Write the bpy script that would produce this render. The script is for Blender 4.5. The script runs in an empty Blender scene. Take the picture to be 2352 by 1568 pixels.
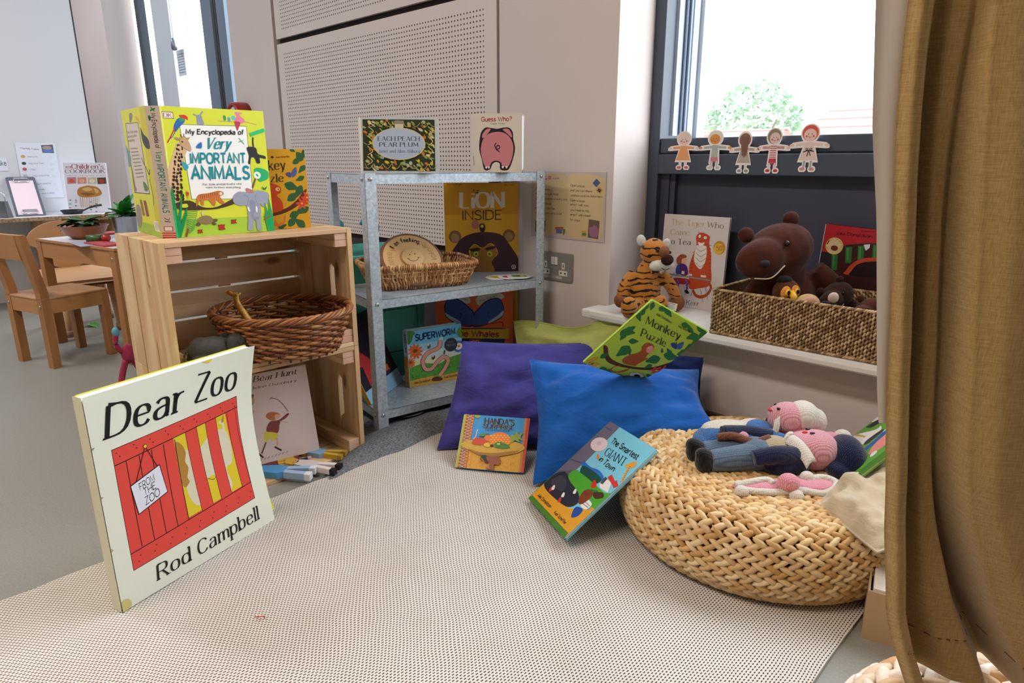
import bpy, bmesh, math, random
from mathutils import Vector, Matrix, noise
from mathutils.geometry import tessellate_polygon
from math import pi, sin, cos, radians, sqrt
random.seed(7)
SC = bpy.context.scene
COL = SC.collection

def lin(h):
    h = h.lstrip('#')
    o = []
    for i in (0, 2, 4):
        c = int(h[i:i+2], 16)/255
        o.append(c/12.92 if c <= .04045 else ((c+.055)/1.055)**2.4)
    return (o[0], o[1], o[2], 1)

# ---------------------------------------------------------------- materials
MATS = {}
def nodes(name):
    m = bpy.data.materials.new(name); m.use_nodes = True
    nt = m.node_tree; b = nt.nodes['Principled BSDF']
    return m, nt, b
def N(nt, t, **k):
    n = nt.nodes.new(t)
    for a, v in k.items():
        if a in n.inputs: n.inputs[a].default_value = v
        else: setattr(n, a, v)
    return n
def ramp(nt, fac, stops, interp='LINEAR'):
    r = nt.nodes.new('ShaderNodeValToRGB'); cr = r.color_ramp; cr.interpolation = interp
    while len(cr.elements) > 1: cr.elements.remove(cr.elements[-1])
    for i, (p, c) in enumerate(stops):
        e = cr.elements[0] if i == 0 else cr.elements.new(p)
        e.position = p; e.color = lin(c) if isinstance(c, str) else c
    nt.links.new(fac, r.inputs[0]); return r.outputs[0]
def bump(nt, b, height, strength=.3, dist=.002):
    n = N(nt, 'ShaderNodeBump'); n.inputs['Strength'].default_value = strength; n.inputs['Distance'].default_value = dist
    nt.links.new(height, n.inputs['Height']); nt.links.new(n.outputs[0], b.inputs['Normal'])
def coord(nt, scale=(1, 1, 1), rot=(0, 0, 0)):
    tc = nt.nodes.new('ShaderNodeTexCoord'); mp = nt.nodes.new('ShaderNodeMapping')
    mp.inputs['Scale'].default_value = scale; mp.inputs['Rotation'].default_value = rot
    nt.links.new(tc.outputs['Object'], mp.inputs[0]); return mp.outputs[0]
def mat(name, c, rough=.6, metal=0, c2=None, ns=8, nb=0, bscale=200, spec=.5, sheen=0, trans=0, stretch=(1, 1, 1)):
    if name in MATS: return MATS[name]
    m, nt, b = nodes(name)
    b.inputs['Base Color'].default_value = lin(c); b.inputs['Roughness'].default_value = rough
    b.inputs['Metallic'].default_value = metal; b.inputs['Specular IOR Level'].default_value = spec
    if sheen: b.inputs['Sheen Weight'].default_value = sheen
    if c2:
        co = coord(nt, stretch); n = N(nt, 'ShaderNodeTexNoise'); n.inputs['Scale'].default_value = ns; n.inputs['Detail'].default_value = 4
        nt.links.new(co, n.inputs['Vector'])
        nt.links.new(ramp(nt, n.outputs[0], [(.35, c), (.65, c2)]), b.inputs['Base Color'])
    if nb:
        co = coord(nt); n = N(nt, 'ShaderNodeTexNoise'); n.inputs['Scale'].default_value = bscale; n.inputs['Detail'].default_value = 3
        nt.links.new(co, n.inputs['Vector']); bump(nt, b, n.outputs[0], nb, .002)
    MATS[name] = m; return m
def wood(name, a, b_, c, axis='z', scale=14, rough=.5, knots=True):
    if name in MATS: return MATS[name]
    m, nt, b = nodes(name)
    s = {'x': (.12, 1, 1), 'y': (1, .12, 1), 'z': (1, 1, .12)}[axis]
    co = coord(nt, s)
    n = N(nt, 'ShaderNodeTexNoise'); n.inputs['Scale'].default_value = 9; n.inputs['Detail'].default_value = 3; n.inputs['Distortion'].default_value = .6
    nt.links.new(co, n.inputs['Vector'])
    mul = N(nt, 'ShaderNodeMath', operation='MULTIPLY'); mul.inputs[1].default_value = scale; nt.links.new(n.outputs[0], mul.inputs[0])
    fr = N(nt, 'ShaderNodeMath', operation='PINGPONG'); fr.inputs[1].default_value = 1; nt.links.new(mul.outputs[0], fr.inputs[0])
    n2 = N(nt, 'ShaderNodeTexNoise'); n2.inputs['Scale'].default_value = 160; n2.inputs['Detail'].default_value = 2; nt.links.new(co, n2.inputs['Vector'])
    mx = N(nt, 'ShaderNodeMath', operation='MULTIPLY_ADD'); nt.links.new(n2.outputs[0], mx.inputs[0]); mx.inputs[1].default_value = .35; nt.links.new(fr.outputs[0], mx.inputs[2])
    colr = ramp(nt, mx.outputs[0], [(0.05, a), (.75, b_), (1.25 if False else 1, c)])
    if knots:
        co2 = coord(nt, {'x': (.45, 1, 1), 'y': (1, .45, 1), 'z': (1, 1, .45)}[axis])
        v = N(nt, 'ShaderNodeTexVoronoi'); v.inputs['Scale'].default_value = 9; nt.links.new(co2, v.inputs['Vector'])
        k = ramp(nt, v.outputs['Distance'], [(0, '7a4a2c'), (.06, '8e5b38'), (.12, 'ffffff')])
        mm = N(nt, 'ShaderNodeMix', data_type='RGBA', blend_type='MULTIPLY'); mm.inputs[0].default_value = .75
        nt.links.new(colr, mm.inputs[6]); nt.links.new(k, mm.inputs[7]); colr = mm.outputs[2]
    nt.links.new(colr, b.inputs['Base Color']); b.inputs['Roughness'].default_value = rough
    bump(nt, b, mx.outputs[0], .12, .001)
    MATS[name] = m; return m
def attr_mat(name, rough=.45, nb=0, bscale=300, sheen=0, spec=.5, coat=0):
    if name in MATS: return MATS[name]
    m, nt, b = nodes(name)
    a = N(nt, 'ShaderNodeAttribute', attribute_name='Col'); nt.links.new(a.outputs['Color'], b.inputs['Base Color'])
    b.inputs['Roughness'].default_value = rough; b.inputs['Specular IOR Level'].default_value = spec
    if coat: b.inputs['Coat Weight'].default_value = coat; b.inputs['Coat Roughness'].default_value = .25
    if sheen: b.inputs['Sheen Weight'].default_value = sheen
    if nb:
        co = coord(nt); n = N(nt, 'ShaderNodeTexNoise'); n.inputs['Scale'].default_value = bscale; nt.links.new(co, n.inputs['Vector']); bump(nt, b, n.outputs[0], nb, .002)
    MATS[name] = m; return m
def knit(name, c, c2=None, scale=330, amp=.5):
    """stocking-stitch wool: rows of little V bumps"""
    if name in MATS: return MATS[name]
    m, nt, b = nodes(name)
    co = coord(nt)
    w1 = N(nt, 'ShaderNodeTexWave', wave_type='BANDS', bands_direction='X'); w1.inputs['Scale'].default_value = scale*.32; w1.inputs['Distortion'].default_value = .6
    w2 = N(nt, 'ShaderNodeTexWave', wave_type='BANDS', bands_direction='Y'); w2.inputs['Scale'].default_value = scale*.26; w2.inputs['Distortion'].default_value = .6
    for w in (w1, w2): nt.links.new(co, w.inputs['Vector'])
    mu = N(nt, 'ShaderNodeMath', operation='MULTIPLY'); nt.links.new(w1.outputs['Fac'], mu.inputs[0]); nt.links.new(w2.outputs['Fac'], mu.inputs[1])
    nt.links.new(ramp(nt, mu.outputs[0], [(0, c2 or c), (.22, c)]), b.inputs['Base Color'])
    b.inputs['Roughness'].default_value = .95; b.inputs['Specular IOR Level'].default_value = .15; b.inputs['Sheen Weight'].default_value = .3
    bump(nt, b, mu.outputs[0], amp, .002); MATS[name] = m; return m
def plush(name, c, c2, scale=60, rough=.95, sheen=.12):
    if name in MATS: return MATS[name]
    m, nt, b = nodes(name); co = coord(nt)
    n = N(nt, 'ShaderNodeTexNoise'); n.inputs['Scale'].default_value = scale; n.inputs['Detail'].default_value = 6; nt.links.new(co, n.inputs['Vector'])
    nt.links.new(ramp(nt, n.outputs[0], [(.35, c), (.7, c2)]), b.inputs['Base Color'])
    b.inputs['Roughness'].default_value = rough; b.inputs['Sheen Weight'].default_value = sheen; b.inputs['Specular IOR Level'].default_value = .1
    n2 = N(nt, 'ShaderNodeTexNoise'); n2.inputs['Scale'].default_value = 500; nt.links.new(co, n2.inputs['Vector'])
    bump(nt, b, n2.outputs[0], .4, .002); MATS[name] = m; return m

# ---------------------------------------------------------------- object helpers
def link(o, parent=None):
    COL.objects.link(o)
    if parent: o.parent = parent
    return o
def thing(name, label, cat, loc=(0, 0, 0), rot=None, group=None, M=None):
    o = bpy.data.objects.new(name, None); link(o)
    o.empty_display_size = .05
    if M is not None: o.matrix_world = M
    else:
        o.location = loc
        if rot: o.rotation_euler = rot
    o['label'] = label; o['category'] = cat
    if group: o['group'] = group
    return o
def tag(o, label=None, cat=None, group=None, kind=None):
    if label: o['label'] = label
    if cat: o['category'] = cat
    if group: o['group'] = group
    if kind: o['kind'] = kind
    return o
def struct(o): o['kind'] = 'structure'; return o

class MB:
    """collects geometry for ONE mesh object"""
    def __init__(s): s.v = []; s.f = []; s.m = []; s.c = []; s.sm = []
    def add(s, vs, fs, mi=0, col=None, M=None, smooth=False):
        o = len(s.v)
        for p in vs:
            p = Vector(p); s.v.append(M @ p if M else p)
        for f in fs:
            s.f.append([i+o for i in f]); s.m.append(mi); s.c.append(col); s.sm.append(smooth)
        return s
    def box(s, a, b, mi=0, col=None, M=None, bev=0):
        x0, y0, z0 = a; x1, y1, z1 = b
        if bev:
            bm = bmesh.new(); bmesh.ops.create_cube(bm, size=1)
            for v in bm.verts: v.co = Vector(((x0+x1)/2+v.co.x*(x1-x0), (y0+y1)/2+v.co.y*(y1-y0), (z0+z1)/2+v.co.z*(z1-z0)))
            bmesh.ops.bevel(bm, geom=bm.edges[:], offset=bev, segments=2, affect='EDGES', profile=.5)
            return s.bm(bm, mi, col, M)
        vs = [(x0, y0, z0), (x1, y0, z0), (x1, y1, z0), (x0, y1, z0), (x0, y0, z1), (x1, y0, z1), (x1, y1, z1), (x0, y1, z1)]
        return s.add(vs, [(0, 3, 2, 1), (4, 5, 6, 7), (0, 1, 5, 4), (1, 2, 6, 5), (2, 3, 7, 6), (3, 0, 4, 7)], mi, col, M)
    def bm(s, bm, mi=0, col=None, M=None, smooth=False):
        bm.verts.index_update()
        s.add([v.co.copy() for v in bm.verts], [[v.index for v in f.verts] for f in bm.faces], mi, col, M, smooth); bm.free(); return s
    def tube(s, pts, r, n=8, mi=0, col=None, M=None, cap=True, closed=False, flat=1):
        pts = [Vector(p) for p in pts]; k = len(pts)
        rs = r if isinstance(r, (list, tuple)) else [r]*k
        vs = []; up = None
        for i, p in enumerate(pts):
            if closed: t = pts[(i+1) % k]-pts[i-1]
            else: t = pts[min(i+1, k-1)]-pts[max(i-1, 0)]
            if t.length < 1e-9: t = Vector((0, 0, 1))
            t.normalize()
            if up is None: up = Vector((0, 0, 1)) if abs(t.z) < .9 else Vector((1, 0, 0))
            a = t.cross(up)
            if a.length < 1e-5: a = t.cross(Vector((.3, .5, .8)))
            a.normalize(); b = t.cross(a).normalized(); up = -b if False else up
            for j in range(n):
                q = 2*pi*j/n; vs.append(p+a*(cos(q)*rs[i])+b*(sin(q)*rs[i]*flat))
        fs = []
        for i in range(k if closed else k-1):
            for j in range(n):
                i2 = (i+1) % k; fs.append((i*n+j, i*n+(j+1) % n, i2*n+(j+1) % n, i2*n+j))
        if cap and not closed: fs.append(tuple(range(n-1, -1, -1))); fs.append(tuple((k-1)*n+j for j in range(n)))
        return s.add(vs, fs, mi, col, M, True)
    def lathe(s, prof, n=32, mi=0, col=None, M=None, a0=0, a1=2*pi, sx=1, sy=1):
        full = abs(a1-a0-2*pi) < 1e-6; k = n if full else n+1; vs = []
        for r, z in prof:
            for j in range(k):
                q = a0+(a1-a0)*j/n; vs.append((r*cos(q)*sx, r*sin(q)*sy, z))
        fs = []
        for i in range(len(prof)-1):
            for j in range(n):
                j2 = (j+1) % k if full else j+1; fs.append((i*k+j, i*k+j2, (i+1)*k+j2, (i+1)*k+j))
        return s.add(vs, fs, mi, col, M, True)
    def ball(s, c, r, mi=0, col=None, M=None, seg=16, ring=10, rot=None):
        r = (r, r, r) if not isinstance(r, (tuple, list)) else r
        R = rot.to_matrix().to_4x4() if rot is not None else Matrix()
        T = Matrix.Translation(Vector(c)) @ R @ Matrix.Diagonal((*r, 1))
        if M: T = M @ T
        vs = [(0, 0, 1)]; fs = []
        for i in range(1, ring):
            a = pi*i/ring
            for j in range(seg): vs.append((sin(a)*cos(2*pi*j/seg), sin(a)*sin(2*pi*j/seg), cos(a)))
        vs.append((0, 0, -1)); L = len(vs)-1
        for j in range(seg):
            j2 = (j+1) % seg; fs.append((0, 1+j, 1+j2)); fs.append((L, L-seg+j2, L-seg+j))
            for i in range(ring-2): fs.append((1+i*seg+j, 1+(i+1)*seg+j, 1+(i+1)*seg+j2, 1+i*seg+j2))
        return s.add(vs, fs, mi, col, T, True)
    def grid(s, P, nu, nv, mi=0, col=None, M=None, smooth=True, colf=None):
        vs = [P(i/nu, j/nv) for j in range(nv+1) for i in range(nu+1)]; o = len(s.f)
        s.add(vs, [(j*(nu+1)+i, j*(nu+1)+i+1, (j+1)*(nu+1)+i+1, (j+1)*(nu+1)+i) for j in range(nv) for i in range(nu)], mi, col, M, smooth)
        if colf:
            for q in range(len(s.f)-o): s.c[o+q] = colf((q % nu+.5)/nu, (q//nu+.5)/nv)
        return s
    def prism(s, poly, z0, z1, mi=0, col=None, M=None):
        n = len(poly); vs = [(x, y, z0) for x, y in poly]+[(x, y, z1) for x, y in poly]
        a = sum(poly[i][0]*poly[(i+1) % n][1]-poly[(i+1) % n][0]*poly[i][1] for i in range(n))
        t = list(range(n)); fs = [t[::-1], [n+i for i in t]]+[(i, (i+1) % n, n+(i+1) % n, n+i) for i in t]
        if a < 0: fs = [f[::-1] for f in fs]
        return s.add(vs, fs, mi, col, M)
    def build(s, name, mats, parent=None, smooth=None, loc=None):
        me = bpy.data.meshes.new(name)
        me.from_pydata([tuple(v) for v in s.v], [], s.f)
        if not isinstance(mats, (list, tuple)): mats = [mats]
        for m in mats: me.materials.append(m)
        me.polygons.foreach_set('material_index', s.m)
        me.polygons.foreach_set('use_smooth', [bool(x) if smooth is None else smooth for x in s.sm])
        if any(c is not None for c in s.c):
            ca = me.color_attributes.new('Col', 'FLOAT_COLOR', 'CORNER'); buf = []
            for f, c in zip(s.f, s.c):
                c = lin(c) if isinstance(c, str) else (c or (.5, .5, .5, 1)); buf += list(c)*len(f)
            ca.data.foreach_set('color', buf)
        me.update()
        o = bpy.data.objects.new(name, me); link(o, parent)
        if loc: o.location = loc
        return o
def remesh(o, vox=.004, it=4, fac=.6):
    r = o.modifiers.new('r', 'REMESH'); r.mode = 'VOXEL'; r.voxel_size = vox; r.use_smooth_shade = True
    s = o.modifiers.new('s', 'SMOOTH'); s.iterations = it; s.factor = fac; return o
def frame(o, u, v):
    """matrix with x=u, y=v, z=u x v at o"""
    u = Vector(u).normalized(); v = Vector(v); v = (v-u*v.dot(u)).normalized(); n = u.cross(v)
    M = Matrix((u, v, n)).transposed().to_4x4(); M.translation = Vector(o); return M
def bez(p, n=24):
    """catmull-rom through points"""
    p = [Vector(q) for q in p]; P = [p[0]*2-p[1]]+p+[p[-1]*2-p[-2]]; out = []
    k = len(p)-1
    for i in range(n+1):
        t = i/n*k; s = min(int(t), k-1); t -= s; a, b, c, d = P[s:s+4]
        out.append(.5*((2*b)+(c-a)*t+(2*a-5*b+4*c-d)*t*t+(3*b-a-3*c+d)*t**3))
    return out

# ---------------------------------------------------------------- lettering (own stroke alphabet) and flat artwork
GL = {k: (float(w), p) for k, w, p in (l.split(' ', 2) for l in '''A 8 M0 0L4 10L8 0M1.4 3.6L6.6 3.6
B 7 M0 0L0 10L3 10Q6 10 6 7.7Q6 5.4 3 5.4L0 5.4M3 5.4Q7 5.4 7 2.7Q7 0 3.5 0L0 0
C 7.8 M7.6 8Q6.5 10 4.3 10Q0 10 0 5Q0 0 4.3 0Q6.5 0 7.8 2
D 8 M0 0L0 10L3 10Q8 10 8 5Q8 0 3 0L0 0
E 6.5 M6.5 0L0 0L0 10L6.3 10M0 5.3L5 5.3
F 6 M0 0L0 10L6 10M0 5.2L4.8 5.2
G 8.3 M7.6 8Q6.5 10 4.3 10Q0 10 0 5Q0 0 4.5 0Q6.5 0 8 1.2L8 4.6L5 4.6
H 8 M0 0L0 10M8 0L8 10M0 5.2L8 5.2
I .4 M.2 0L.2 10
J 4 M4 10L4 2.5Q4 0 2 0Q.6 0 0 1
K 7.5 M0 0L0 10M7 10L0 4.2M2.6 6.2L7.5 0
L 6 M0 10L0 0L6 0
M 9.5 M0 0L.8 10L4.7 1.5L8.7 10L9.5 0
N 8 M0 0L0 10L8 0L8 10
O 9 M4.5 10Q0 10 0 5Q0 0 4.5 0Q9 0 9 5Q9 10 4.5 10
P 6.8 M0 0L0 10L3.4 10Q6.8 10 6.8 7.3Q6.8 4.6 3.4 4.6L0 4.6
R 7.4 M0 0L0 10L3.4 10Q6.8 10 6.8 7.4Q6.8 4.8 3.4 4.8L0 4.8M3.4 4.8L7.4 0
S 6.5 M6.1 8.4Q5.4 10 3.3 10Q.4 10 .4 7.6Q.4 5.8 3.2 5.2Q6.5 4.5 6.5 2.6Q6.5 0 3.2 0Q.8 0 0 1.8
T 7.6 M3.8 0L3.8 10M0 10L7.6 10
U 7.8 M0 10L0 3.6Q0 0 3.9 0Q7.8 0 7.8 3.6L7.8 10
V 8 M0 10L4 0L8 10
W 12 M0 10L3 0L6 9L9 0L12 10
Y 7.6 M0 10L3.8 5L3.8 0M7.6 10L3.8 5
Z 7 M.4 10L7 10L0 0L7 0
a 6 M.6 5.4Q1.3 6.6 3 6.6Q5.2 6.6 5.2 4.4L5.2 1Q5.2 0 6 .2M5.2 3.9Q0 4 0 1.8Q0 -.1 2.3 -.1Q4.6 0 5.2 2
b 5.8 M0 10L0 0M0 3.3Q.3 6.6 3 6.6Q5.8 6.6 5.8 3.3Q5.8 0 3 0Q.3 0 0 3.3
c 5.2 M5 5.2Q4.3 6.6 2.8 6.6Q0 6.6 0 3.3Q0 0 2.8 0Q4.5 0 5.2 1.4
d 5.8 M5.8 10L5.8 0M5.8 3.3Q5.5 6.6 2.8 6.6Q0 6.6 0 3.3Q0 0 2.8 0Q5.5 0 5.8 3.3
e 5.6 M0 3.6L5.6 3.6Q5.5 6.6 2.9 6.6Q0 6.6 0 3.3Q0 0 3 0Q4.8 0 5.5 1.3
f 3.8 M3.8 9.4Q3.2 10.1 2.5 10Q1.3 9.8 1.3 8L1.3 0M0 6.3L3.4 6.3
g 5.8 M5.8 6.6L5.8 -.8Q5.8 -3.2 3 -3.2Q1 -3.2 .3 -2M5.8 3.3Q5.5 6.6 2.8 6.6Q0 6.6 0 3.3Q0 0 2.8 0Q5.5 0 5.8 3.3
h 5.4 M0 10L0 0M0 4Q.6 6.6 3 6.6Q5.4 6.6 5.4 4L5.4 0
i .4 M.2 6.6L.2 0M.2 8.8L.2 9.6
j 1.5 M1.5 6.6L1.5 -1.4Q1.5 -3.2 -.3 -3.1M1.5 8.8L1.5 9.6
k 5.2 M0 10L0 0M4.8 6.6L0 2.6M1.8 4.2L5.2 0
l .4 M.2 10L.2 0
m 9 M0 6.6L0 0M0 4.2Q.6 6.6 2.5 6.6Q4.5 6.6 4.5 4.3L4.5 0M4.5 4.2Q5.1 6.6 7 6.6Q9 6.6 9 4.3L9 0
n 5.4 M0 6.6L0 0M0 4Q.6 6.6 3 6.6Q5.4 6.6 5.4 4L5.4 0
o 6 M3 6.6Q0 6.6 0 3.3Q0 0 3 0Q6 0 6 3.3Q6 6.6 3 6.6
p 5.8 M0 6.6L0 -3.2M0 3.3Q.3 6.6 3 6.6Q5.8 6.6 5.8 3.3Q5.8 0 3 0Q.3 0 0 3.3
q 5.8 M5.8 6.6L5.8 -3.2M5.8 3.3Q5.5 6.6 2.8 6.6Q0 6.6 0 3.3Q0 0 2.8 0Q5.5 0 5.8 3.3
r 3.6 M0 6.6L0 0M0 4Q.6 6.6 3.6 6.4
s 4.6 M4.4 5.4Q3.8 6.6 2.3 6.6Q.3 6.6 .3 5Q.3 3.8 2.3 3.4Q4.6 3 4.6 1.7Q4.6 0 2.3 0Q.6 0 0 1.2
t 3.6 M1.3 8.6L1.3 1.6Q1.3 0 2.6 0Q3.2 0 3.6 .4M0 6.5L3.3 6.5
u 5.4 M0 6.6L0 2.6Q0 0 2.4 0Q4.8 0 5.4 2.6M5.4 6.6L5.4 0
v 5.4 M0 6.6L2.7 0L5.4 6.6
w 8.4 M0 6.6L2.1 0L4.2 6L6.3 0L8.4 6.6
x 5.2 M0 6.6L5.2 0M5.2 6.6L0 0
y 5.4 M0 6.6L2.8 0M5.4 6.6L2.2 -1.8Q1.6 -3.2 .2 -3
z 5 M.3 6.6L4.8 6.6L0 0L5 0
' 1 M.6 10L.2 7.6
. .6 M.3 0L.3 .9
, .8 M.6 .8L.1 -1.4
! .6 M.3 10L.3 3M.3 0L.3 .9
? 5.4 M.2 8Q.6 10 2.7 10Q5.4 10 5.4 7.6Q5.4 6 2.8 4.4L2.8 3M2.8 0L2.8 .9
0 6 M3 10Q0 10 0 5Q0 0 3 0Q6 0 6 5Q6 10 3 10
1 2.4 M0 8L2.2 10L2.2 0
2 5.6 M.3 8Q.6 10 2.9 10Q5.4 10 5.4 7.4Q5.4 5.2 0 0L5.6 0
3 5.4 M.3 8.6Q1 10 2.8 10Q5 10 5 7.6Q5 5.4 2.4 5.3Q5.4 5.2 5.4 2.6Q5.4 0 2.6 0Q.6 0 0 1.6
5 5.4 M5 10L.8 10L.4 5.4Q1.4 6.2 2.8 6.2Q5.4 6 5.4 3.1Q5.4 0 2.6 0Q.6 0 0 1.6
: .6 M.3 5L.3 5.9M.3 0L.3 .9'''.split('\n'))}
def strokes(ch):
    w, path = GL[ch]; out = []; cur = None; i = 0; tk = ''; ops = []
    import re
    for op, a in re.findall(r'([MLQ])([^MLQ]*)', path):
        n = [float(x) for x in a.split()]
        if op == 'M': cur = [(n[0], n[1])]; out.append(cur)
        elif op == 'L': cur.append((n[0], n[1]))
        else:
            x0, y0 = cur[-1]
            for k in range(1, 6):
                t = k/5; cur.append(((1-t)**2*x0+2*t*(1-t)*n[0]+t*t*n[2], (1-t)**2*y0+2*t*(1-t)*n[1]+t*t*n[3]))
    return w, out
def ribbon(pts, ws):
    """polygons (quads) along a polyline with per-point widths"""
    n = len(pts); L = []; closed = n > 3 and (Vector(pts[0])-Vector(pts[-1])).length < 1e-6
    for i in range(n):
        a = Vector(pts[i-1] if i else (pts[-2] if closed else pts[0])); b = Vector(pts[i]); c = Vector(pts[i+1] if i < n-1 else (pts[1] if closed else pts[-1]))
        d1 = (b-a); d2 = (c-b)
        d1 = d1.normalized() if d1.length > 1e-9 else d2.normalized(); d2 = d2.normalized() if d2.length > 1e-9 else d1
        t = d1+d2; t = t.normalized() if t.length > .2 else d2
        k = 1/max(.55, abs(t.dot(d1))); nn = Vector((-t.y, t.x))*ws[i]*.5*k
        L.append((b+nn, b-nn))
    return [[tuple(L[i][0]), tuple(L[i+1][0]), tuple(L[i+1][1]), tuple(L[i][1])] for i in range(n-1)]
def text_polys(txt, p0, p1, ptop, style='sans', wt=1.3, slant=0):
    """lettering from baseline start p0 to end p1, cap height reaching ptop above p0"""
    p0, p1, pt = Vector(p0), Vector(p1), Vector(ptop); gap = {'serif': 2.6, 'hand': 2.0}.get(style, 2.3)
    x = 0; items = []
    for ch in txt:
        if ch == ' ': x += 4.5; continue
        if ch not in GL: continue
        w, st = strokes(ch); items.append((x, ch, st)); x += w+gap
    total = x-gap; U = (p1-p0)/total; V = (pt-p0)/10; out = []
    def mp(a, b): q = p0+U*(a+slant*b)+V*b; return (q.x, q.y)
    rnd = random.Random(len(txt)*7+1)
    for X, ch, st in items:
        dy = rnd.uniform(-.5, .5) if style == 'hand' else 0
        for s in st:
            dense = [s[0]]
            for q in s[1:]: dense.append(q)
            if style == 'serif':
                ws = []
                for i in range(len(dense)):
                    a = dense[max(0, i-1)]; b = dense[min(len(dense)-1, i+1)]
                    d = Vector((b[0]-a[0], b[1]-a[1])); l = d.length or 1
                    ws.append(wt*(.38+.75*(abs(d.y)/l)**1.5))
                # straight strokes that turn a corner get split so widths stay crisp
                segs = []; cur = [0]
                for i in range(1, len(dense)-1):
                    d1 = Vector((dense[i][0]-dense[i-1][0], dense[i][1]-dense[i-1][1])).normalized(); d2 = Vector((dense[i+1][0]-dense[i][0], dense[i+1][1]-dense[i][1])).normalized()
                    cur.append(i)
                    if d1.dot(d2) < .6: segs.append(cur); cur = [i]
                cur.append(len(dense)-1); segs.append(cur)
                for sg in segs:
                    pp = [dense[i] for i in sg]
                    if len(sg) == 2:
                        d = Vector((pp[1][0]-pp[0][0], pp[1][1]-pp[0][1])); l = d.length or 1; w_ = wt*(.38+.75*(abs(d.y)/l)**1.5)
                        if ch in 'AVWMNvwxyX' and d.x*d.y > 0: w_ = wt*.5
                        ww = [w_, w_]
                    else: ww = [ws[i] for i in sg]
                    for q in ribbon(pp, ww): out.append([mp(a+X, b) for a, b in q])
                for e, o in ((dense[0], dense[1]), (dense[-1], dense[-2])):
                    d = Vector((o[0]-e[0], o[1]-e[1]))
                    if len(dense) > 4 and ch not in 'BDPRU' : continue
                    if min(abs(e[1]-k) for k in (0, 10, 6.6, -3.2)) < .05 and abs(d.y) > abs(d.x)*.8 and ch not in 't.!?:':
                        l_, r_ = (1.5, 1.5)
                        if e[1] in (6.6, 10) and ch.islower(): r_ = .2
                        out.append([mp(X+a, b) for a, b in ((e[0]-l_, e[1]-.3), (e[0]+r_, e[1]-.3), (e[0]+r_, e[1]+.3), (e[0]-l_, e[1]+.3))])
            else:
                if style == 'hand': ws = [wt*(.75+.5*abs(sin(i*1.3+X))) for i in range(len(dense))]
                else: ws = [wt]*len(dense)
                for q in ribbon(dense, ws): out.append([mp(a+X, b+dy) for a, b in q])
    return out
def clip(poly, ax, v, keep):
    out = []; n = len(poly)
    for i in range(n):
        a = poly[i]; b = poly[(i+1) % n]; ia = (a[ax]-v)*keep >= 0; ib = (b[ax]-v)*keep >= 0
        if ia: out.append(a)
        if ia != ib: t = (v-a[ax])/(b[ax]-a[ax]); out.append((a[0]+(b[0]-a[0])*t, a[1]+(b[1]-a[1])*t))
    return out
def halves(b, x0, y0, dx, dy):
    """split a piece of a grid cell along the cell diagonal so every piece lies in one flat triangle"""
    out = []
    for s in (1, -1):
        q = [(x, y, (x-x0)/dx-(y-y0)/dy) for x, y in b]; o = []
        for i in range(len(q)):
            a, c = q[i], q[(i+1) % len(q)]; ia, ic = a[2]*s >= 0, c[2]*s >= 0
            if ia: o.append(a[:2])
            if ia != ic: t = a[2]/(a[2]-c[2]); o.append((a[0]+(c[0]-a[0])*t, a[1]+(c[1]-a[1])*t))
        if len(o) > 2: out.append(o)
    return out
def flatcell(bend, x0, y0, dx, dy):
    cache = {}
    def P(x, y, z):
        if z not in cache: cache[z] = [Vector(bend(x0+a*dx, y0+b*dy, z)) for a, b in ((0, 0), (1, 0), (1, 1), (0, 1))]
        a, b, c, d = cache[z]; u, v = (x-x0)/dx, (y-y0)/dy
        return a+(b-a)*u+(c-b)*v if u >= v else a+(d-a)*v+(c-d)*u
    return P
def expand(ops):
    """artwork ops in 0..1000 cover units -> list of (colour, polygon)"""
    out = []
    for o in ops:
        k, c = o[0], o[1]
        if k == 'p': out.append((c, [tuple(q) for q in o[2]]))
        elif k == 's':   # smooth closed blob
            p = o[2]; n = len(p); q = []
            for i in range(n):
                a, b, d, e = [Vector(p[(i+j-1) % n]) for j in range(4)]
                for t in (0, .25, .5, .75): q.append(tuple(.5*((2*b)+(d-a)*t+(2*a-5*b+4*d-e)*t*t+(3*b-a-3*d+e)*t**3)))
            out.append((c, q))
        elif k == 'e':
            cx, cy, rx, ry = o[2:6]; r = radians(o[6]) if len(o) > 6 else 0; m = 20 if max(rx, ry) > 25 else 10
            out.append((c, [(cx+rx*cos(t)*cos(r)-ry*sin(t)*sin(r), cy+rx*cos(t)*sin(r)+ry*sin(t)*cos(r)) for t in [2*pi*i/m for i in range(m)]]))
        elif k == 'l':
            p = o[3]; p = [tuple(q)[:2] for q in bez([(a, b, 0) for a, b in p], 5*(len(p)-1))] if len(p) > 2 and not (len(o) > 4) else p
            out.append((c, [('R',)]+ribbon(p, [o[2]]*len(p))))
        elif k == 't': out.append((c, [('R',)]+text_polys(*o[2:])))
        elif k == 'x':   # scattered berries or grass strokes
            _, sd, n, x0, x1, y0, y1, cs, kd, sa, sb = o; q = random.Random(sd)
            for i in range(n):
                x, y, cc = q.uniform(x0, x1), q.uniform(y0, y1), q.choice(cs)
                if kd == 'e': a, r1, r2 = q.uniform(0, pi), q.uniform(.4, 1)*sa, q.uniform(.4, 1)*sb; out.append((cc, [(x+r1*cos(t+a), y+r2*sin(t)) for t in [2*pi*j/8 for j in range(8)]]))
                else: d = q.uniform(-.6, .6)*sb; out.append((cc, [(x-sa/2, y), (x+sa/2, y), (x+d, y+q.uniform(.5, 1)*sb)]))
    return out
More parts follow.
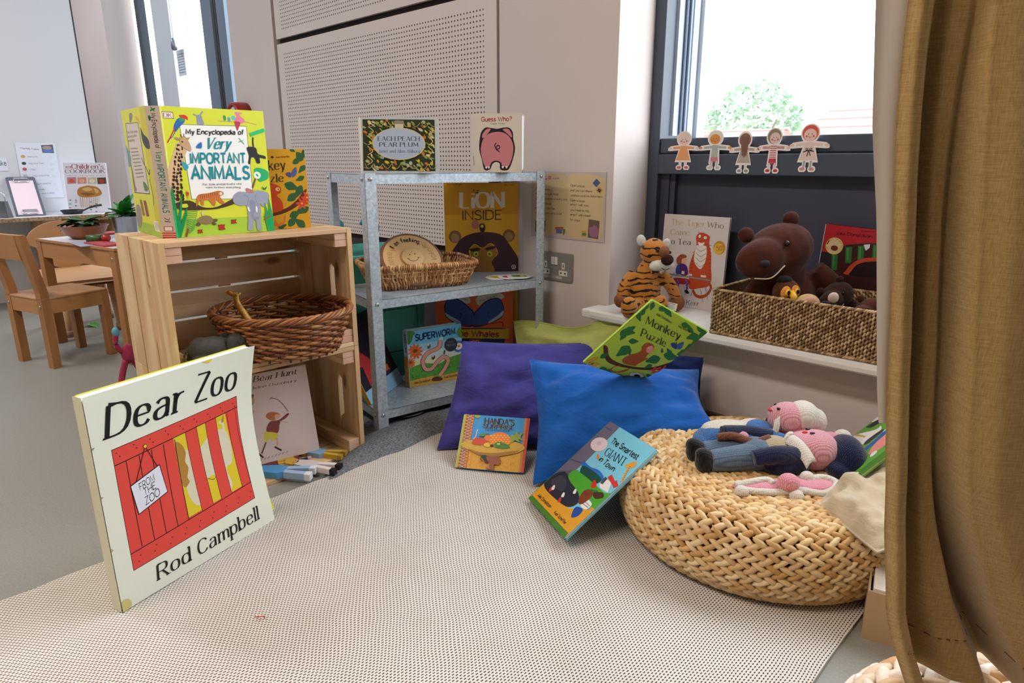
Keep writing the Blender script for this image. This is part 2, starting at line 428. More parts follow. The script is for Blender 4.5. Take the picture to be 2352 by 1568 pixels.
def art_faces(mb, ops, w, h, z=0, bend=None, mi=0, step=1.2e-5, nx=14, ny=14, flipx=False):
    lay = 0; cells = {}
    if bend: step, z, nx, ny = 1.4e-5, z+2e-5, 18, 18
    for c, P in expand(ops):
        lay += 1; zz = z+lay*step
        polys = P[1:] if P and P[0] == ('R',) else [P]
        if bend:   # split into triangles first so that the clipping below only meets convex pieces
            tri = []
            for pl in polys:
                if len(pl) > 4:
                    for q in tessellate_polygon([[Vector((x, y, 0)) for x, y in pl]]): tri.append([pl[i] for i in q])
                else: tri.append(pl)
            polys = tri
        for pl in polys:
            pl = [(x/1000*w, y/1000*h) for x, y in pl]
            for ax, lim in ((0, w), (1, h)): pl = clip(pl, ax, 0, 1) if pl else pl; pl = clip(pl, ax, lim, -1) if pl else pl
            if len(pl) < 3: continue
            if not bend: parts = [pl]
            else:
                parts = []; x0 = min(q[0] for q in pl); x1 = max(q[0] for q in pl)
                for i in range(int(x0/w*nx), min(nx, int(x1/w*nx)+1)):
                    a = clip(clip(pl, 0, i*w/nx, 1), 0, (i+1)*w/nx, -1) if True else pl
                    if len(a) < 3: continue
                    y0 = min(q[1] for q in a); y1 = max(q[1] for q in a)
                    for j in range(int(y0/h*ny), min(ny, int(y1/h*ny)+1)):
                        b = clip(clip(a, 1, j*h/ny, 1), 1, (j+1)*h/ny, -1)
                        parts += [(q, (i, j)) for q in halves(b, i*w/nx, j*h/ny, w/nx, h/ny)]
            for q in parts:
                if bend: q, cell = q
                ar = sum(q[i][0]*q[(i+1) % len(q)][1]-q[(i+1) % len(q)][0]*q[i][1] for i in range(len(q)))
                if abs(ar) < 1e-10: continue
                if ar < 0: q = q[::-1]
                if bend:
                    if cell not in cells: cells[cell] = flatcell(lambda a, b, c: bend(a, b, 0), cell[0]*w/nx, cell[1]*h/ny, w/nx, h/ny)
                    vs = [cells[cell](x, y, 0)+Vector((0, 0, zz)) for x, y in q]
                else: vs = [(x, y, zz) for x, y in q]
                mb.add(vs, [list(range(len(q)))], mi, c, None, bool(bend))
PRINT = attr_mat('printed_card', rough=.42, coat=.0, spec=.25)
MATT = attr_mat('matt_paint', rough=.75, spec=.3)
PAGES = mat('page_edges', 'e8e2d6', .8, c2='cfc6b6', ns=3, stretch=(1, 1, 400))
def rrect(w, h, r, n=4, x0=0, y0=0):
    o = []
    for cx, cy, a in ((w-r, r, -90), (w-r, h-r, 0), (r, h-r, 90), (r, r, 180)):
        for i in range(n+1): q = radians(a+90*i/n); o.append((x0+cx+r*cos(q), y0+cy+r*sin(q)))
    return o
def book(name, label, M, w, h, th, ops, cover='ffffff', spine=None, back=None, rnd=.002, spine_ops=None, back_ops=None, board=.0018, bend=None, pages='f0ece2', cat='book', group=None, pagesmat=None, spineside='l'):
    """closed book: front cover at z=0 facing +z, body behind"""
    t = thing(name, label, cat, M=M, group=group)
    spine = spine or cover; back = back or cover
    def place(mb, poly, z0, z1, col, nx=18, ny=18):
        if not bend: mb.prism(poly, z0, z1, 0, col)
        else:
            for i in range(nx):
                a = clip(clip(poly, 0, i*w/nx, 1), 0, (i+1)*w/nx, -1)
                for j in range(ny):
                    b = clip(clip(a, 1, j*h/ny, 1), 1, (j+1)*h/ny, -1) if len(a) > 2 else []
                    fc = flatcell(lambda p, q, r: bend(p, q, 0), i*w/nx, j*h/ny, w/nx, h/ny)
                    for b in (halves(b, i*w/nx, j*h/ny, w/nx, h/ny) if len(b) > 2 else []):
                        mb.add([fc(x, y, 0)+Vector((0, 0, z1)) for x, y in b], [list(range(len(b)))], 0, col, None, True)
                        mb.add([fc(x, y, 0)+Vector((0, 0, z0)) for x, y in b], [list(range(len(b)))[::-1]], 0, col, None, True)
            n = len(poly)
            dense = []
            for i in range(n):
                a = Vector(poly[i]); b = Vector(poly[(i+1) % n]); k = max(1, int((b-a).length/(w/nx)))
                for q in range(k): dense.append(tuple(a.lerp(b, q/k)))
            n = len(dense); vs = [Vector(bend(x, y, 0))+Vector((0, 0, z0)) for x, y in dense]+[Vector(bend(x, y, 0))+Vector((0, 0, z1)) for x, y in dense]
            mb.add(vs, [(i, (i+1) % n, n+(i+1) % n, n+i) for i in range(n)], 0, col)
    f = MB(); place(f, rrect(w, h, rnd), -board, 0, cover); art_faces(f, ops, w, h, 2e-5, bend)
    f.build('front_cover', PRINT, t)
    g = MB(); place(g, rrect(w-.004 if not bend else w-.003, h-.005, rnd, x0=.001, y0=.0025), -th+board, -board-.0001, pages); g.build('pages', attr_mat('paper_edge', .85), t)
    b = MB(); place(b, rrect(w, h, rnd), -th, -th+board, back)
    b.build('back_cover', PRINT, t)
    s = MB()
    x0 = -.0016 if spineside == 'l' else w; x1 = 0 if spineside == 'l' else w+.0016
    if not bend: s.box((x0, .001, -th), (x1, h-.001, 0), 0, spine)
    else:
        s.grid(lambda a, q: bend(x0, q*h, -th*a), 1, 14, 0, spine)
    if spine_ops:
        # spine artwork laid out 0..1000 along height (x) and thickness (y), on the outer face
        R = Matrix(((0, 0, -1, -.0017), (-1, 0, 0, h), (0, 1, 0, -th), (0, 0, 0, 1)))
        tmp = MB(); art_faces(tmp, spine_ops, h, th, 1e-5)
        s.add([R @ v for v in tmp.v], tmp.f); s.c[-len(tmp.f):] = tmp.c
    s.build('spine', PRINT, t)
    return t
ART = {
 'ency': [('p','d6dc3c',[(0,0),(1000,0),(1000,1000),(0,1000)]),('p','a6cc3e',[(-43,157),(182,138),(459,138),(751,135),(1018,130),(1004,-8),(0,-4)]),('p','e8ec6a',[(0,1000),(20,1000),(20,0),(0,0)]),('p','3a3020',[(161,870),(810,875),(810,282),(185,296)]),('p','f4f2f0',[(165,867),(806,871),(805,285),(190,299)]),('p','8a1e2c',[(17,961),(118,959),(117,908),(20,911)]),('p','f2ece8',[(22,957),(113,954),(112,913),(24,915)]),('t','8a1e2c','DK',(31,921),(101,919),(33,949),'serif',1.6,0),('s','2b6ab0',[(160,916),(214,917),(210,888),(161,850),(117,812),(102,834),(120,878)]),('s','2f9d5a',[(179,928),(223,918),(202,895),(166,894)]),('s','d8352a',[(167,937),(221,941),(246,922),(239,902),(221,914),(187,917)]),('l','c8301f',9.8,[(116,842),(84,797),(33,731)]),('l','2b5aa8',6.4,[(128,835),(97,790),(63,761)]),('s','8d97a6',[(340,947),(372,944),(382,914),(389,875),(327,876),(326,905),(325,935)]),('l','8d97a6',11.7,[(357,940),(373,956),(394,975)]),('l','8d97a6',10.1,[(334,939),(317,944),(297,950)]),('l','cf7f78',5.2,[(527,907),(682,905),(801,906),(916,889)]),('s','e77f9c',[(706,981),(780,976),(748,959),(794,925),(791,902),(719,892),(693,915),(717,946)]),('s','b83a52',[(692,907),(750,901),(730,861),(710,834),(697,868)]),('e','3a9b58',597,932,16,22),('e','4aa6c0',640,921,14,20),('e','6ac0d0',686,936,22,18),('p','d9b58c',[(158,747),(203,681),(146,578),(107,469),(76,361),(45,246),(-6,327),(-22,486),(55,623),(111,725)]),('e','3c2318',120,713,7,10,-7.543218246483242),('e','3c2318',134,715,8,8,15.940142337198218),('e','3c2318',160,704,9,10,-8.34408843264972),('e','3c2318',111,685,10,10,-14.475111372089415),('e','3c2318',125,679,10,10,11.92394042905726),('e','3c2318',159,686,8,10,-22.728768015328903),('e','3c2318',104,649,8,12,3.3227366369543603),('e','3c2318',127,646,7,8,16.98078352601176),('e','3c2318',145,646,9,9,-0.43457902974357054),('e','3c2318',88,624,10,11,-24.252106250866504),('e','3c2318',120,620,11,13,-10.276412529751092),('e','3c2318',145,626,12,12,-4.146450208459406),('e','3c2318',77,591,12,11,12.902552280827688),('e','3c2318',112,598,12,9,-18.035719275450113),('e','3c2318',129,594,8,12,-22.36602147769208),('e','3c2318',75,570,8,12,10.14275123885955),('e','3c2318',106,560,10,14,11.419796791419657),('e','3c2318',130,569,8,10,5.5238318629805505),('e','3c2318',61,534,8,14,11.1701688050345),('e','3c2318',98,530,10,12,-1.2043790755538346),('e','3c2318',124,533,12,13,-26.437275325437795),('e','3c2318',57,506,13,10,11.934788329551036),('e','3c2318',88,500,12,10,5.087379371767081),('e','3c2318',112,505,13,13,26.39516936233662),('e','3c2318',51,476,14,12,-12.417014961953939),('e','3c2318',76,474,10,14,-27.798334823175438),('e','3c2318',114,479,13,12,8.162694639602584),('e','3c2318',44,451,14,12,7.37037952026499),('e','3c2318',71,445,14,15,11.398998275394419),('e','3c2318',114,450,11,12,3.8859407680307427),('e','3c2318',34,418,12,12,-20.012333493438526),('e','3c2318',77,420,11,12,-9.013942577549692),('e','3c2318',106,414,12,11,-1.777657698503596),('e','3c2318',38,395,16,12,13.284471479009245),('e','3c2318',70,387,16,14,22.218651732233592),('e','3c2318',108,392,12,14,4.985658247590624),('e','3c2318',28,363,18,12,29.72029232501126),('e','3c2318',69,356,18,14,-27.00966998298137),('e','3c2318',97,355,16,17,-9.77923203170944),('e','3c2318',22,333,14,13,25.915942553588263),('e','3c2318',59,331,18,12,-24.21655690802052),('e','3c2318',104,329,18,18,-4.617204241167087),('e','3c2318',24,310,13,14,-9.77376625828969),('e','3c2318',58,303,20,16,9.518840554920292),('e','3c2318',103,305,16,18,8.8895021882043),('s','c8a27c',[(151,769),(197,781),(228,740),(243,689),(229,668),(195,685),(153,710)]),('l','6b4a34',7.4,[(169,769),(159,795)]),('l','6b4a34',7.2,[(189,775),(189,800)]),('s','b08c68',[(99,772),(138,769),(145,753),(118,752)]),('s','b08c68',[(200,766),(240,774),(221,755)]),('e','2a1a12',166,740,8,6),('l','2fbf72',30.6,[(838,805),(902,824),(993,847)]),('l','26232a',13.5,[(866,785),(859,746),(860,699)]),('s','2a272e',[(789,698),(826,710),(886,699),(900,652),(970,636),(977,612),(916,620),(916,580),(880,577),(860,620),(824,620),(808,573),(788,577),(804,636)]),('s','23b06a',[(842,522),(905,537),(985,508),(988,453),(932,430),(881,431)]),('l','6f5a40',16.2,[(847,448),(807,374)]),('e','e8f0ea',869,477,39,30),('e','3a9b58',869,477,16,8,-40),('t','161616','My Encyclopedia of',(210,799),(770,807),(215,835),'sans',1.9,0),('t','138e9c','Very',(377,688),(611,694),(408,772),'serif',2.2,0.15),('t','138e9c','IMPORTANT',(222,576),(760,578),(227,652),'sans',2.1,0),('t','138e9c','ANIMALS',(213,454),(782,450),(222,552),'sans',2.1,0),('t','2a2a2a','For little animal lovers who',(311,404),(696,403),(312,419),'sans',1.3,0),('t','2a2a2a','want to know everything',(334,382),(679,375),(336,396),'sans',1.3,0),('s','2f6fc0',[(287,698),(313,726),(345,738),(341,696),(313,693)]),('l','2f9d5a',5.3,[(715,779),(768,729)]),('l','2f9d5a',4.4,[(710,745),(762,761)]),('s','3aa6b8',[(135,593),(173,578),(196,548),(166,523),(144,556)]),('l','3aa6b8',4.1,[(189,563),(220,579)]),('s','4b3628',[(22,269),(165,289),(284,232),(423,230),(593,288),(613,253),(440,215),(263,211),(102,215),(18,240)]),('s','d0d838',[(81,259),(135,264),(141,238),(88,237)]),('s','c9743a',[(255,330),(353,341),(448,357),(495,348),(499,326),(462,312),(502,257),(464,255),(421,287),(406,242),(378,247),(346,286),(299,280),(295,247),(273,251),(264,289),(226,239),(225,268)]),('e','e8dccb',474,335,17,12),('l','3c2318',3.3,[(269,333),(269,296)]),('l','3c2318',3.4,[(290,335),(290,299)]),('l','3c2318',3.2,[(310,338),(310,302)]),('l','3c2318',3.4,[(331,340),(331,305)]),('l','3c2318',3.4,[(351,342),(352,308)]),('l','3c2318',3.3,[(372,345),(372,311)]),('l','3c2318',3.4,[(393,347),(393,314)]),('l','3c2318',3.4,[(414,349),(414,317)]),('l','3c2318',3.4,[(435,352),(435,320)]),('s','c8452f',[(142,355),(168,351),(160,325),(144,326)]),('l','c8a03a',6.4,[(151,326),(151,300)]),('e','d8a880',154,362,8,6),('s','9aa0b4',[(595,303),(649,344),(728,341),(799,347),(880,349),(970,322),(961,255),(903,210),(866,243),(873,180),(858,103),(857,20),(811,21),(808,113),(787,106),(767,26),(712,27),(728,117),(723,226),(663,228),(598,254)]),('l','7f86a0',4.4,[(705,319),(752,294),(732,225)]),('l','7f86a0',4.5,[(846,322),(822,292),(853,220)]),('s','8c92aa',[(762,263),(813,261),(810,199),(791,137),(841,127),(833,104),(768,115),(762,185)]),('s','f2f0ea',[(731,217),(746,213),(756,178),(737,186)]),('s','f2f0ea',[(823,221),(836,205),(831,166),(818,183)]),('s','c07a70',[(737,372),(771,367),(809,351),(802,331),(747,337)]),('s','8c7a58',[(218,136),(266,161),(331,161),(373,128),(370,106),(304,94),(224,114)]),('s','5f513c',[(200,104),(224,114),(240,98),(230,84),(198,86)]),('s','5f513c',[(352,107),(370,109),(396,89),(367,83)]),('s','6a5c44',[(369,132),(410,130),(403,111),(370,109)]),('e','d8cf9a',274,183,12,18),('e','241a18',229,40,28,6,-30),('e','241a18',229,40,28,6,30),('e','b82f24',229,40,20,16),('e','241a18',444,62,38,10,-30),('e','241a18',444,62,38,10,30),('e','b82f24',444,62,30,24),('e','241a18',574,102,32,7,-30),('e','241a18',574,102,32,7,30),('e','b82f24',574,102,23,18),('p','0f8f4f',[(-10,4),(-15,285),(21,413),(33,254),(38,153),(81,288),(115,389),(81,216),(55,108),(132,242),(124,177),(76,71),(42,1)]),('p','23b06a',[(-10,4),(7,219),(16,219),(20,4)]),('l','169a52',4.8,[(125,32),(103,69)]),('l','169a52',4.8,[(126,32),(177,61)]),('l','169a52',4.8,[(134,49),(104,82)]),('l','169a52',4.8,[(136,48),(183,76)]),('l','169a52',4.9,[(143,65),(106,95)]),('l','169a52',4.8,[(145,65),(188,90)]),('l','169a52',4.9,[(152,82),(107,108)]),('l','169a52',4.9,[(154,82),(193,104)]),('l','169a52',4.8,[(161,99),(109,121)]),('l','169a52',4.9,[(163,99),(199,119)]),('l','169a52',4.8,[(171,116),(110,134)]),('l','169a52',4.8,[(172,116),(204,133)]),('l','169a52',4.9,[(180,134),(112,147)]),('l','169a52',4.8,[(182,133),(209,147)]),('l','169a52',4.9,[(189,151),(113,160)]),('l','169a52',4.9,[(191,151),(215,162)]),('l','169a52',4.9,[(198,168),(114,173)]),('l','169a52',4.9,[(200,168),(220,176)]),('l','169a52',5.0,[(208,185),(116,186)]),('l','169a52',4.8,[(209,185),(225,191)]),('l','169a52',4.9,[(217,202),(117,199)]),('l','169a52',5.0,[(219,202),(231,205)]),('l','8a4a30',17.6,[(90,5),(120,68)]),('p','16a35c',[(927,1),(898,171),(918,131),(919,249),(956,137),(966,295),(997,135),(1002,0)]),('l','b8342a',10.8,[(899,100),(976,136)]),('s','1c7a48',[(911,383),(934,367),(963,386),(943,355),(913,363)])],
 'encyback': [('p','d2d430',[(0,0),(1000,0),(1000,1000),(0,1000)]),('p','c8bc28',[(790,1001),(991,1000),(992,-1),(817,0)]),('p','9cba34',[(12,93),(943,87),(992,-1),(0,0)]),('p','3a3020',[(127,897),(674,891),(735,334),(86,330)]),('p','cfc3b8',[(145,891),(656,887),(710,341),(116,337)]),('s','6a8f86',[(-56,729),(68,692),(157,618),(75,549),(-75,563)]),('s','2a2a2e',[(739,853),(816,800),(970,759),(1006,692),(855,692),(742,747)]),('l','d8a04a',28.4,[(593,926),(684,912),(754,872)]),('s','8a7a70',[(360,964),(468,964),(477,935),(372,899),(324,906)]),('t','55504a','For little ones',(163,814),(587,815),(167,834),'sans',1.5,0),('t','55504a','who want to know',(154,780),(541,784),(158,801),'sans',1.5,0),('t','55504a','everything',(146,747),(412,752),(150,768),'sans',1.5,0),('l','8f867c',9.2,[(185,692),(506,695)],1),('l','8f867c',9.2,[(195,665),(517,668)],1),('l','8f867c',9.2,[(205,637),(528,641)],1),('l','8f867c',9.3,[(215,608),(539,614)],1),('l','8f867c',9.3,[(225,580),(550,586)],1),('l','8f867c',9.4,[(235,551),(561,559)],1),('l','8f867c',9.5,[(245,522),(572,530)],1),('l','8f867c',9.6,[(255,493),(584,502)],1),('l','8f867c',9.6,[(266,463),(595,474)],1),('l','4a4034',17.4,[(610,622),(674,564)]),('l','4a4034',17.2,[(735,551),(817,493),(878,531)]),('l','7c8a4a',21.9,[(790,455),(855,343),(827,246)]),('s','4d7a3a',[(539,434),(679,399),(669,360),(542,363)]),('s','8a7a70',[(149,542),(165,400),(212,361),(140,346),(125,423)]),('p','8a6a40',[(266,280),(364,280),(403,150),(303,149)]),('p','8a4a30',[(421,278),(536,278),(578,151),(461,149)]),('s','8f867c',[(76,221),(238,220),(250,107),(90,34),(12,93)]),('p','e8e2d6',[(730,125),(931,126),(954,44),(752,44)]),('l','302c28',7.1,[(760,114),(786,51)],1),('l','302c28',7.0,[(786,115),(812,52)],1),('l','302c28',7.1,[(812,115),(839,52)],1),('l','302c28',7.0,[(838,116),(865,53)],1),('l','302c28',7.0,[(864,117),(891,54)],1),('l','302c28',6.9,[(890,117),(917,55)],1),('l','302c28',6.9,[(915,118),(943,56)],1)],
 'encyspine': [('p','c9b9ac',[(0,0),(1000,0),(1000,1000),(0,1000)]),('l','2d7a48',12,[(10,400),(40,650)]),('l','2d7a48',12,[(20,700),(35,350)]),('s','1f6a3c',[(75,150),(110,200),(95,330),(70,260)]),('t','222222','My Encyclopedia of',(55,380),(310,380),(55,700),'sans',1.7,0),('t','1a8a80','Very',(335,330),(410,330),(335,760),'serif',2,0.15),('t','1f7a74','IMPORTANT ANIMALS',(430,300),(800,300),(430,720),'sans',1.9,0),('l','2a2a2a',6,[(842,300),(858,600),(842,700)]),('l','2a2a2a',6,[(868,300),(874,700)]),('p','8a1e2c',[(908,180),(946,180),(946,820),(908,820)]),('p','e6dcd0',[(912,230),(942,230),(942,770),(912,770)]),('p','c23a34',[(956,0),(966,0),(966,1000),(956,1000)]),('p','c23a34',[(974,0),(983,0),(983,1000),(974,1000)]),('p','c23a34',[(990,0),(1000,0),(1000,1000),(990,1000)])],
 'peach': [('p','b9c0c6',[(0,0),(1000,0),(1000,1000),(0,1000)]),('p','d9cfc4',[(0,1000),(28,1000),(20,0),(0,0)]),('p','e8e8ea',[(18,1000),(24,1000),(20,0),(14,0)]),('p','2f3822',[(52,968),(962,961),(957,38),(33,48)]),('x',5,230,60,955,55,945,('8a9a4a','b8a050','c9854a','a8b070','d8c890','6a7a3a','c96a3a','9aa88a','d0b83a','7a5a34','b8b8a0'),'e',32,42),('l','b0a468',7.5,[(118,926),(139,851),(171,840),(216,904)]),('l','b0a468',8.0,[(61,178),(83,109),(124,97),(171,176)]),('l','b0a468',7.5,[(228,883),(251,850),(284,840),(328,904)]),('l','b0a468',8.0,[(176,176),(198,108),(240,96),(286,175)]),('l','b0a468',7.6,[(342,925),(364,850),(396,839),(441,904)]),('l','b0a468',8.0,[(291,175),(314,106),(356,94),(402,174)]),('l','b0a468',7.6,[(453,882),(477,850),(509,839),(553,904)]),('l','b0a468',8.0,[(407,174),(430,105),(473,93),(518,172)]),('l','b0a468',7.7,[(567,925),(590,850),(623,839),(667,903)]),('l','b0a468',8.1,[(524,172),(547,103),(589,91),(635,171)]),('l','b0a468',7.7,[(679,882),(703,849),(737,839),(780,903)]),('l','b0a468',8.1,[(640,171),(664,102),(707,90),(752,170)]),('l','b0a468',7.7,[(794,925),(817,849),(851,838),(894,903)]),('l','b0a468',8.0,[(757,170),(781,100),(824,88),(869,168)]),('l','b0a468',7.7,[(907,882),(932,849),(965,838),(1008,903)]),('l','b0a468',8.1,[(875,168),(899,99),(942,87),(987,167)]),('l','c8b878',11.4,[(122,840),(184,753),(122,688)]),('l','c8b878',11.6,[(879,838),(936,751),(884,685)]),('l','c8b878',11.6,[(113,667),(175,579),(113,513)]),('l','c8b878',11.7,[(875,663),(933,574),(880,508)]),('l','c8b878',11.6,[(103,491),(165,402),(103,335)]),('l','c8b878',11.8,[(871,486),(929,395),(876,328)]),('l','c8b878',11.8,[(94,313),(156,222),(93,154)]),('l','c8b878',12.0,[(867,305),(926,213),(872,145)]),('p','8a8474',[(457,947),(573,942),(576,882),(446,882)]),('p','c9bfa8',[(460,882),(571,882),(569,813),(457,813)]),('e','d8c070',503,530,338,290),('e','a9b6cc',503,530,327,280),('t','20283c','EACH PEACH',(240,587),(763,584),(242,662),'serif',1.5,0),('t','20283c','PEAR PLUM',(259,485),(743,482),(260,556),'serif',1.5,0),('t','38404e','Janet and Allan Ahlberg',(243,376),(763,372),(246,430),'serif',1.3,0)],
 'guess': [('p','cfc4b8',[(0,0),(1000,0),(1000,1000),(0,1000)]),('t','98262c','Guess Who?',(197,871),(794,871),(198,941),'sans',1.9,0),('t','3a3634','Yusuke Yonezu',(372,818),(662,819),(372,843),'sans',1.5,0),('s','241c22',[(161,589),(196,698),(280,766),(389,757),(513,743),(615,760),(742,759),(817,684),(828,568),(864,420),(837,272),(760,81),(683,33),(570,52),(558,152),(481,179),(409,139),(364,53),(248,46),(197,222),(146,394)]),('s','c27a80',[(208,643),(293,736),(379,740),(310,654),(226,585)]),('s','c27a80',[(620,734),(729,738),(791,663),(796,593),(703,664)]),('s','c27a80',[(199,503),(253,600),(357,665),(512,692),(652,670),(765,589),(827,462),(817,293),(747,123),(684,101),(608,117),(579,174),(487,204),(399,177),(352,108),(261,111),(210,222),(177,373)]),('s','e8d8d0',[(264,98),(310,99),(287,60)]),('s','e8d8d0',[(316,99),(362,100),(339,61)]),('s','e8d8d0',[(598,104),(644,105),(621,66)]),('s','e8d8d0',[(674,105),(720,106),(696,67)]),('l','241c22',18.8,[(490,504),(459,461),(509,397),(561,429),(523,465),(484,407),(555,350)]),('t','4a4440','board book edition',(49,122),(39,285),(22,122),'sans',1.2,0)],
 'lion': [('p','d89c2a',[(0,0),(1000,0),(1000,1000),(0,1000)]),('p','e8b238',[(3,648),(1003,653),(1004,179),(0,166)]),('t','7a5a20','Rachel Bright',(41,974),(244,974),(41,992),'hand',1.2,0),('t','7a5a20','Jim Field',(806,967),(944,967),(805,986),'hand',1.2,0),('t','2a2018','THE',(380,871),(466,871),(381,918),'hand',1.6,0),('t','e8e0d6','LiON',(223,725),(789,728),(226,890),'serif',2.5,0),('t','241c18','INSIDE',(239,592),(769,595),(241,694),'sans',1.1,0),('e','8a6a4a',131,404,86,72),('e','b08a5a',130,392,56,53),('e','8a6a4a',868,410,84,72),('e','b08a5a',868,399,56,52),('s','4a2e3c',[(73,197),(147,316),(255,405),(431,450),(641,449),(781,410),(888,295),(996,149),(1004,0),(645,-5),(626,114),(714,205),(677,292),(607,328),(501,276),(395,319),(315,244),(341,140),(287,50),(106,17)]),('s','a8783a',[(333,244),(399,311),(501,268),(607,321),(695,256),(696,190),(626,107),(654,-5),(340,-10),(359,126)]),('s','3a242c',[(328,266),(448,275),(466,249),(360,233)]),('s','3a242c',[(546,273),(677,295),(669,266),(563,247)]),('e','b8d83a',409,207,36,30),('e','1a1a1a',413,204,14,12),('e','b8d83a',601,206,36,30),('e','1a1a1a',597,203,14,12),('e','c8787a',410,536,52,50),('s','3a2a22',[(466,536),(518,551),(545,516),(527,458),(475,465)]),('e','e8d84a',501,520,21,18),('e','e8e0d6',933,51,30,26),('e','4a2e3c',933,51,22,18),('e','e8e0d6',933,51,8,8)],
 'whales': [('p','e26c3e',[(0,0),(1000,0),(1000,1000),(0,1000)]),('s','e6dcd4',[(79,946),(120,985),(200,980),(267,1001),(348,971),(388,954),(436,899),(443,838),(389,829),(321,864),(287,863),(254,900),(146,889),(85,901)]),('s','e6dcd4',[(525,834),(517,887),(563,948),(630,963),(710,984),(791,979),(873,945),(875,899),(795,881),(713,878),(681,839),(646,868),(566,805)]),('t','3a5a6a','Katrina',(113,935),(254,934),(114,959),'hand',1.3,0),('t','3a5a6a','Charman',(256,938),(402,864),(265,962),'hand',1.3,0),('t','3a5a6a','Nick Sharratt',(576,851),(793,927),(564,876),'hand',1.3,0),('s','1f2a5a',[(103,734),(104,811),(146,889),(213,914),(308,879),(416,792),(500,686),(474,520),(266,537),(184,597),(116,657)]),('s','1f2a5a',[(881,762),(864,838),(821,897),(740,902),(646,861),(566,782),(486,686),(460,520),(613,525),(805,603),(871,668)]),('s','3a5aa8',[(114,735),(118,812),(152,877),(213,900),(301,867),(403,783),(479,686),(463,536),(266,549),(184,613),(123,673)]),('s','3a5aa8',[(867,761),(854,830),(815,885),(740,888),(653,849),(573,770),(500,679),(474,536),(613,541),(797,615),(857,683)]),('s','b8c4e0',[(116,704),(198,652),(308,586),(280,556),(170,620),(123,665)]),('s','b8c4e0',[(869,731),(802,666),(681,583),(695,560),(831,635),(873,692)]),('l','14204a',7.2,[(301,703),(322,680),(308,633)]),('l','14204a',7.3,[(684,701),(672,661),(693,631)]),('l','9a2a2a',11.9,[(218,551),(543,538),(751,562),(854,573),(871,510)]),('p','2a3a4a',[(197,494),(892,495),(894,446),(197,454)]),('p','e0b83a',[(197,478),(949,481),(948,343),(196,357)]),('t','98262c','The Whales',(221,387),(806,370),(227,468),'sans',1.9,0),('p','283a50',[(196,357),(899,346),(887,283),(196,275)]),('p','b8342e',[(423,341),(575,338),(574,239),(424,242)]),('t','e0a090','on',(456,281),(548,281),(456,342),'sans',2,0),('p','98262c',[(195,259),(888,266),(880,115),(194,109)]),('t','e0b83a','the Bus',(287,171),(692,176),(287,242),'sans',2,0),('e','202028',244,144,40,47)],
 'worm': [('p','9cc4e0',[(0,0),(1000,0),(1000,1000),(0,1000)]),('p','6ab4dc',[(0,1000),(1000,1000),(1000,747),(-5,756)]),('p','cfd8dc',[(-3,622),(999,605),(998,461),(-4,487)]),('p','dcd6b0',[(-4,487),(998,461),(1001,274),(-2,291)]),('p','5a9a3c',[(-2,350),(259,402),(539,334),(752,419),(1007,460),(1003,74),(-2,113)]),('p','d0a048',[(-2,122),(324,140),(654,118),(1004,126),(1000,-4),(0,-4)]),('x',2,70,40,990,110,290,('3a7a2c','6aaa3c','2f6a2a'),'l',10,90),('t','1c2a5c','SUPERWORM',(143,814),(874,829),(139,921),'sans',2.2,0.1),('e','d8652a',210,617,57,22),('e','d8652a',193,574,57,22,-32.72727272727273),('e','d8652a',156,548,57,22,-65.45454545454545),('e','d8652a',109,549,56,22,-98.18181818181817),('e','d8652a',68,576,56,22,-130.9090909090909),('e','d8652a',45,619,56,21,-163.63636363636365),('e','d8652a',48,666,56,22,-196.36363636363635),('e','d8652a',76,701,56,21,-229.0909090909091),('e','d8652a',119,714,56,21,-261.8181818181818),('e','d8652a',165,700,56,22,-294.5454545454545),('e','d8652a',199,664,57,22,-327.2727272727273),('e','7a4a2a',126,638,42,34),('e','d8652a',80,433,36,14),('e','d8652a',70,405,36,14,-32.72727272727273),('e','d8652a',46,389,36,14,-65.45454545454545),('e','d8652a',16,390,36,14,-98.18181818181817),('e','d8652a',-10,408,36,14,-130.9090909090909),('e','d8652a',-25,436,36,14,-163.63636363636365),('e','d8652a',-22,466,36,14,-196.36363636363635),('e','d8652a',-5,489,36,14,-229.0909090909091),('e','d8652a',23,497,36,14,-261.8181818181818),('e','d8652a',52,487,36,14,-294.5454545454545),('e','d8652a',74,464,36,14,-327.2727272727273),('e','7a4a2a',28,450,28,23),('s','4a7a3c',[(0,1000),(137,963),(95,893),(71,821),(2,774)]),('s','5a8a3c',[(930,897),(1002,928),(1000,747),(917,819)]),('l','2c1a18',76.5,[(590,746),(554,632),(348,565),(252,443),(283,298),(392,269),(499,361),(627,450),(719,384),(660,251),(539,119)]),('l','dc9a8a',64.0,[(590,755),(554,632),(348,565),(252,443),(283,298),(392,269),(499,361),(627,450),(719,384),(660,251),(539,119)]),('e','f2f0ea',590,785,20,24),('e','f2f0ea',622,784,20,24),('e','202020',592,785,8,8),('e','202020',622,784,8,8),('e','4a7ac0',934,594,107,105),('e','f0f0f0',934,594,73,60),('e','e0a030',934,599,30,28),('e','38404a',787,649,122,124),('t','8a929a','THE',(732,685),(837,680),(733,713),'serif',1.4,0),('t','8a929a','GRUFFALO',(698,630),(877,623),(698,666),'serif',1.5,0),('e','5a5030',378,679,28,38,-20),('e','d8d8d0',364,712,16,27,30),('e','5a5030',448,470,28,40,-20),('e','d8d8d0',433,504,16,28,30),('l','5a3a2a',24.3,[(664,565),(650,497)]),('s','5a3a2a',[(403,94),(487,119),(589,69),(566,31),(411,51)]),('t','6a4a20','Julia Donaldson',(70,58),(360,57),(67,99),'hand',1.3,0),('t','6a4a20','Axel Scheffler',(626,61),(898,51),(624,101),'hand',1.3,0)],
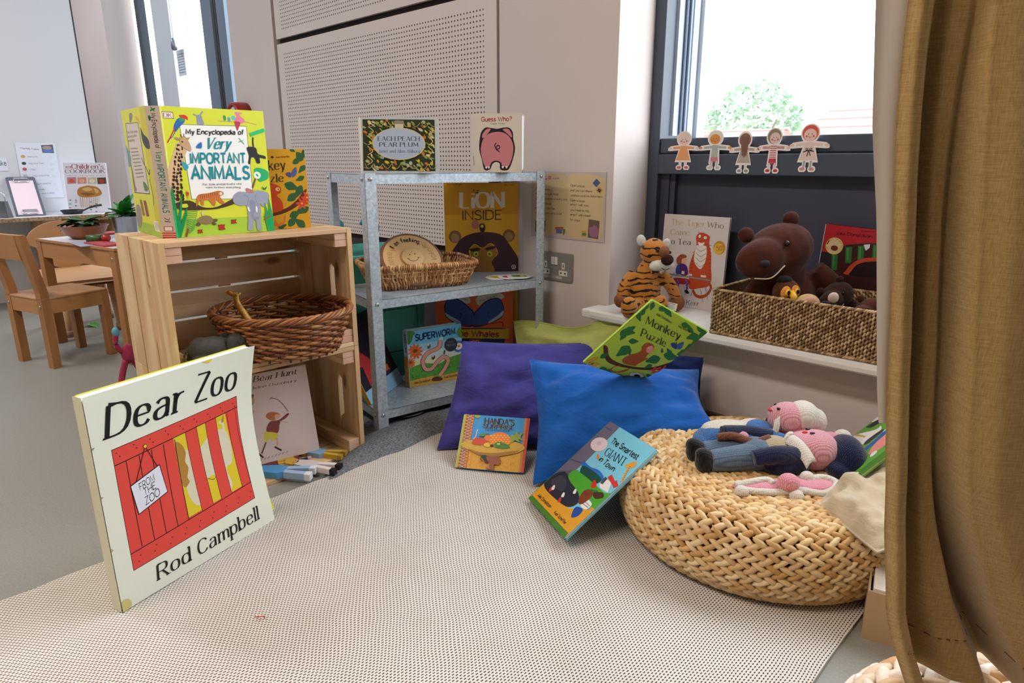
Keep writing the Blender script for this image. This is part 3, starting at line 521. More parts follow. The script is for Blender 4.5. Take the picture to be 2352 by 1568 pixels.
 'wormspine': [('p','a8c8d8',[(0,0),(460,0),(460,1000),(0,1000)]),('p','d8a038',[(460,0),(1000,0),(1000,1000),(460,1000)]),('t','1c2a5c','SUPERWORM',(60,300),(380,300),(60,750),'sans',2,0),('t','8a5a20','Donaldson Scheffler',(520,400),(860,400),(520,620),'sans',1.2,0)],
 'handa': [('p','2f8fd0',[(0,0),(1000,0),(1000,1000),(0,1000)]),('p','d49a2c',[(95,345),(957,417),(1000,0),(100,0)]),('p','b8bc50',[(0,1000),(32,1000),(33,0),(0,0)]),('l','7a8a3a',4.3,[(3,994),(35,992)],1),('l','7a8a3a',4.3,[(3,971),(34,970)],1),('l','7a8a3a',4.3,[(3,949),(34,947)],1),('l','7a8a3a',4.3,[(3,927),(34,925)],1),('l','7a8a3a',4.3,[(3,904),(34,902)],1),('l','7a8a3a',4.3,[(3,882),(34,880)],1),('l','7a8a3a',4.2,[(3,859),(34,858)],1),('l','7a8a3a',4.3,[(3,837),(34,836)],1),('l','7a8a3a',4.3,[(3,815),(34,813)],1),('l','7a8a3a',4.3,[(3,793),(34,791)],1),('l','7a8a3a',4.3,[(3,771),(34,769)],1),('l','7a8a3a',4.2,[(2,749),(34,747)],1),('l','7a8a3a',4.2,[(2,726),(34,725)],1),('l','7a8a3a',4.2,[(2,704),(34,703)],1),('l','7a8a3a',4.2,[(2,682),(34,681)],1),('l','7a8a3a',4.2,[(2,660),(34,659)],1),('l','7a8a3a',4.2,[(2,639),(34,637)],1),('l','7a8a3a',4.2,[(2,617),(33,615)],1),('l','7a8a3a',4.2,[(2,595),(33,593)],1),('l','7a8a3a',4.2,[(2,573),(33,571)],1),('l','7a8a3a',4.2,[(2,551),(33,550)],1),('l','7a8a3a',4.2,[(2,529),(33,528)],1),('l','7a8a3a',4.2,[(2,508),(33,506)],1),('l','7a8a3a',4.2,[(2,486),(33,485)],1),('l','7a8a3a',4.2,[(2,464),(33,463)],1),('l','7a8a3a',4.2,[(2,443),(33,441)],1),('l','7a8a3a',4.2,[(2,421),(33,420)],1),('l','7a8a3a',4.2,[(2,400),(33,398)],1),('l','7a8a3a',4.2,[(2,378),(33,377)],1),('l','7a8a3a',4.2,[(2,357),(33,355)],1),('l','7a8a3a',4.2,[(2,335),(33,334)],1),('l','7a8a3a',4.2,[(2,314),(33,313)],1),('l','7a8a3a',4.1,[(2,293),(33,291)],1),('l','7a8a3a',4.1,[(2,271),(33,270)],1),('l','7a8a3a',4.1,[(2,250),(32,249)],1),('l','7a8a3a',4.2,[(2,229),(32,228)],1),('l','7a8a3a',4.1,[(2,208),(32,206)],1),('l','7a8a3a',4.1,[(2,187),(32,185)],1),('l','7a8a3a',4.1,[(2,165),(32,164)],1),('l','7a8a3a',4.1,[(2,144),(32,143)],1),('l','7a8a3a',4.1,[(1,123),(32,122)],1),('l','7a8a3a',4.1,[(1,102),(32,101)],1),('l','7a8a3a',4.1,[(1,81),(32,80)],1),('l','7a8a3a',4.1,[(1,60),(32,59)],1),('l','7a8a3a',4.1,[(1,40),(32,38)],1),('l','7a8a3a',4.1,[(1,19),(32,17)],1),('p','c07038',[(33,997),(149,994),(153,0),(33,0)]),('p','a8501c',[(149,994),(155,993),(162,0),(153,0)]),('e','a8341c',48,978,14,24),('e','4a5a98',85,977,14,24),('e','a8341c',122,976,14,24),('e','a8341c',48,916,14,24),('e','4a5a98',85,914,14,24),('e','a8341c',122,913,14,24),('e','a8341c',48,853,14,24),('e','4a5a98',84,852,14,24),('e','a8341c',121,851,14,24),('e','a8341c',47,791,14,23),('e','4a5a98',84,790,14,23),('e','a8341c',121,789,13,24),('e','a8341c',47,729,14,24),('e','4a5a98',84,728,13,23),('e','a8341c',121,727,14,23),('e','a8341c',47,668,14,24),('e','4a5a98',84,667,14,24),('e','a8341c',120,666,14,24),('e','a8341c',47,606,13,24),('e','4a5a98',84,605,14,24),('e','a8341c',120,604,13,24),('e','a8341c',47,545,14,22),('e','4a5a98',83,545,14,23),('e','a8341c',120,544,14,23),('e','a8341c',47,485,14,23),('e','4a5a98',83,484,13,23),('e','a8341c',119,483,14,23),('e','a8341c',47,424,14,22),('e','4a5a98',83,424,14,22),('e','a8341c',119,423,13,22),('e','a8341c',46,364,14,22),('e','4a5a98',83,364,14,22),('e','a8341c',119,363,14,22),('e','a8341c',46,305,13,22),('e','4a5a98',82,304,14,22),('e','a8341c',118,303,14,22),('e','a8341c',46,245,13,22),('e','4a5a98',82,244,13,22),('e','a8341c',118,244,13,22),('e','a8341c',46,186,13,22),('e','4a5a98',82,185,13,22),('e','a8341c',118,184,13,22),('e','a8341c',46,127,13,22),('e','4a5a98',82,126,14,22),('e','a8341c',117,126,14,22),('e','a8341c',46,68,14,22),('e','4a5a98',81,68,13,22),('e','a8341c',117,67,13,22),('e','a8341c',45,10,14,22),('e','4a5a98',81,9,13,22),('e','a8341c',117,9,13,22),('l','e8d8a0',4.3,[(33,997),(152,933)],1),('l','e8d8a0',4.2,[(39,926),(147,996)],1),('l','e8d8a0',4.3,[(33,940),(152,876)],1),('l','e8d8a0',4.2,[(39,869),(147,939)],1),('l','e8d8a0',4.2,[(33,882),(151,819)],1),('l','e8d8a0',4.2,[(39,812),(147,882)],1),('l','e8d8a0',4.2,[(33,825),(151,763)],1),('l','e8d8a0',4.2,[(39,756),(146,825)],1),('l','e8d8a0',4.2,[(33,769),(151,706)],1),('l','e8d8a0',4.2,[(39,699),(146,768)],1),('l','e8d8a0',4.2,[(33,712),(151,650)],1),('l','e8d8a0',4.2,[(39,643),(146,712)],1),('l','e8d8a0',4.2,[(33,656),(150,594)],1),('l','e8d8a0',4.2,[(39,587),(146,656)],1),('l','e8d8a0',4.2,[(33,600),(150,539)],1),('l','e8d8a0',4.2,[(39,532),(146,600)],1),('l','e8d8a0',4.2,[(33,544),(150,483)],1),('l','e8d8a0',4.2,[(39,476),(145,544)],1),('l','e8d8a0',4.2,[(33,489),(150,428)],1),('l','e8d8a0',4.2,[(39,421),(145,489)],1),('l','e8d8a0',4.2,[(33,434),(149,373)],1),('l','e8d8a0',4.2,[(39,366),(145,434)],1),('l','e8d8a0',4.2,[(33,379),(149,319)],1),('l','e8d8a0',4.1,[(39,311),(145,379)],1),('l','e8d8a0',4.2,[(33,324),(149,264)],1),('l','e8d8a0',4.2,[(39,257),(144,324)],1),('l','e8d8a0',4.2,[(33,269),(149,210)],1),('l','e8d8a0',4.1,[(39,203),(144,270)],1),('l','e8d8a0',4.1,[(33,215),(148,156)],1),('l','e8d8a0',4.1,[(39,149),(144,215)],1),('l','e8d8a0',4.0,[(33,161),(148,103)],1),('l','e8d8a0',4.0,[(39,95),(144,162)],1),('l','e8d8a0',4.1,[(33,107),(148,49)],1),('l','e8d8a0',4.1,[(39,41),(143,108)],1),('l','e8d8a0',4.1,[(33,54),(148,-4)],1),('l','e8d8a0',4.0,[(39,-12),(143,54)],1),('p','b87a34',[(921,1002),(953,1000),(959,2),(928,3)]),('p','c23a24',[(953,1000),(1000,1000),(1000,0),(959,1)]),('s','8aa83a',[(158,991),(255,989),(226,941),(179,949)]),('t','c9a03a',"HANDA'S",(325,842),(768,846),(321,949),'serif',2.4,0),('t','c9a03a','SURPRISE',(315,760),(775,760),(314,828),'serif',2.2,0),('t','14203c',"HANDA'S",(328,845),(771,848),(323,951),'serif',2.4,0),('t','14203c','SURPRISE',(318,762),(778,762),(316,831),'serif',2.2,0),('t','14385c','EILEEN BROWNE',(362,711),(730,720),(361,742),'serif',1.4,0),('l','cfc8b8',14.7,[(195,533),(227,592),(231,679),(242,723)]),('x',9,120,160,880,10,260,('b87a1c','e8b83a','c98a24'),'l',6,60),('s','c9a03a',[(42,449),(167,511),(480,521),(835,536),(976,443),(911,364),(779,301),(566,248),(390,234),(200,309),(54,377)]),('s','9a6a2c',[(139,350),(336,300),(600,317),(899,386),(779,301),(566,244),(390,234),(250,278)]),('x',4,110,40,960,330,470,('e0c050','a87a24','d8b040'),'l',6,30),('e','dc7a2c',419,570,62,58),('s','4a8a2c',[(270,603),(327,646),(375,626),(335,589)]),('s','4a8a2c',[(358,649),(414,664),(400,635)]),('s','c4442a',[(188,465),(209,534),(276,564),(359,551),(413,502),(400,458),(315,428),(215,437)]),('s','8a9a3a',[(739,586),(763,674),(801,654),(834,744),(861,673),(918,716),(894,627),(938,559),(873,589),(889,530),(814,558),(777,505)]),('s','dc7a2c',[(427,577),(471,643),(563,690),(664,676),(738,598),(757,491),(711,468),(534,460),(449,494)]),('e','f0a848',457,617,15,14,10),('e','f0a848',506,622,15,13,10),('e','f0a848',555,627,16,14,10),('e','f0a848',603,633,15,14,10),('e','f0a848',652,638,15,13,10),('e','f0a848',700,643,15,13,10),('e','f0a848',486,581,15,14,10),('e','f0a848',535,586,15,13,10),('e','f0a848',583,591,15,13,10),('e','f0a848',632,596,15,14,10),('e','f0a848',680,602,15,14,10),('e','f0a848',728,607,15,13,10),('e','f0a848',469,540,15,14,10),('e','f0a848',517,545,15,13,10),('e','f0a848',566,550,15,13,10),('e','f0a848',614,555,15,14,10),('e','f0a848',663,561,14,13,10),('e','f0a848',711,566,15,13,10),('e','f0a848',497,504,15,13,10),('e','f0a848',546,509,15,13,10),('e','f0a848',594,514,15,14,10),('e','f0a848',643,520,14,14,10),('e','f0a848',691,525,15,13,10),('e','f0a848',739,530,15,13,10),('e','f0a848',480,463,15,13,10),('e','f0a848',529,468,15,13,10),('e','f0a848',577,474,15,14,10),('e','f0a848',625,479,15,13,10),('e','f0a848',673,484,15,13,10),('e','f0a848',722,490,14,14,10),('e','4a8a3a',580,453,63,58),('s','3a7a34',[(533,466),(589,511),(672,494),(745,447),(750,412),(633,393),(560,409)]),('e','a8c85a',586,472,26,17),('s','dcb83a',[(368,436),(398,476),(445,463),(462,416),(418,399)]),('e','3a1c2c',489,431,24,24),('s','2a1c1c',[(362,243),(442,246),(476,196),(454,111),(414,141),(374,196)]),('s','8a4a30',[(435,233),(523,237),(613,253),(628,213),(650,186),(640,161),(650,139),(624,92),(562,93),(565,17),(503,16),(488,115),(449,169)]),('s','a86458',[(438,15),(472,48),(512,14)]),('l','1a1210',7.2,[(334,252),(357,218),(351,170),(391,145)]),('l','1a1210',7.2,[(397,163),(419,136),(429,102)]),('e','2a1410',609,225,10,7)],
 'giant': [('p','78c0d8',[(0,0),(1000,0),(1000,1000),(0,1000)]),('p','6a6478',[(0,1000),(224,1001),(262,568),(225,307),(-8,207)]),('l','504a5c',14.0,[(6,507),(217,540),(239,579)]),('l','504a5c',10.8,[(15,931),(169,934)]),('p','585264',[(-61,332),(288,477),(341,255),(-31,197)]),('s','2a6ac0',[(228,565),(398,562),(549,584),(698,568),(740,527),(573,535),(287,517)]),('s','1c4a3c',[(275,522),(464,549),(719,538),(660,454),(424,432)]),('s','4aa02c',[(223,388),(243,458),(423,472),(701,472),(923,473),(1057,514),(1080,394),(967,304),(643,310),(406,324)]),('p','d89a2c',[(-80,176),(276,185),(669,184),(850,249),(908,314),(1005,322),(1000,0),(4,19)]),('s','2a2c38',[(-32,218),(13,321),(129,390),(338,355),(601,330),(728,270),(658,189),(411,165),(90,166)]),('s','3c3e4a',[(64,238),(131,349),(316,325),(364,245)]),('p','4a7a2c',[(0,0),(15,45),(985,49),(1000,0)]),('s','4a7a2c',[(-20,29),(393,36),(817,42),(976,26),(947,2),(12,-5)]),('s','5a98c0',[(767,326),(867,353),(948,295),(870,277)]),('s','e4e0da',[(737,294),(797,340),(911,335),(909,277),(820,264)]),('s','2a4a9a',[(750,232),(870,259),(892,193),(824,151)]),('l','2a2a2a',4.5,[(783,291),(909,296)],1),('l','2a2a2a',4.5,[(792,315),(908,314)],1),('s','7a3a24',[(642,368),(703,414),(785,412),(817,359),(789,279),(707,280)]),('s','c8301f',[(681,434),(627,498),(721,480),(743,451)]),('s','3a6a34',[(703,414),(824,448),(825,410)]),('s','4a2c20',[(785,412),(894,460),(963,434),(876,385)]),('p','e0dcd8',[(741,499),(739,566),(880,568),(952,486),(803,477)]),('p','c83a34',[(759,584),(778,621),(929,589),(900,558)]),('p','c83a34',[(880,568),(909,609),(997,581),(970,541)]),('p','4a4a5a',[(741,508),(728,575),(780,573),(792,511)]),('l','d8983a',29.5,[(986,623),(915,716),(904,769)]),('s','d8983a',[(825,746),(886,815),(932,818),(952,779),(899,744)]),('e','8a4a1c',972,646,8,4),('e','8a4a1c',962,662,8,4),('e','8a4a1c',952,679,8,4),('e','8a4a1c',941,695,8,4),('e','8a4a1c',931,712,8,4),('e','8a4a1c',921,728,8,4),('e','8a4a1c',910,745,8,4),('e','8a4a1c',900,761,8,4),('s','c83a34',[(184,171),(155,208),(182,216),(225,186)]),('s','c83a34',[(455,161),(428,197),(454,205),(494,175)]),('s','e4e0da',[(432,211),(404,246),(430,254),(471,224)]),('s','e4e0da',[(195,197),(165,234),(193,241),(236,211)]),('s','e4e0da',[(538,298),(510,333),(536,341),(576,311)]),('e','d8c4cc',191,766,151,72),('e','c8b0ba',179,772,46,21),('t','1c2430','The Smartest',(325,838),(888,838),(306,891),'hand',1.6,0),('t','1c2430','GIANT',(408,717),(811,731),(372,790),'serif',1.2,0),('t','1c2430','in Town',(417,650),(749,643),(415,700),'hand',1.6,0),('s','d87a3a',[(356,657),(315,691),(382,677),(394,651)]),('t','2a2018','Julia Donaldson',(93,73),(441,78),(88,102),'hand',1.4,0),('t','2a2018','Axel Scheffler',(556,73),(846,75),(551,100),'hand',1.4,0)],
 'monkey': [('p','b4d84c',[(0,0),(1000,0),(1000,1000),(0,1000)]),('s','5a3a24',[(13,289),(73,303),(210,209),(399,180),(616,209),(825,296),(958,438),(1044,584),(998,815),(1037,820),(1136,540),(1039,377),(849,252),(631,170),(400,124),(214,150)]),('s','2f7a44',[(90,546),(156,570),(145,619),(121,666),(79,641),(46,607)]),('l','1c3a20',2.7,[(90,546),(118,654)],1),('s','2f7a44',[(99,550),(64,518),(90,477),(125,440),(144,470),(152,507)]),('l','1c3a20',2.7,[(99,550),(122,451)],1),('s','2f7a44',[(30,571),(29,522),(80,486),(134,458),(125,499),(104,542)]),('l','1c3a20',2.7,[(30,571),(123,470)],1),('s','2f7a44',[(32,545),(132,523),(176,559),(203,599),(127,607),(52,604)]),('l','1c3a20',2.7,[(32,545),(186,594)],1),('s','2f7a44',[(231,477),(307,466),(333,497),(345,531),(290,533),(236,525)]),('l','1c3a20',2.7,[(231,477),(334,526)],1),('s','2f7a44',[(314,433),(225,394),(248,319),(289,247),(346,288),(388,343)]),('l','1c3a20',2.8,[(314,433),(292,266)],1),('s','2f7a44',[(306,415),(330,368),(383,346),(435,332),(409,368),(372,404)]),('l','1c3a20',2.8,[(306,415),(422,341)],1),('s','2f7a44',[(817,473),(704,472),(687,414),(691,352),(771,364),(844,390)]),('l','1c3a20',2.8,[(817,473),(703,365)],1),('s','2f7a44',[(766,536),(758,562),(728,577),(698,588),(709,568),(726,547)]),('l','1c3a20',2.7,[(766,536),(704,583)],1),('s','2f7a44',[(808,527),(934,494),(990,531),(1026,575),(931,590),(836,593)]),('l','1c3a20',2.8,[(808,527),(1004,570)],1),('s','2f7a44',[(926,556),(872,604),(809,614),(754,615),(801,581),(859,549)]),('l','1c3a20',2.7,[(926,556),(771,609)],1),('s','2f7a44',[(278,1057),(180,1046),(170,994),(178,941),(247,957),(308,986)]),('l','1c3a20',2.4,[(278,1057),(188,952)],1),('s','2f7a44',[(210,1003),(268,953),(338,945),(400,946),(347,981),(284,1013)]),('l','1c3a20',2.4,[(210,1003),(381,952)],1),('s','2f7a44',[(149,963),(221,947),(254,970),(275,997),(220,1003),(166,1002)]),('l','1c3a20',2.4,[(149,963),(262,993)],1),('s','2f7a44',[(788,1002),(876,956),(947,962),(1005,977),(932,1006),(852,1030)]),('l','1c3a20',2.5,[(788,1002),(983,979)],1),('s','2f7a44',[(982,992),(925,954),(962,899),(1011,848),(1044,884),(1061,930)]),('l','1c3a20',2.5,[(982,992),(1008,863)],1),('s','2f7a44',[(938,919),(844,915),(833,868),(839,820),(906,831),(965,854)]),('l','1c3a20',2.5,[(938,919),(849,830)],1),('s','2f7a44',[(1037,914),(941,879),(967,808),(1013,739),(1074,777),(1118,828)]),('l','1c3a20',2.5,[(1037,914),(1016,757)],1),('s','2f7a44',[(1021,798),(953,783),(961,740),(981,696),(1026,715),(1062,743)]),('l','1c3a20',2.6,[(1021,798),(985,707)],1),('s','2f7a44',[(1042,697),(957,692),(950,647),(959,600),(1018,612),(1070,635)]),('l','1c3a20',2.7,[(1042,697),(967,610)],1),('s','2f7a44',[(-37,842),(28,857),(27,897),(14,937),(-29,919),(-66,894)]),('l','1c3a20',2.5,[(-37,842),(9,927)],1),('s','2f7a44',[(-17,803),(14,760),(67,747),(117,740),(85,772),(44,802)]),('l','1c3a20',2.5,[(-17,803),(103,747)],1),('s','2f7a44',[(16,890),(-46,860),(-28,810),(3,763),(42,793),(69,832)]),('l','1c3a20',2.5,[(16,890),(4,776)],1),('s','2f7a44',[(-5,951),(-56,928),(-43,888),(-19,850),(13,874),(37,904)]),('l','1c3a20',2.4,[(-5,951),(-18,860)],1),('s','2f7a44',[(29,990),(14,956),(49,925),(89,900),(92,929),(85,962)]),('l','1c3a20',2.4,[(29,990),(83,909)],1),('s','2f7a44',[(132,141),(179,161),(167,200),(147,237),(118,217),(97,188)]),('l','1c3a20',3.0,[(132,141),(146,228)],1),('s','2f7a44',[(95,62),(61,39),(77,4),(100,-29),(120,-7),(132,22)]),('l','1c3a20',3.1,[(95,62),(99,-20)],1),('s','2f7a44',[(370,40),(291,44),(274,3),(270,-41),(327,-35),(380,-20)]),('l','1c3a20',3.1,[(370,40),(280,-33)],1),('s','2f7a44',[(521,19),(434,53),(386,30),(352,0),(419,-19),(490,-28)]),('l','1c3a20',3.1,[(521,19),(369,2)],1),('s','2f7a44',[(741,-3),(640,23),(598,-12),(573,-53),(648,-65),(725,-65)]),('l','1c3a20',3.1,[(741,-3),(590,-48)],1),('s','2f7a44',[(772,79),(863,46),(910,69),(943,99),(873,117),(802,126)]),('l','1c3a20',3.1,[(772,79),(926,97)],1),('s','2f7a44',[(590,935),(668,911),(710,930),(739,954),(679,966),(616,972)]),('l','1c3a20',2.5,[(590,935),(724,952)],1),('s','2f7a44',[(704,938),(763,901),(817,902),(862,910),(812,934),(754,954)]),('l','1c3a20',2.5,[(704,938),(846,912)],1),('s','2f7a44',[(816,353),(768,342),(772,309),(785,277),(817,290),(843,311)]),('l','1c3a20',2.9,[(816,353),(789,284)],1),('s','2f7a44',[(928,189),(990,161),(1029,172),(1058,189),(1008,206),(956,217)]),('l','1c3a20',3.0,[(928,189),(1045,189)],1),('s','a85a2c',[(448,497),(457,562),(545,577),(615,534),(619,459),(633,399),(673,403),(660,352),(640,267),(644,238),(480,204),(402,257),(424,342),(479,398),(494,448)]),('s','e89a90',[(516,515),(551,560),(611,532),(624,467),(563,467)]),('s','b8651c',[(485,160),(432,97),(477,30),(570,60),(621,165),(645,145),(614,49),(501,9),(420,65),(445,140)]),('e','f4f0e0',552,524,16,14),('e','202020',553,525,6,6),('s','2a4a9a',[(733,688),(788,714),(868,656),(787,659)]),('s','3a6ab8',[(820,702),(862,771),(921,695),(886,665)]),('l','2a2018',7.0,[(771,734),(870,657)]),('e','d84a44',992,332,35,15),('e','d84a44',1005,295,35,15,-59.99999999999999),('e','d84a44',962,274,35,16,-119.99999999999999),('e','d84a44',906,290,35,16,-180.0),('e','d84a44',894,327,35,16,-239.99999999999997),('e','d84a44',937,348,35,15,-300.0),('e','f0c84a',949,311,14,13),('e','d84a44',1091,403,35,14),('e','d84a44',1104,366,35,15,-59.99999999999999),('e','d84a44',1062,345,35,15,-119.99999999999999),('e','d84a44',1006,361,35,15,-180.0),('e','d84a44',993,397,35,15,-239.99999999999997),('e','d84a44',1035,418,34,15,-300.0),('e','f0c84a',1049,382,14,13),('e','f0b03a',107,113,20,10),('e','f0b03a',109,88,20,10,-72.02079484794447),('e','f0b03a',75,82,20,10,-144.04158969588894),('e','f0b03a',52,103,20,10,-216.06238454383345),('e','f0b03a',72,122,20,10,-288.0831793917779),('e','f0b03a',204,53,20,10),('e','f0b03a',206,28,20,10,-72.02079484794447),('e','f0b03a',172,21,20,10,-144.04158969588894),('e','f0b03a',148,42,20,10,-216.06238454383345),('e','f0b03a',168,62,20,10,-288.0831793917779),('e','f0b03a',79,54,20,10),('e','f0b03a',81,28,20,10,-72.02079484794447),('e','f0b03a',46,22,20,10,-144.04158969588894),('e','f0b03a',23,43,20,10,-216.06238454383345),('e','f0b03a',43,63,20,10,-288.0831793917779),('e','f0b03a',175,23,20,10),('e','f0b03a',177,-3,20,10,-72.02079484794447),('e','f0b03a',142,-9,20,10,-144.04158969588894),('e','f0b03a',119,12,20,10,-216.06238454383345),('e','f0b03a',139,32,20,10,-288.0831793917779),('t','1c2a18','Julia Donaldson',(197,889),(475,886),(184,914),'hand',1.4,0),('t','1c2a18','Axel Scheffler',(584,892),(803,897),(567,917),'hand',1.4,0),('t','16201a','Monkey',(196,747),(771,771),(145,833),'serif',1.3,-0.15),('t','16201a','Puzzle',(294,602),(703,619),(244,684),'serif',1.3,-0.15),('e','e8e8e4',845,112,108,56),('e','3a2c24',854,113,52,26)],
 'omonkey': [('p','c8921e',[(0,0),(1000,0),(1000,1000),(0,1000)]),('s','5a2c1c',[(415,201),(551,236),(689,271),(834,367),(954,488),(981,476),(885,330),(755,246),(587,187),(412,165)]),('s','2f5a34',[(675,570),(717,495),(797,491),(872,500),(829,551),(771,596)]),('l','1c3a20',1.9,[(675,570),(853,507)],1),('s','2f5a34',[(696,355),(787,352),(836,406),(869,463),(799,455),(726,433)]),('l','1c3a20',1.9,[(696,355),(852,452)],1),('s','2f5a34',[(918,548),(836,513),(822,450),(822,391),(880,426),(933,473)]),('l','1c3a20',1.9,[(918,548),(832,407)],1),('s','2f5a34',[(819,821),(884,817),(921,855),(947,895),(897,890),(844,876)]),('l','1c3a20',1.9,[(819,821),(934,887)],1),('s','2f5a34',[(990,919),(916,929),(869,888),(834,845),(893,845),(956,857)]),('l','1c3a20',1.9,[(990,919),(850,852)],1),('s','2f5a34',[(885,964),(879,903),(924,877),(972,860),(968,905),(952,952)]),('l','1c3a20',1.9,[(885,964),(963,870)],1),('s','2f5a34',[(795,1002),(809,970),(841,967),(872,969),(857,991),(835,1011)]),('l','1c3a20',1.9,[(795,1002),(865,972)],1),('s','2f5a34',[(994,801),(929,789),(904,746),(890,703),(938,719),(987,744)]),('l','1c3a20',1.9,[(994,801),(900,713)],1),('s','2f5a34',[(968,657),(911,669),(871,640),(841,607),(887,604),(936,609)]),('l','1c3a20',1.9,[(968,657),(854,612)],1),('s','2f5a34',[(991,268),(911,277),(865,232),(832,184),(894,187),(959,201)]),('l','1c3a20',2.0,[(991,268),(847,193)],1),('s','2f5a34',[(705,149),(784,133),(836,174),(876,220),(813,224),(745,215)]),('l','1c3a20',1.9,[(705,149),(859,213)],1),('s','2f5a34',[(681,28),(763,46),(789,103),(802,160),(742,137),(683,102)]),('l','1c3a20',1.9,[(681,28),(790,147)],1),('s','2f5a34',[(914,11),(902,88),(837,112),(771,124),(791,68),(825,13)]),('l','1c3a20',2.0,[(914,11),(785,113)],1),('s','2f5a34',[(821,221),(874,202),(915,227),(948,256),(905,264),(856,264)]),('l','1c3a20',1.9,[(821,221),(936,253)],1),('s','2f5a34',[(531,18),(583,-1),(623,24),(656,53),(613,61),(566,61)]),('l','1c3a20',1.9,[(531,18),(643,49)],1),('s','2f5a34',[(983,996),(955,951),(975,917),(1002,890),(1017,926),(1025,967)]),('l','1c3a20',1.9,[(983,996),(1000,901)],1),('s','b8401c',[(449,556),(542,569),(618,522),(612,463),(556,427),(616,355),(619,247),(496,212),(417,225)]),('s','c8702c',[(501,128),(535,67),(619,102),(625,162),(653,174),(631,77),(546,36),(481,56)]),('e','e8b870',576,504,32,24),('e','201810',584,504,9,8),('s','4a4a6a',[(707,701),(769,713),(777,654),(724,665)]),('s','4a5a8a',[(781,702),(856,780),(863,703),(804,649)]),('e','c8442c',945,318,44,17),('e','c8442c',919,282,44,17,-59.99999999999999),('e','c8442c',872,282,44,17,-119.99999999999999),('e','c8442c',851,318,44,17,-180.0),('e','c8442c',878,354,44,17,-239.99999999999997),('e','c8442c',925,354,44,17,-300.0),('e','e8a83a',898,318,14,12),('e','c8442c',1028,391,45,17),('e','c8442c',1001,355,44,17,-59.99999999999999),('e','c8442c',954,355,44,17,-119.99999999999999),('e','c8442c',933,391,44,17,-180.0),('e','c8442c',960,427,44,17,-239.99999999999997),('e','c8442c',1007,427,44,17,-300.0),('e','e8a83a',981,391,14,12),('t','2a1c10','Monkey',(183,727),(706,754),(189,842),'serif',1.3,0),('t','2a1c10','Puzzle',(232,587),(665,600),(236,682),'serif',1.3,0),('t','3a2c18','Axel Scheffler',(592,892),(786,900),(594,911),'hand',1.5,0),('e','2a1c10',545,902,18,14)],
 'bear': [('p','c8b4b0',[(0,0),(1000,0),(1000,1000),(0,1000)]),('t','6a5048','ing on a',(167,905),(449,914),(174,966),'serif',1.4,0.1),('t','3a2420','Bear',(481,916),(664,914),(493,975),'serif',1.5,0.1),('t','3a2420','Hunt',(696,915),(896,916),(707,974),'serif',1.5,0.1),('t','5a4a44','Helen Oxenbury',(434,839),(883,832),(438,867),'serif',1.4,0.1),('s','c89a70',[(323,861),(368,848),(370,811),(339,791),(298,798)]),('s','d8c050',[(260,856),(317,882),(352,856),(318,805),(277,791),(248,817)]),('s','b87888',[(239,767),(285,795),(323,778),(331,718),(373,689),(364,658),(292,672),(247,648),(218,697)]),('l','4a3430',3.3,[(239,767),(285,795),(323,778)]),('s','b88868',[(378,752),(444,761),(460,716),(431,667),(367,668)]),('s','7a4a30',[(330,761),(403,795),(462,779),(447,750),(396,749),(364,701),(331,718)]),('s','c89a80',[(364,658),(410,638),(451,597),(405,572),(362,603)]),('s','50585c',[(256,635),(327,663),(380,622),(380,555),(350,470),(341,391),(251,397),(162,448),(204,524)]),('s','b8a8a4',[(172,417),(285,380),(336,273),(262,79),(206,74),(276,250),(226,310),(107,131),(109,205),(185,308)]),('l','3a3430',4.6,[(172,417),(185,308),(112,204)]),('l','3a3430',4.8,[(285,380),(337,266),(265,91)]),('l','3a3430',4.8,[(276,250),(207,80)]),('s','7a3a38',[(520,351),(565,448),(654,447),(735,495),(761,489),(724,450),(661,416),(620,305)]),('s','a8643c',[(537,523),(585,553),(659,522),(669,479),(615,455),(565,471)]),('s','c89a80',[(630,516),(673,496),(658,464),(618,466)]),('s','c8b440',[(506,349),(613,307),(609,259),(559,227),(541,268),(490,231),(490,298)]),('l','5a4030',14.8,[(498,235),(441,123)]),('l','c89a80',15.0,[(607,253),(600,161)]),('l','3a2420',17.5,[(415,130),(450,76)]),('l','3a2420',17.7,[(571,162),(629,103)]),('l','4a3a34',5.8,[(605,710),(670,677),(719,601),(754,520)]),('l','4a3a34',4.7,[(626,712),(600,690)],1),('l','c89a80',9.8,[(663,427),(733,395)]),('l','6a5a54',5.1,[(386,48),(406,68)],1),('l','6a5a54',5.0,[(421,49),(440,70)],1),('l','6a5a54',5.1,[(455,51),(475,72)],1),('l','6a5a54',5.2,[(490,52),(509,73)],1),('l','6a5a54',5.1,[(525,54),(544,75)],1),('l','6a5a54',5.2,[(560,56),(579,77)],1),('l','6a5a54',5.2,[(595,57),(614,78)],1),('l','6a5a54',5.2,[(630,59),(650,80)],1),('l','6a5a54',5.2,[(666,61),(685,82)],1)],
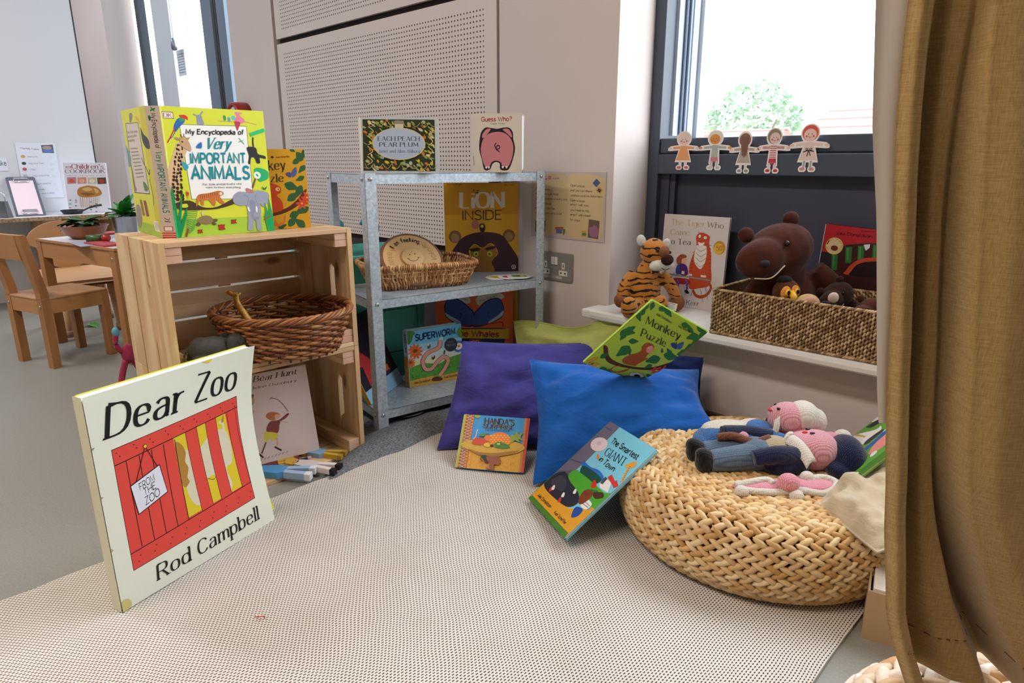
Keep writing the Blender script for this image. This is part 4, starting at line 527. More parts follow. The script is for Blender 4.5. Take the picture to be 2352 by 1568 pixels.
 'tiger': [('p','c9c0c0',[(0,0),(1000,0),(1000,1000),(0,1000)]),('t','b8a078','The Tiger',(113,887),(638,888),(107,948),'serif',1.3,0),('t','7a6a50','Who',(680,890),(914,884),(682,947),'serif',1.3,0),('t','a89c80','Came',(118,778),(418,787),(112,837),'serif',1.3,0),('t','3a342c','to Tea',(91,676),(451,686),(87,733),'serif',1.4,0),('t','4a4644','Judith Kerr',(159,25),(672,40),(162,74),'serif',1.2,0),('e','b8862c',889,683,88,72),('e','d8a83c',879,672,69,58),('t','8a6420','50',(851,653),(932,657),(846,703),'serif',1.6,0),('l','a8442a',34.9,[(552,207),(606,152),(692,140),(783,178),(829,250),(794,305)]),('s','b8482a',[(462,421),(477,517),(540,675),(524,767),(550,811),(620,828),(712,804),(738,780),(733,721),(780,606),(800,465),(823,358),(797,272),(670,235),(503,211),(480,312)]),('s','d8d0cc',[(536,657),(562,693),(670,692),(703,668),(709,551),(670,464),(625,439),(553,488),(522,554)]),('s','e4dcd8',[(565,723),(608,717),(661,725),(651,703),(611,688),(573,701)]),('e','e8e0d8',579,786,19,17),('e','e8e0d8',664,776,24,15),('l','2a1c18',5.1,[(574,787),(590,778)],1),('l','2a1c18',5.0,[(655,779),(677,770)],1),('l','2a1c18',6.1,[(548,833),(564,819)],1),('l','4a4440',4.1,[(548,658),(617,629),(699,664)]),('l','4a4440',4.1,[(553,606),(623,573),(705,614)]),('l','4a4440',4.1,[(559,554),(629,518),(710,564)]),('l','4a4440',4.1,[(564,501),(634,462),(715,513)]),('l','5a2018',4.0,[(729,704),(771,698)],1),('l','5a2018',4.1,[(527,623),(498,608)],1),('l','5a2018',4.0,[(735,666),(774,661)],1),('l','5a2018',4.0,[(523,588),(497,574)],1),('l','5a2018',4.0,[(741,629),(778,623)],1),('l','5a2018',4.2,[(520,554),(495,540)],1),('l','5a2018',4.0,[(747,592),(782,586)],1),('l','5a2018',4.1,[(516,520),(494,505)],1),('l','5a2018',4.0,[(754,554),(786,548)],1),('l','5a2018',4.1,[(512,485),(493,471)],1),('l','5a2018',4.0,[(760,517),(790,511)],1),('l','5a2018',4.2,[(508,451),(492,437)],1),('l','5a2018',4.0,[(766,480),(794,473)],1),('l','5a2018',4.2,[(505,416),(490,402)],1),('l','5a2018',4.0,[(772,442),(798,436)],1),('l','5a2018',4.1,[(501,382),(489,368)],1),('l','5a2018',4.0,[(778,405),(802,398)],1),('l','5a2018',4.1,[(497,347),(488,334)],1),('l','5a2018',4.0,[(785,368),(805,361)],1),('l','5a2018',4.2,[(493,313),(486,299)],1),('l','5a2018',4.0,[(791,330),(809,324)],1),('l','5a2018',4.2,[(490,278),(485,265)],1),('s','8a4a2c',[(258,474),(253,526),(317,574),(391,571),(406,546),(347,524),(339,481),(291,460)]),('s','d8a08c',[(340,524),(401,541),(411,503),(370,474),(339,481)]),('s','34449a',[(262,440),(315,470),(352,469),(350,369),(264,358)]),('s','5a2470',[(310,453),(377,475),(436,437),(450,360),(340,351)]),('p','8a8a80',[(153,349),(265,349),(808,340),(809,325),(267,332),(158,336)]),('l','7a7a70',8.5,[(197,330),(204,209)],1),('l','7a7a70',8.0,[(762,328),(750,209)],1),('l','6a6a64',6.2,[(400,253),(449,137)],1),('l','6a6a64',6.1,[(563,216),(535,137)],1),('l','6a6a64',6.1,[(671,227),(733,89)],1),('l','6a6a64',5.9,[(772,228),(795,120)],1),('p','d8d0c8',[(354,395),(397,396),(399,360),(351,361)]),('p','d8d0c8',[(473,375),(522,375),(522,354),(476,354)]),('p','d8d0c8',[(655,378),(739,378),(739,355),(658,354)]),('s','a8242c',[(232,299),(319,315),(480,312),(485,261),(250,248)]),('l','5a3a8a',36.1,[(308,297),(313,184)]),('e','d8d0dc',301,287,6,4),('e','d8d0dc',319,266,6,4),('e','d8d0dc',306,243,6,4),('e','d8d0dc',323,222,6,4),('e','d8d0dc',311,198,6,4),('s','1c1820',[(290,165),(320,185),(352,171),(367,146),(324,142)]),('l','5a3a8a',35.3,[(444,308),(465,199)]),('e','d8d0dc',437,299,6,4),('e','d8d0dc',454,278,6,4),('e','d8d0dc',442,255,6,4),('e','d8d0dc',459,234,6,4),('e','d8d0dc',446,211,6,4),('s','1c1820',[(426,178),(455,198),(487,184),(502,159),(459,155)])],
 'red': [('p','3a1c1c',[(0,0),(1000,0),(1000,1000),(0,1000)]),('p','a82430',[(0,1000),(1082,1003),(1086,885),(598,871),(319,828),(46,715),(7,701)]),('p','2a2430',[(-2,731),(86,730),(204,721),(224,600),(7,598)]),('p','2f6a34',[(148,716),(225,724),(253,572),(176,564)]),('p','4a8a3a',[(165,707),(186,709),(207,598),(190,596)]),('p','2f6a34',[(311,805),(389,813),(417,661),(340,653)]),('p','4a8a3a',[(328,796),(350,799),(371,687),(354,685)]),('p','2f6a34',[(464,831),(541,839),(569,687),(492,679)]),('p','4a8a3a',[(481,822),(502,825),(523,713),(506,711)]),('p','2f6a34',[(644,860),(721,868),(749,716),(672,708)]),('p','4a8a3a',[(661,851),(682,854),(703,742),(686,741)]),('s','b8442c',[(373,584),(427,652),(540,715),(692,741),(841,726),(877,595),(384,544)]),('s','201418',[(444,591),(511,660),(645,700),(846,706),(880,585),(458,541)]),('p','d8d8dc',[(531,848),(607,861),(610,826),(568,795)]),('t','4a1418','Julia Donaldson',(151,912),(610,920),(150,941),'hand',1.5,0),('t','6a1820','Based on the',(462,965),(699,974),(463,980),'hand',1.3,0),('e','d8c050',159,799,116,82),('e','d0b890',159,799,104,74),('t','5a4020','M',(92,761),(83,769),(79,755),'sans',1.6,0),('t','5a4020','Y',(79,774),(74,784),(64,771),'sans',1.6,0),('t','5a4020','F',(70,806),(72,816),(54,808),'sans',1.6,0),('t','5a4020','I',(74,821),(79,830),(59,826),'sans',1.6,0),('t','5a4020','R',(83,835),(92,843),(70,842),'sans',1.6,0),('t','5a4020','S',(97,847),(108,853),(87,856),'sans',1.6,0),('t','5a4020','T',(115,856),(128,860),(109,866),'sans',1.6,0),('t','5a4020','G',(159,862),(173,861),(160,874),'sans',1.6,0),('t','5a4020','R',(181,860),(195,856),(186,870),'sans',1.6,0),('t','5a4020','U',(202,853),(214,847),(211,862),'sans',1.6,0),('t','5a4020','F',(220,843),(230,835),(232,850),'sans',1.6,0),('t','5a4020','F',(235,830),(241,821),(249,835),'sans',1.6,0),('t','5a4020','A',(244,816),(248,806),(260,818),'sans',1.6,0),('t','5a4020','L',(249,800),(248,790),(264,799),'sans',1.6,0),('t','5a4020','O',(247,784),(243,774),(262,780),'sans',1.6,0),('e','6a3020',165,779,48,26)],
 'farm': [('p','5f9a3a',[(0,0),(1000,0),(1000,1000),(0,1000)]),('p','b8c4d0',[(588,1044),(1000,1000),(1008,835),(638,855)]),('s','e4dcd8',[(104,975),(272,980),(402,999),(587,723),(645,716),(625,609),(493,599),(311,689)]),('s','2a2a32',[(539,964),(643,944),(803,1004),(898,967),(921,702),(735,785),(593,829),(538,928)]),('s','e4dcd8',[(601,991),(744,960),(781,862),(642,926)]),('e','f0f0f0',765,866,16,18),('l','2f5aa8',80.6,[(380,453),(545,455),(662,498),(792,576)]),('l','c8ccd8',24.4,[(636,526),(791,559)]),('l','2f5aa8',36.9,[(620,505),(824,435)]),('s','3a3a40',[(464,629),(625,609),(636,543),(460,540)]),('s','dc8a80',[(451,330),(558,424),(714,409),(780,376),(682,336),(605,218),(505,225),(448,261)]),('s','3a4440',[(627,356),(780,376),(898,357),(900,184),(701,178)]),('l','c8a850',21.2,[(608,268),(681,76)]),('l','c8a850',20.4,[(417,982),(484,739)]),('s','dc9a8c',[(86,953),(170,908),(168,832)]),('p','e0e0dc',[(735,179),(822,178),(836,96),(750,95)]),('p','4a7a30',[(164,103),(932,101),(989,11),(13,2)]),('e','d8d8d4',476,218,37,38)],
 'dark': [("p","2a2430",[(0,0),(1000,0),(1000,1000),(0,1000)])],
 'cook': [('p','dcdce6',[(0,0),(1000,0),(1000,1000),(0,1000)]),('p','a8909a',[(42,931),(182,936),(181,890),(42,888)]),('t','f0e8ec','DK',(58,898),(159,899),(59,925),'serif',1.6,0),('t','984a52',"Children's",(193,883),(938,879),(202,972),'serif',1.7,0),('t','7a4a54','COOKBOOK',(27,792),(958,793),(34,865),'serif',1.5,0),('t','8a7a8a','Delicious step by step recipes',(38,731),(957,730),(40,759),'serif',1.1,0),('p','b8808a',[(51,709),(270,714),(258,585),(40,577)]),('e','c85a4a',151,637,65,40),('p','c8907a',[(294,707),(511,711),(502,583),(286,575)]),('e','d8a090',394,634,64,40),('p','c8b89a',[(534,704),(749,709),(743,580),(528,572)]),('e','d8d8c0',635,632,64,40),('p','5a4038',[(765,701),(978,706),(974,578),(761,570)]),('e','a8402c',866,629,64,40),('p','d8d0cc',[(266,356),(802,360),(727,94),(276,95)]),('l','b86a8a',9.8,[(302,310),(305,110)],1),('l','8a6a9a',9.8,[(356,310),(351,110)],1),('l','c89a5a',9.8,[(410,310),(398,110)],1),('l','b86a8a',9.8,[(464,310),(444,110)],1),('l','8a6a9a',9.7,[(518,309),(489,110)],1),('l','c89a5a',9.7,[(572,309),(535,110)],1),('l','b86a8a',9.7,[(625,309),(581,110)],1),('l','8a6a9a',9.8,[(679,309),(627,110)],1),('l','c89a5a',9.7,[(732,308),(672,110)],1),('s','b07a40',[(247,401),(296,490),(440,532),(561,543),(728,515),(820,442),(829,368),(703,323),(440,302),(287,326)]),('s','d0a868',[(380,474),(522,510),(618,458),(476,429)]),('s','d0a868',[(656,487),(769,442),(711,383)]),('s','8a5a30',[(331,386),(506,399),(674,369),(463,340)]),('e','6a6a80',63,251,28,10),('e','b86a7a',189,212,28,10),('e','5a8ab8',49,173,28,11),('e','6a6a80',176,134,28,11),('e','b86a7a',35,95,29,11),('e','5a8ab8',163,56,28,12),('e','6a6a80',21,16,29,11),('e','b86a7a',195,250,28,11),('e','5a8ab8',549,210,28,10),('e','6a6a80',675,172,28,10),('e','b86a7a',539,133,28,11),('e','5a8ab8',665,94,28,11),('e','6a6a80',528,55,28,11),('e','b86a7a',655,16,28,11)],
 'recipe': [("p","dfe6f4",[(0,0),(1000,0),(1000,1000),(0,1000)]),("t","5a606c","Marble Cake",(121,893),(568,872),(120,922),"hand",1.3,0),("p","6a6470",[(640,961),(945,975),(942,820),(645,824)]),("e","5a80c8",797,865,132,34),("e","a89a8a",784,916,124,34),("t","7a828e","250g butter",(236,742),(500,745),(239,764),"hand",1.2,0),("e","c8a868",147,756,56,28),("e","c4ccd8",829,746,34,23),("e","dfe6f4",829,746,28,20),("t","7a828e","250g caster sugar",(242,620),(632,628),(245,642),"hand",1.2,0),("e","4a505c",136,634,57,28),("e","c4ccd8",830,624,34,24),("e","dfe6f4",830,624,28,20),("t","7a828e","3 eggs",(262,517),(398,516),(265,539),"hand",1.2,0),("e","c85a6a",127,530,57,29),("e","c4ccd8",833,520,34,24),("e","dfe6f4",833,520,28,20),("t","7a828e","2 tbsp cocoa powder",(283,397),(722,407),(286,419),"hand",1.2,0),("e","b8c0c8",116,409,57,28),("e","c4ccd8",833,399,34,24),("e","dfe6f4",833,399,28,20),("t","7a828e","250g self raising flour",(302,250),(727,260),(305,273),"hand",1.2,0),("e","b8c0c8",101,261,58,29),("e","c4ccd8",831,252,34,24),("e","dfe6f4",831,252,28,20),("t","7a828e","milk",(365,147),(547,147),(368,169),"hand",1.2,0),("e","b8c0c8",92,155,58,29),("e","c4ccd8",834,146,34,24),("e","dfe6f4",834,146,29,20),("t","6a727e","Oven 180 35mins",(451,73),(763,82),(454,94),"hand",1.3,0)],
 'poem': [('p','bbaeb2',[(0,0),(1000,0),(1000,1000),(0,1000)]),('p','a99ba2',[(0,0),(1000,0),(1000,8),(0,8)]),('p','a99ba2',[(992,0),(1000,0),(1000,1000),(992,1000)]),('s','c8b088',[(50,906),(170,960),(351,971),(498,933),(506,493),(515,61),(356,71),(73,39),(52,471)]),('s','cdb58c',[(512,925),(640,970),(806,964),(977,895),(968,515),(954,68),(771,44),(523,61),(515,493)]),('p','a83a5a',[(189,930),(283,934),(283,884),(189,880)]),('t','e0c0c0','PEN',(201,889),(274,893),(201,922),'sans',2.2,0),('t','5a5a70','a book',(304,888),(393,892),(304,914),'hand',1.4,0),('t','3a3230','Open a book',(64,723),(259,719),(64,751),'hand',1.3,0),('t','3a3230','and you will find',(64,650),(380,651),(64,678),'hand',1.3,0),('t','3a3230','people and places of every kind',(63,575),(502,583),(63,603),'hand',1.3,0),('t','3a3230','Open a book',(63,505),(293,506),(63,533),'hand',1.3,0),('t','3a3230','and you can be,',(62,430),(345,436),(63,459),'hand',1.3,0),('t','3a3230','anything you want to be.',(62,354),(442,367),(62,383),'hand',1.3,0),('t','3a3230','Open a book',(547,792),(733,782),(547,822),'hand',1.3,0),('t','3a3230','and you can share,',(548,722),(829,716),(548,752),'hand',1.3,0),('t','3a3230','wondrous words you find in there',(549,647),(953,646),(549,676),'hand',1.3,0),('t','3a3230','Open a book',(550,576),(738,569),(550,606),'hand',1.3,0),('t','3a3230','and I will too,',(551,513),(792,509),(550,543),'hand',1.3,0),('t','3a3230','you read to me',(552,433),(794,431),(552,463),'hand',1.3,0),('t','3a3230','and I will read',(553,364),(810,364),(552,395),'hand',1.3,0),('t','3a3230','to you!',(554,291),(681,284),(553,321),'hand',1.3,0),('p','4a5a8a',[(876,912),(926,856),(879,789),(828,848)]),('p','c89a4a',[(908,808),(961,752),(925,694),(873,746)]),('p','4a3a5a',[(909,780),(942,748),(922,713),(888,746)]),('p','34303a',[(66,252),(210,255),(204,74),(65,68)]),('p','a85a3a',[(348,173),(462,182),(462,135),(348,134)]),('p','5a6a9a',[(363,143),(454,142),(447,79),(364,76)]),('p','4a7a4a',[(462,151),(492,153),(478,65),(455,68)]),('p','c8a030',[(705,154),(772,159),(771,68),(706,62)]),('e','5a7a5a',742,103,28,22),('p','6a5a5a',[(796,328),(933,314),(921,47),(788,61)]),('s','9a6a8a',[(810,208),(880,243),(916,186),(905,79),(820,87)]),('e','7a5444',835,248,22,30)],
}
# ================================================================ setting
# camera at the origin's plumb line, .785 m above the floor; x runs along the window wall, y into it
cam = bpy.data.cameras.new('camera'); co = bpy.data.objects.new('camera', cam); COL.objects.link(co); SC.camera = co
co.location = (0, 0, .785)
fwd = Vector((-.6984*cos(radians(15.4)), .7157*cos(radians(15.4)), -sin(radians(15.4))))
co.rotation_euler = fwd.to_track_quat('-Z', 'Y').to_euler()
cam.sensor_width = 36; cam.lens = 1510/2352*36; cam.clip_start = .02; cam.clip_end = 200

wallm = mat('painted_plaster', 'cfc3c0', .85, c2='cabebb', ns=2, nb=.05, bscale=60)
whitem = mat('white_gloss_paint', 'dcdad9', .45)
W0 = 1.66; WT = .2
def wbox(name, parts, m=wallm):
    mb = MB()
    for a, b in parts: mb.box(a, b)
    return struct(mb.build(name, m))
# back wall with two window openings and the recess behind the perforated panels
wbox('wall_back', [((-7, W0, 0), (-5.75, 1.86, 2.7)), ((-5.75, W0, 0), (-3.70, 1.86, .35)), ((-5.75, W0, 2.45), (-3.70, 1.86, 2.7)),
     ((-3.70, W0, 0), (-3.226, 1.86, 2.7)), ((-3.226, 1.70, 0), (-1.678, 1.86, 2.7)), ((-3.226, W0, 2.34), (-1.678, 1.70, 2.7)),
     ((-1.678, W0, 0), (-1.196, 1.86, 2.7)), ((-1.196, W0, 0), (1.0, 1.86, .315)), ((-1.196, W0, 2.45), (1.0, 1.86, 2.7)), ((1.0, W0, 0), (2.6, 1.86, 2.7))])
darkrec = mat('dark_recess', '3c3234', .9)
struct(MB().box((-3.224, 1.692, 0), (-1.68, 1.699, 2.3)).build('trim_1', darkrec))
wbox('wall_right', [((2.4, -3.5, 0), (2.6, W0, 2.7))])
wbox('wall_front', [((-7, -3.7, 0), (2.6, -3.5, 2.7))])
wbox('wall_far', [((-7.2, -3.7, 0), (-7, 1.86, 2.7))])
struct(MB().box((-7.2, -3.7, 2.7), (2.6, 1.86, 2.85)).build('ceiling', mat('ceiling_paint', 'dedcda', .9)))
# vinyl floor
m, nt, b = nodes('vinyl_floor'); cc = coord(nt)
n1 = N(nt, 'ShaderNodeTexNoise'); n1.inputs['Scale'].default_value = 260; n1.inputs['Detail'].default_value = 2; nt.links.new(cc, n1.inputs['Vector'])
nt.links.new(ramp(nt, n1.outputs[0], [(.3, '84817a'), (.7, '908d85')]), b.inputs['Base Color']); b.inputs['Roughness'].default_value = .42
bump(nt, b, n1.outputs[0], .08, .001)
struct(MB().box((-7.2, -3.7, -.05), (2.6, 1.86, 0)).build('floor', m))
# partition wall behind the play kitchen
part = wbox('wall_left', [((-4.80, -1.6, 0), (-4.65, 1.18, 2.7))], mat('partition_paint', 'd6dae2', .6))
struct(MB().box((-4.70, 1.18, 0), (-4.652, 1.188, 2.7)).build('trim_2', mat('dark_gap', '3a3a3c', .8)))
struct(MB().box((-1.196, 1.652, 0), (1.0, W0, .085)).box((-1.198, 1.648, .085), (1.0, W0, .092)).build('baseboard_back', mat('skirting_vinyl', '6e5648', .7)))
# perforated panels: real-size grid of round holes drawn by the material
m, nt, b = nodes('perforated_board')
tc = nt.nodes.new('ShaderNodeTexCoord'); sx = nt.nodes.new('ShaderNodeSeparateXYZ'); nt.links.new(tc.outputs['Object'], sx.inputs[0])
P_ = .0163
def mth(op, *a):
    n = N(nt, 'ShaderNodeMath', operation=op)
    for i, v in enumerate(a):
        if isinstance(v, (int, float)): n.inputs[i].default_value = v
        else: nt.links.new(v, n.inputs[i])
    return n.outputs[0]
px_, pz_ = P_, .0163
fx = mth('SUBTRACT', mth('PINGPONG', sx.outputs[0], px_/2), 0); fz = mth('PINGPONG', sx.outputs[2], pz_/2)
d2 = mth('SQRT', mth('ADD', mth('MULTIPLY', fx, fx), mth('MULTIPLY', fz, fz)))
hole = mth('LESS_THAN', d2, .0031)
inx = mth('MULTIPLY', mth('GREATER_THAN', sx.outputs[0], .052), mth('LESS_THAN', sx.outputs[0], 1.452))
inz = mth('MULTIPLY', mth('LESS_THAN', sx.outputs[2], -.045), mth('GREATER_THAN', sx.outputs[2], -.955))
msk = mth('MULTIPLY', hole, mth('MULTIPLY', inx, inz))
mx = N(nt, 'ShaderNodeMix', data_type='RGBA'); nt.links.new(msk, mx.inputs[0]); mx.inputs[6].default_value = lin('cfc3be'); mx.inputs[7].default_value = lin('1a1414')
nt.links.new(mx.outputs[2], b.inputs['Base Color']); b.inputs['Roughness'].default_value = .55
bump(nt, b, mth('SUBTRACT', 1, msk), .6, .002)
perf = m
for i, zt in enumerate((1.322, 2.33)):
    pm = MB().box((0, 0, -.985 if i else -.86), (1.514, .014, 0), bev=.001)
    r = thing('perforated_panel', ['pale perforated acoustic panel behind the metal shelf, lower of the two', 'pale perforated acoustic panel at the top of the wall, above the black gap'][i], 'wall panel', (-3.212, 1.667, zt), group='perforated wall panels')
    pm.build('board', perf, r)
    for x in (.02, 1.494):
        for z in (-.035, -.82): MB().lathe([(0, -.0015), (.004, -.001), (.0045, 0)], 12, M=Matrix.Translation((x, 0, z)) @ Matrix.Rotation(pi/2, 4, 'X')).build('screw', mat('screw_steel', '8a8684', .35, 1), r)
# ---------------------------------------------------------------- right window
slate = mat('slate_frame', '3d4656', .42, nb=.03, bscale=300)
slate2 = mat('slate_panel', '33364a', .6, c2='373a4c', ns=6)
pale = mat('daylit_extrusion', 'b8c6dc', .5)  # return faces of the frame, daylight falling on them put into the colour
wf = MB()
wf.box((-1.196, 1.84, .345), (-1.158, 1.90, 2.45), bev=.002)
wf.box((.96, 1.84, .345), (1.0, 1.90, 2.45))
wf.box((-1.196, 1.84, 2.40), (1.0, 1.90, 2.45))
struct(wf.build('window_1', slate)); w1 = bpy.data.objects['window_1']
MB().box((-1.158, 1.846, .806), (.96, 1.90, .85), bev=.003).box((-1.158, 1.838, .744), (.96, 1.90, .803), bev=.003).box((-1.158, 1.852, .79), (.96, 1.90, .82)).build('window_frame', slate, w1)
MB().box((-1.158, 1.885, .34), (.96, 1.90, .744)).box((-1.158, 1.862, .345), (-1.128, 1.885, .744)).box((-1.128, 1.868, .345), (-1.110, 1.885, .744)).build('window_panel', slate2, w1)
gl, nt, b = nodes('window_glass'); tr_ = N(nt, 'ShaderNodeBsdfTransparent'); tr_.inputs[0].default_value = (.97, .98, .98, 1); gs_ = N(nt, 'ShaderNodeBsdfGlossy'); gs_.inputs['Roughness'].default_value = .02
mxs = N(nt, 'ShaderNodeMixShader'); mxs.inputs[0].default_value = .04; nt.links.new(tr_.outputs[0], mxs.inputs[1]); nt.links.new(gs_.outputs[0], mxs.inputs[2]); nt.links.new(mxs.outputs[0], nt.nodes['Material Output'].inputs[0])
MB().box((-1.13, 1.955, .85), (.96, 1.957, 2.40)).build('window_pane', gl, w1)
MB().box((-1.158, 1.90, .86), (-1.150, 1.952, 2.40)).box((-1.138, 1.952, .86), (-1.13, 1.985, 2.4)).build('window_reveal', pale, w1)
MB().box((-1.150, 1.945, .86), (-1.142, 1.95, 2.4)).box((-1.150, 1.952, .86), (-1.138, 1.954, 2.4)).build('window_gasket', mat('rubber', '10141c', .5), w1)
MB().box((-1.146, 1.93, .86), (-1.141, 1.952, 2.4)).box((-1.139, 1.94, .86), (-1.133, 1.952, 2.4)).build('window_bead', mat('bead_slate', '7c8aa2', .45), w1)
# sill
sl = MB(); pr_ = [(1.90, .315), (1.577, .315), (1.571, .320), (1.569, .330), (1.571, .340), (1.577, .345), (1.90, .345)]
sl.add([(-1.20, y, z) for y, z in pr_]+[(1.0, y, z) for y, z in pr_], [list(range(7))[::-1]]+[[7+i for i in range(7)]]+[(i, (i+1) % 7, 7+(i+1) % 7, 7+i) for i in range(7)])
struct(sl.build('trim_3', whitem))
struct(MB().box((-1.235, 1.571, .316), (-1.199, 1.66, .344), bev=.006).build('trim_4', whitem))
# outside wall return and world beyond
struct(MB().box((-1.4, 1.99, -3), (-1.118, 2.04, 3.2)).build('wall_outside', mat('render_outside', 'c2ccd6', .8)))
# ---------------------------------------------------------------- left window
blue = mat('blue_frame', '5f7288', .45); w2m = MB()
w2m.box((-4.60, 1.84, .35), (-3.70, 1.90, .40)).box((-5.75, 1.84, .35), (-3.7, 1.9, .39)).box((-4.23, 1.83, .35), (-4.12, 1.90, 2.45)).box((-3.76, 1.83, .35), (-3.70, 1.90, 2.45)).box((-4.52, 1.86, .39), (-4.35, 1.93, 2.45))
w2 = struct(w2m.build('window_2', blue))
MB().box((-4.35, 1.85, .39), (-4.33, 1.90, 2.45)).box((-4.31, 1.84, .39), (-4.29, 1.89, 2.45)).box((-4.27, 1.835, .39), (-4.25, 1.88, 2.45)).build('window_gasket', mat('rubber', '10141c', .5), w2)
MB().box((-5.36, 1.86, .39), (-5.05, 1.99, 2.45)).build('window_mullion', mat('pale_mullion', 'c2cad4', .6), w2)
MB().box((-5.60, 1.83, .39), (-5.53, 1.88, 2.45)).box((-5.66, 1.86, .39), (-5.63, 1.9, 2.45)).box((-6.02, 1.84, .39), (-5.94, 1.88, 2.45)).build('window_frame', mat('dark_frame', '2c3540', .45), w2)
MB().box((-5.9, 1.91, .39), (-4.2, 1.912, 2.45)).build('window_pane', gl, w2)
# hanging cord with a weight and a small notice at the far window
t = thing('blind_cord', 'thin white blind cord with grey weight hanging at the far window', 'cord', (-4.86, 1.80, 1.53))
MB().tube([(0, 0, 0), (.01, 0, .4), (.02, 0, .9)], .0025, 6).build('cord', whitem, t)
MB().lathe([(0, -.05), (.016, -.045), (.02, -.02), (.016, .01), (.006, .03), (0, .032)], 16).build('weight', mat('grey_metal', '7a828c', .35, .6), t)
o = MB().box((-4.93, 1.835, 1.33), (-4.80, 1.837, 1.49), col='c9d2dc'); art_ = MB()
for k in range(8): o.box((-4.92, 1.8335, 1.35+k*.016), (-4.82+.01*(k % 2), 1.8345, 1.354+k*.016), col='8a94a4')
tag(o.build('notice', MATT), 'small printed notice taped on the far window glass', 'paper')
# red alarm sounder
t = thing('alarm_sounder', 'red round alarm sounder mounted on the wall beside the far window', 'alarm', (-3.60, 1.66, 1.005))
RX = Matrix.Rotation(pi/2, 4, 'X')
MB().lathe([(0, .06), (.045, .06), (.05, .055), (.052, 0), (.075, 0), (.075, .07), (.07, .078), (.06, .08), (.052, .06)], 40, M=RX).build('housing', mat('red_plastic', '9a1f22', .35), t)
MB().lathe([(0, .0), (.068, 0), (.07, .05), (.05, .075), (0, .08)], 32, M=RX @ Matrix.Scale(.95, 4)).build('front_disc', mat('grey_disc', 'c8c8ca', .5), t)
# ---------------------------------------------------------------- outdoors
leafm = mat('tree_leaves_green', '8fae94', .8, c2='a9c0a8', ns=3)
tr = thing('tree', 'round leafy tree standing beyond the rooftops outside the window', 'tree', (-6.55, 14, .2))
tb = MB(); R_ = random.Random(4)
for i in range(1300):
    a = R_.uniform(0, 2*pi); ph = R_.uniform(-.35, 1) ; rr = R_.uniform(.55, 1)**.5
    p = Vector((cos(a)*sqrt(max(0, 1-ph*ph))*1.0*rr, sin(a)*sqrt(max(0, 1-ph*ph))*rr, ph*.92*rr+1.28)); s_ = R_.uniform(.05, .1)
    e1 = Vector((R_.uniform(-1, 1), R_.uniform(-1, 1), R_.uniform(-1, 1))).normalized(); e2 = e1.cross(Vector((R_.uniform(-1, 1), .3, R_.uniform(-1, 1)))).normalized()
    tb.add([p+e1*s_, p+e2*s_*.6, p-e1*s_, p-e2*s_*.6], [(0, 1, 2, 3)])
tb.build('crown', leafm, tr)
MB().tube([(0, 0, -3), (.05, 0, .2), (0, 0, 1)], [.16, .13, .05]).tube([(0, 0, .3), (.3, 0, .9), (.45, .1, 1.4)], [.07, .05, .02]).tube([(0, 0, .4), (-.3, .1, .9), (-.4, .1, 1.3)], [.07, .05, .02]).build('trunk', mat('bark', '7a6a5a', .9), tr)
def house(name, label, x0, x1, y0, y1, ze, zr, ridge='x'):
    t = thing(name, label, 'house', ((x0+x1)/2, y0, 0)); L = Matrix.Translation((-(x0+x1)/2, -y0, 0))
    MB().box((x0, y0, -3), (x1, y1, ze), M=L).build('walls', mat('house_brick', 'c0a898', .9, c2='b09888', ns=20), t)
    m_ = MATS.get('roof_tiles')
    if not m_:
        m_, nt, b = nodes('roof_tiles'); c_ = coord(nt); w = N(nt, 'ShaderNodeTexWave', wave_type='BANDS', bands_direction='Z'); w.inputs['Scale'].default_value = 2.2; nt.links.new(c_, w.inputs['Vector'])
        nt.links.new(ramp(nt, w.outputs['Fac'], [(.0, '6a4a46'), (.25, '94746c')]), b.inputs['Base Color']); b.inputs['Roughness'].default_value = .9; MATS['roof_tiles'] = m_
    e = .2
    if ridge == 'x':
        ym = (y0+y1)/2; vs = [(x0-e, y0-e, ze-.1), (x1+e, y0-e, ze-.1), (x1, ym, zr), (x0, ym, zr), (x0-e, y1+e, ze-.1), (x1+e, y1+e, ze-.1)]
        MB().add(vs, [(0, 1, 2, 3), (3, 2, 5, 4), (0, 3, 4), (1, 5, 2)], M=L).build('roof', m_, t)
    else:
        xm = (x0+x1)/2; vs = [(x0-e, y0-e, ze-.1), (xm, y0-e, zr), (x1+e, y0-e, ze-.1), (x0-e, y1, ze-.1), (xm, y1, zr), (x1+e, y1, ze-.1)]
        MB().add(vs, [(0, 1, 4, 3), (1, 2, 5, 4), (0, 2, 1)], M=L).build('roof', m_, t)
    return t
house('house', 'gabled house with tiled roof seen through the window below the tree', -8.2, -4.9, 10.5, 13, .7, 1.32)
house('house', 'small pointed gable roof seen through the window left of the tree base', -5.50, -4.98, 9.0, 9.9, .75, 1.17, 'y')
house('house', 'long tiled roof seen through the window beside the curtain', -4.3, 2.5, 10.2, 14, .9, 1.62)
struct(MB().box((-40, 1.9, -3.2), (30, 60, -3)).build('ground', mat('outside_ground', '8a948a', .9)))
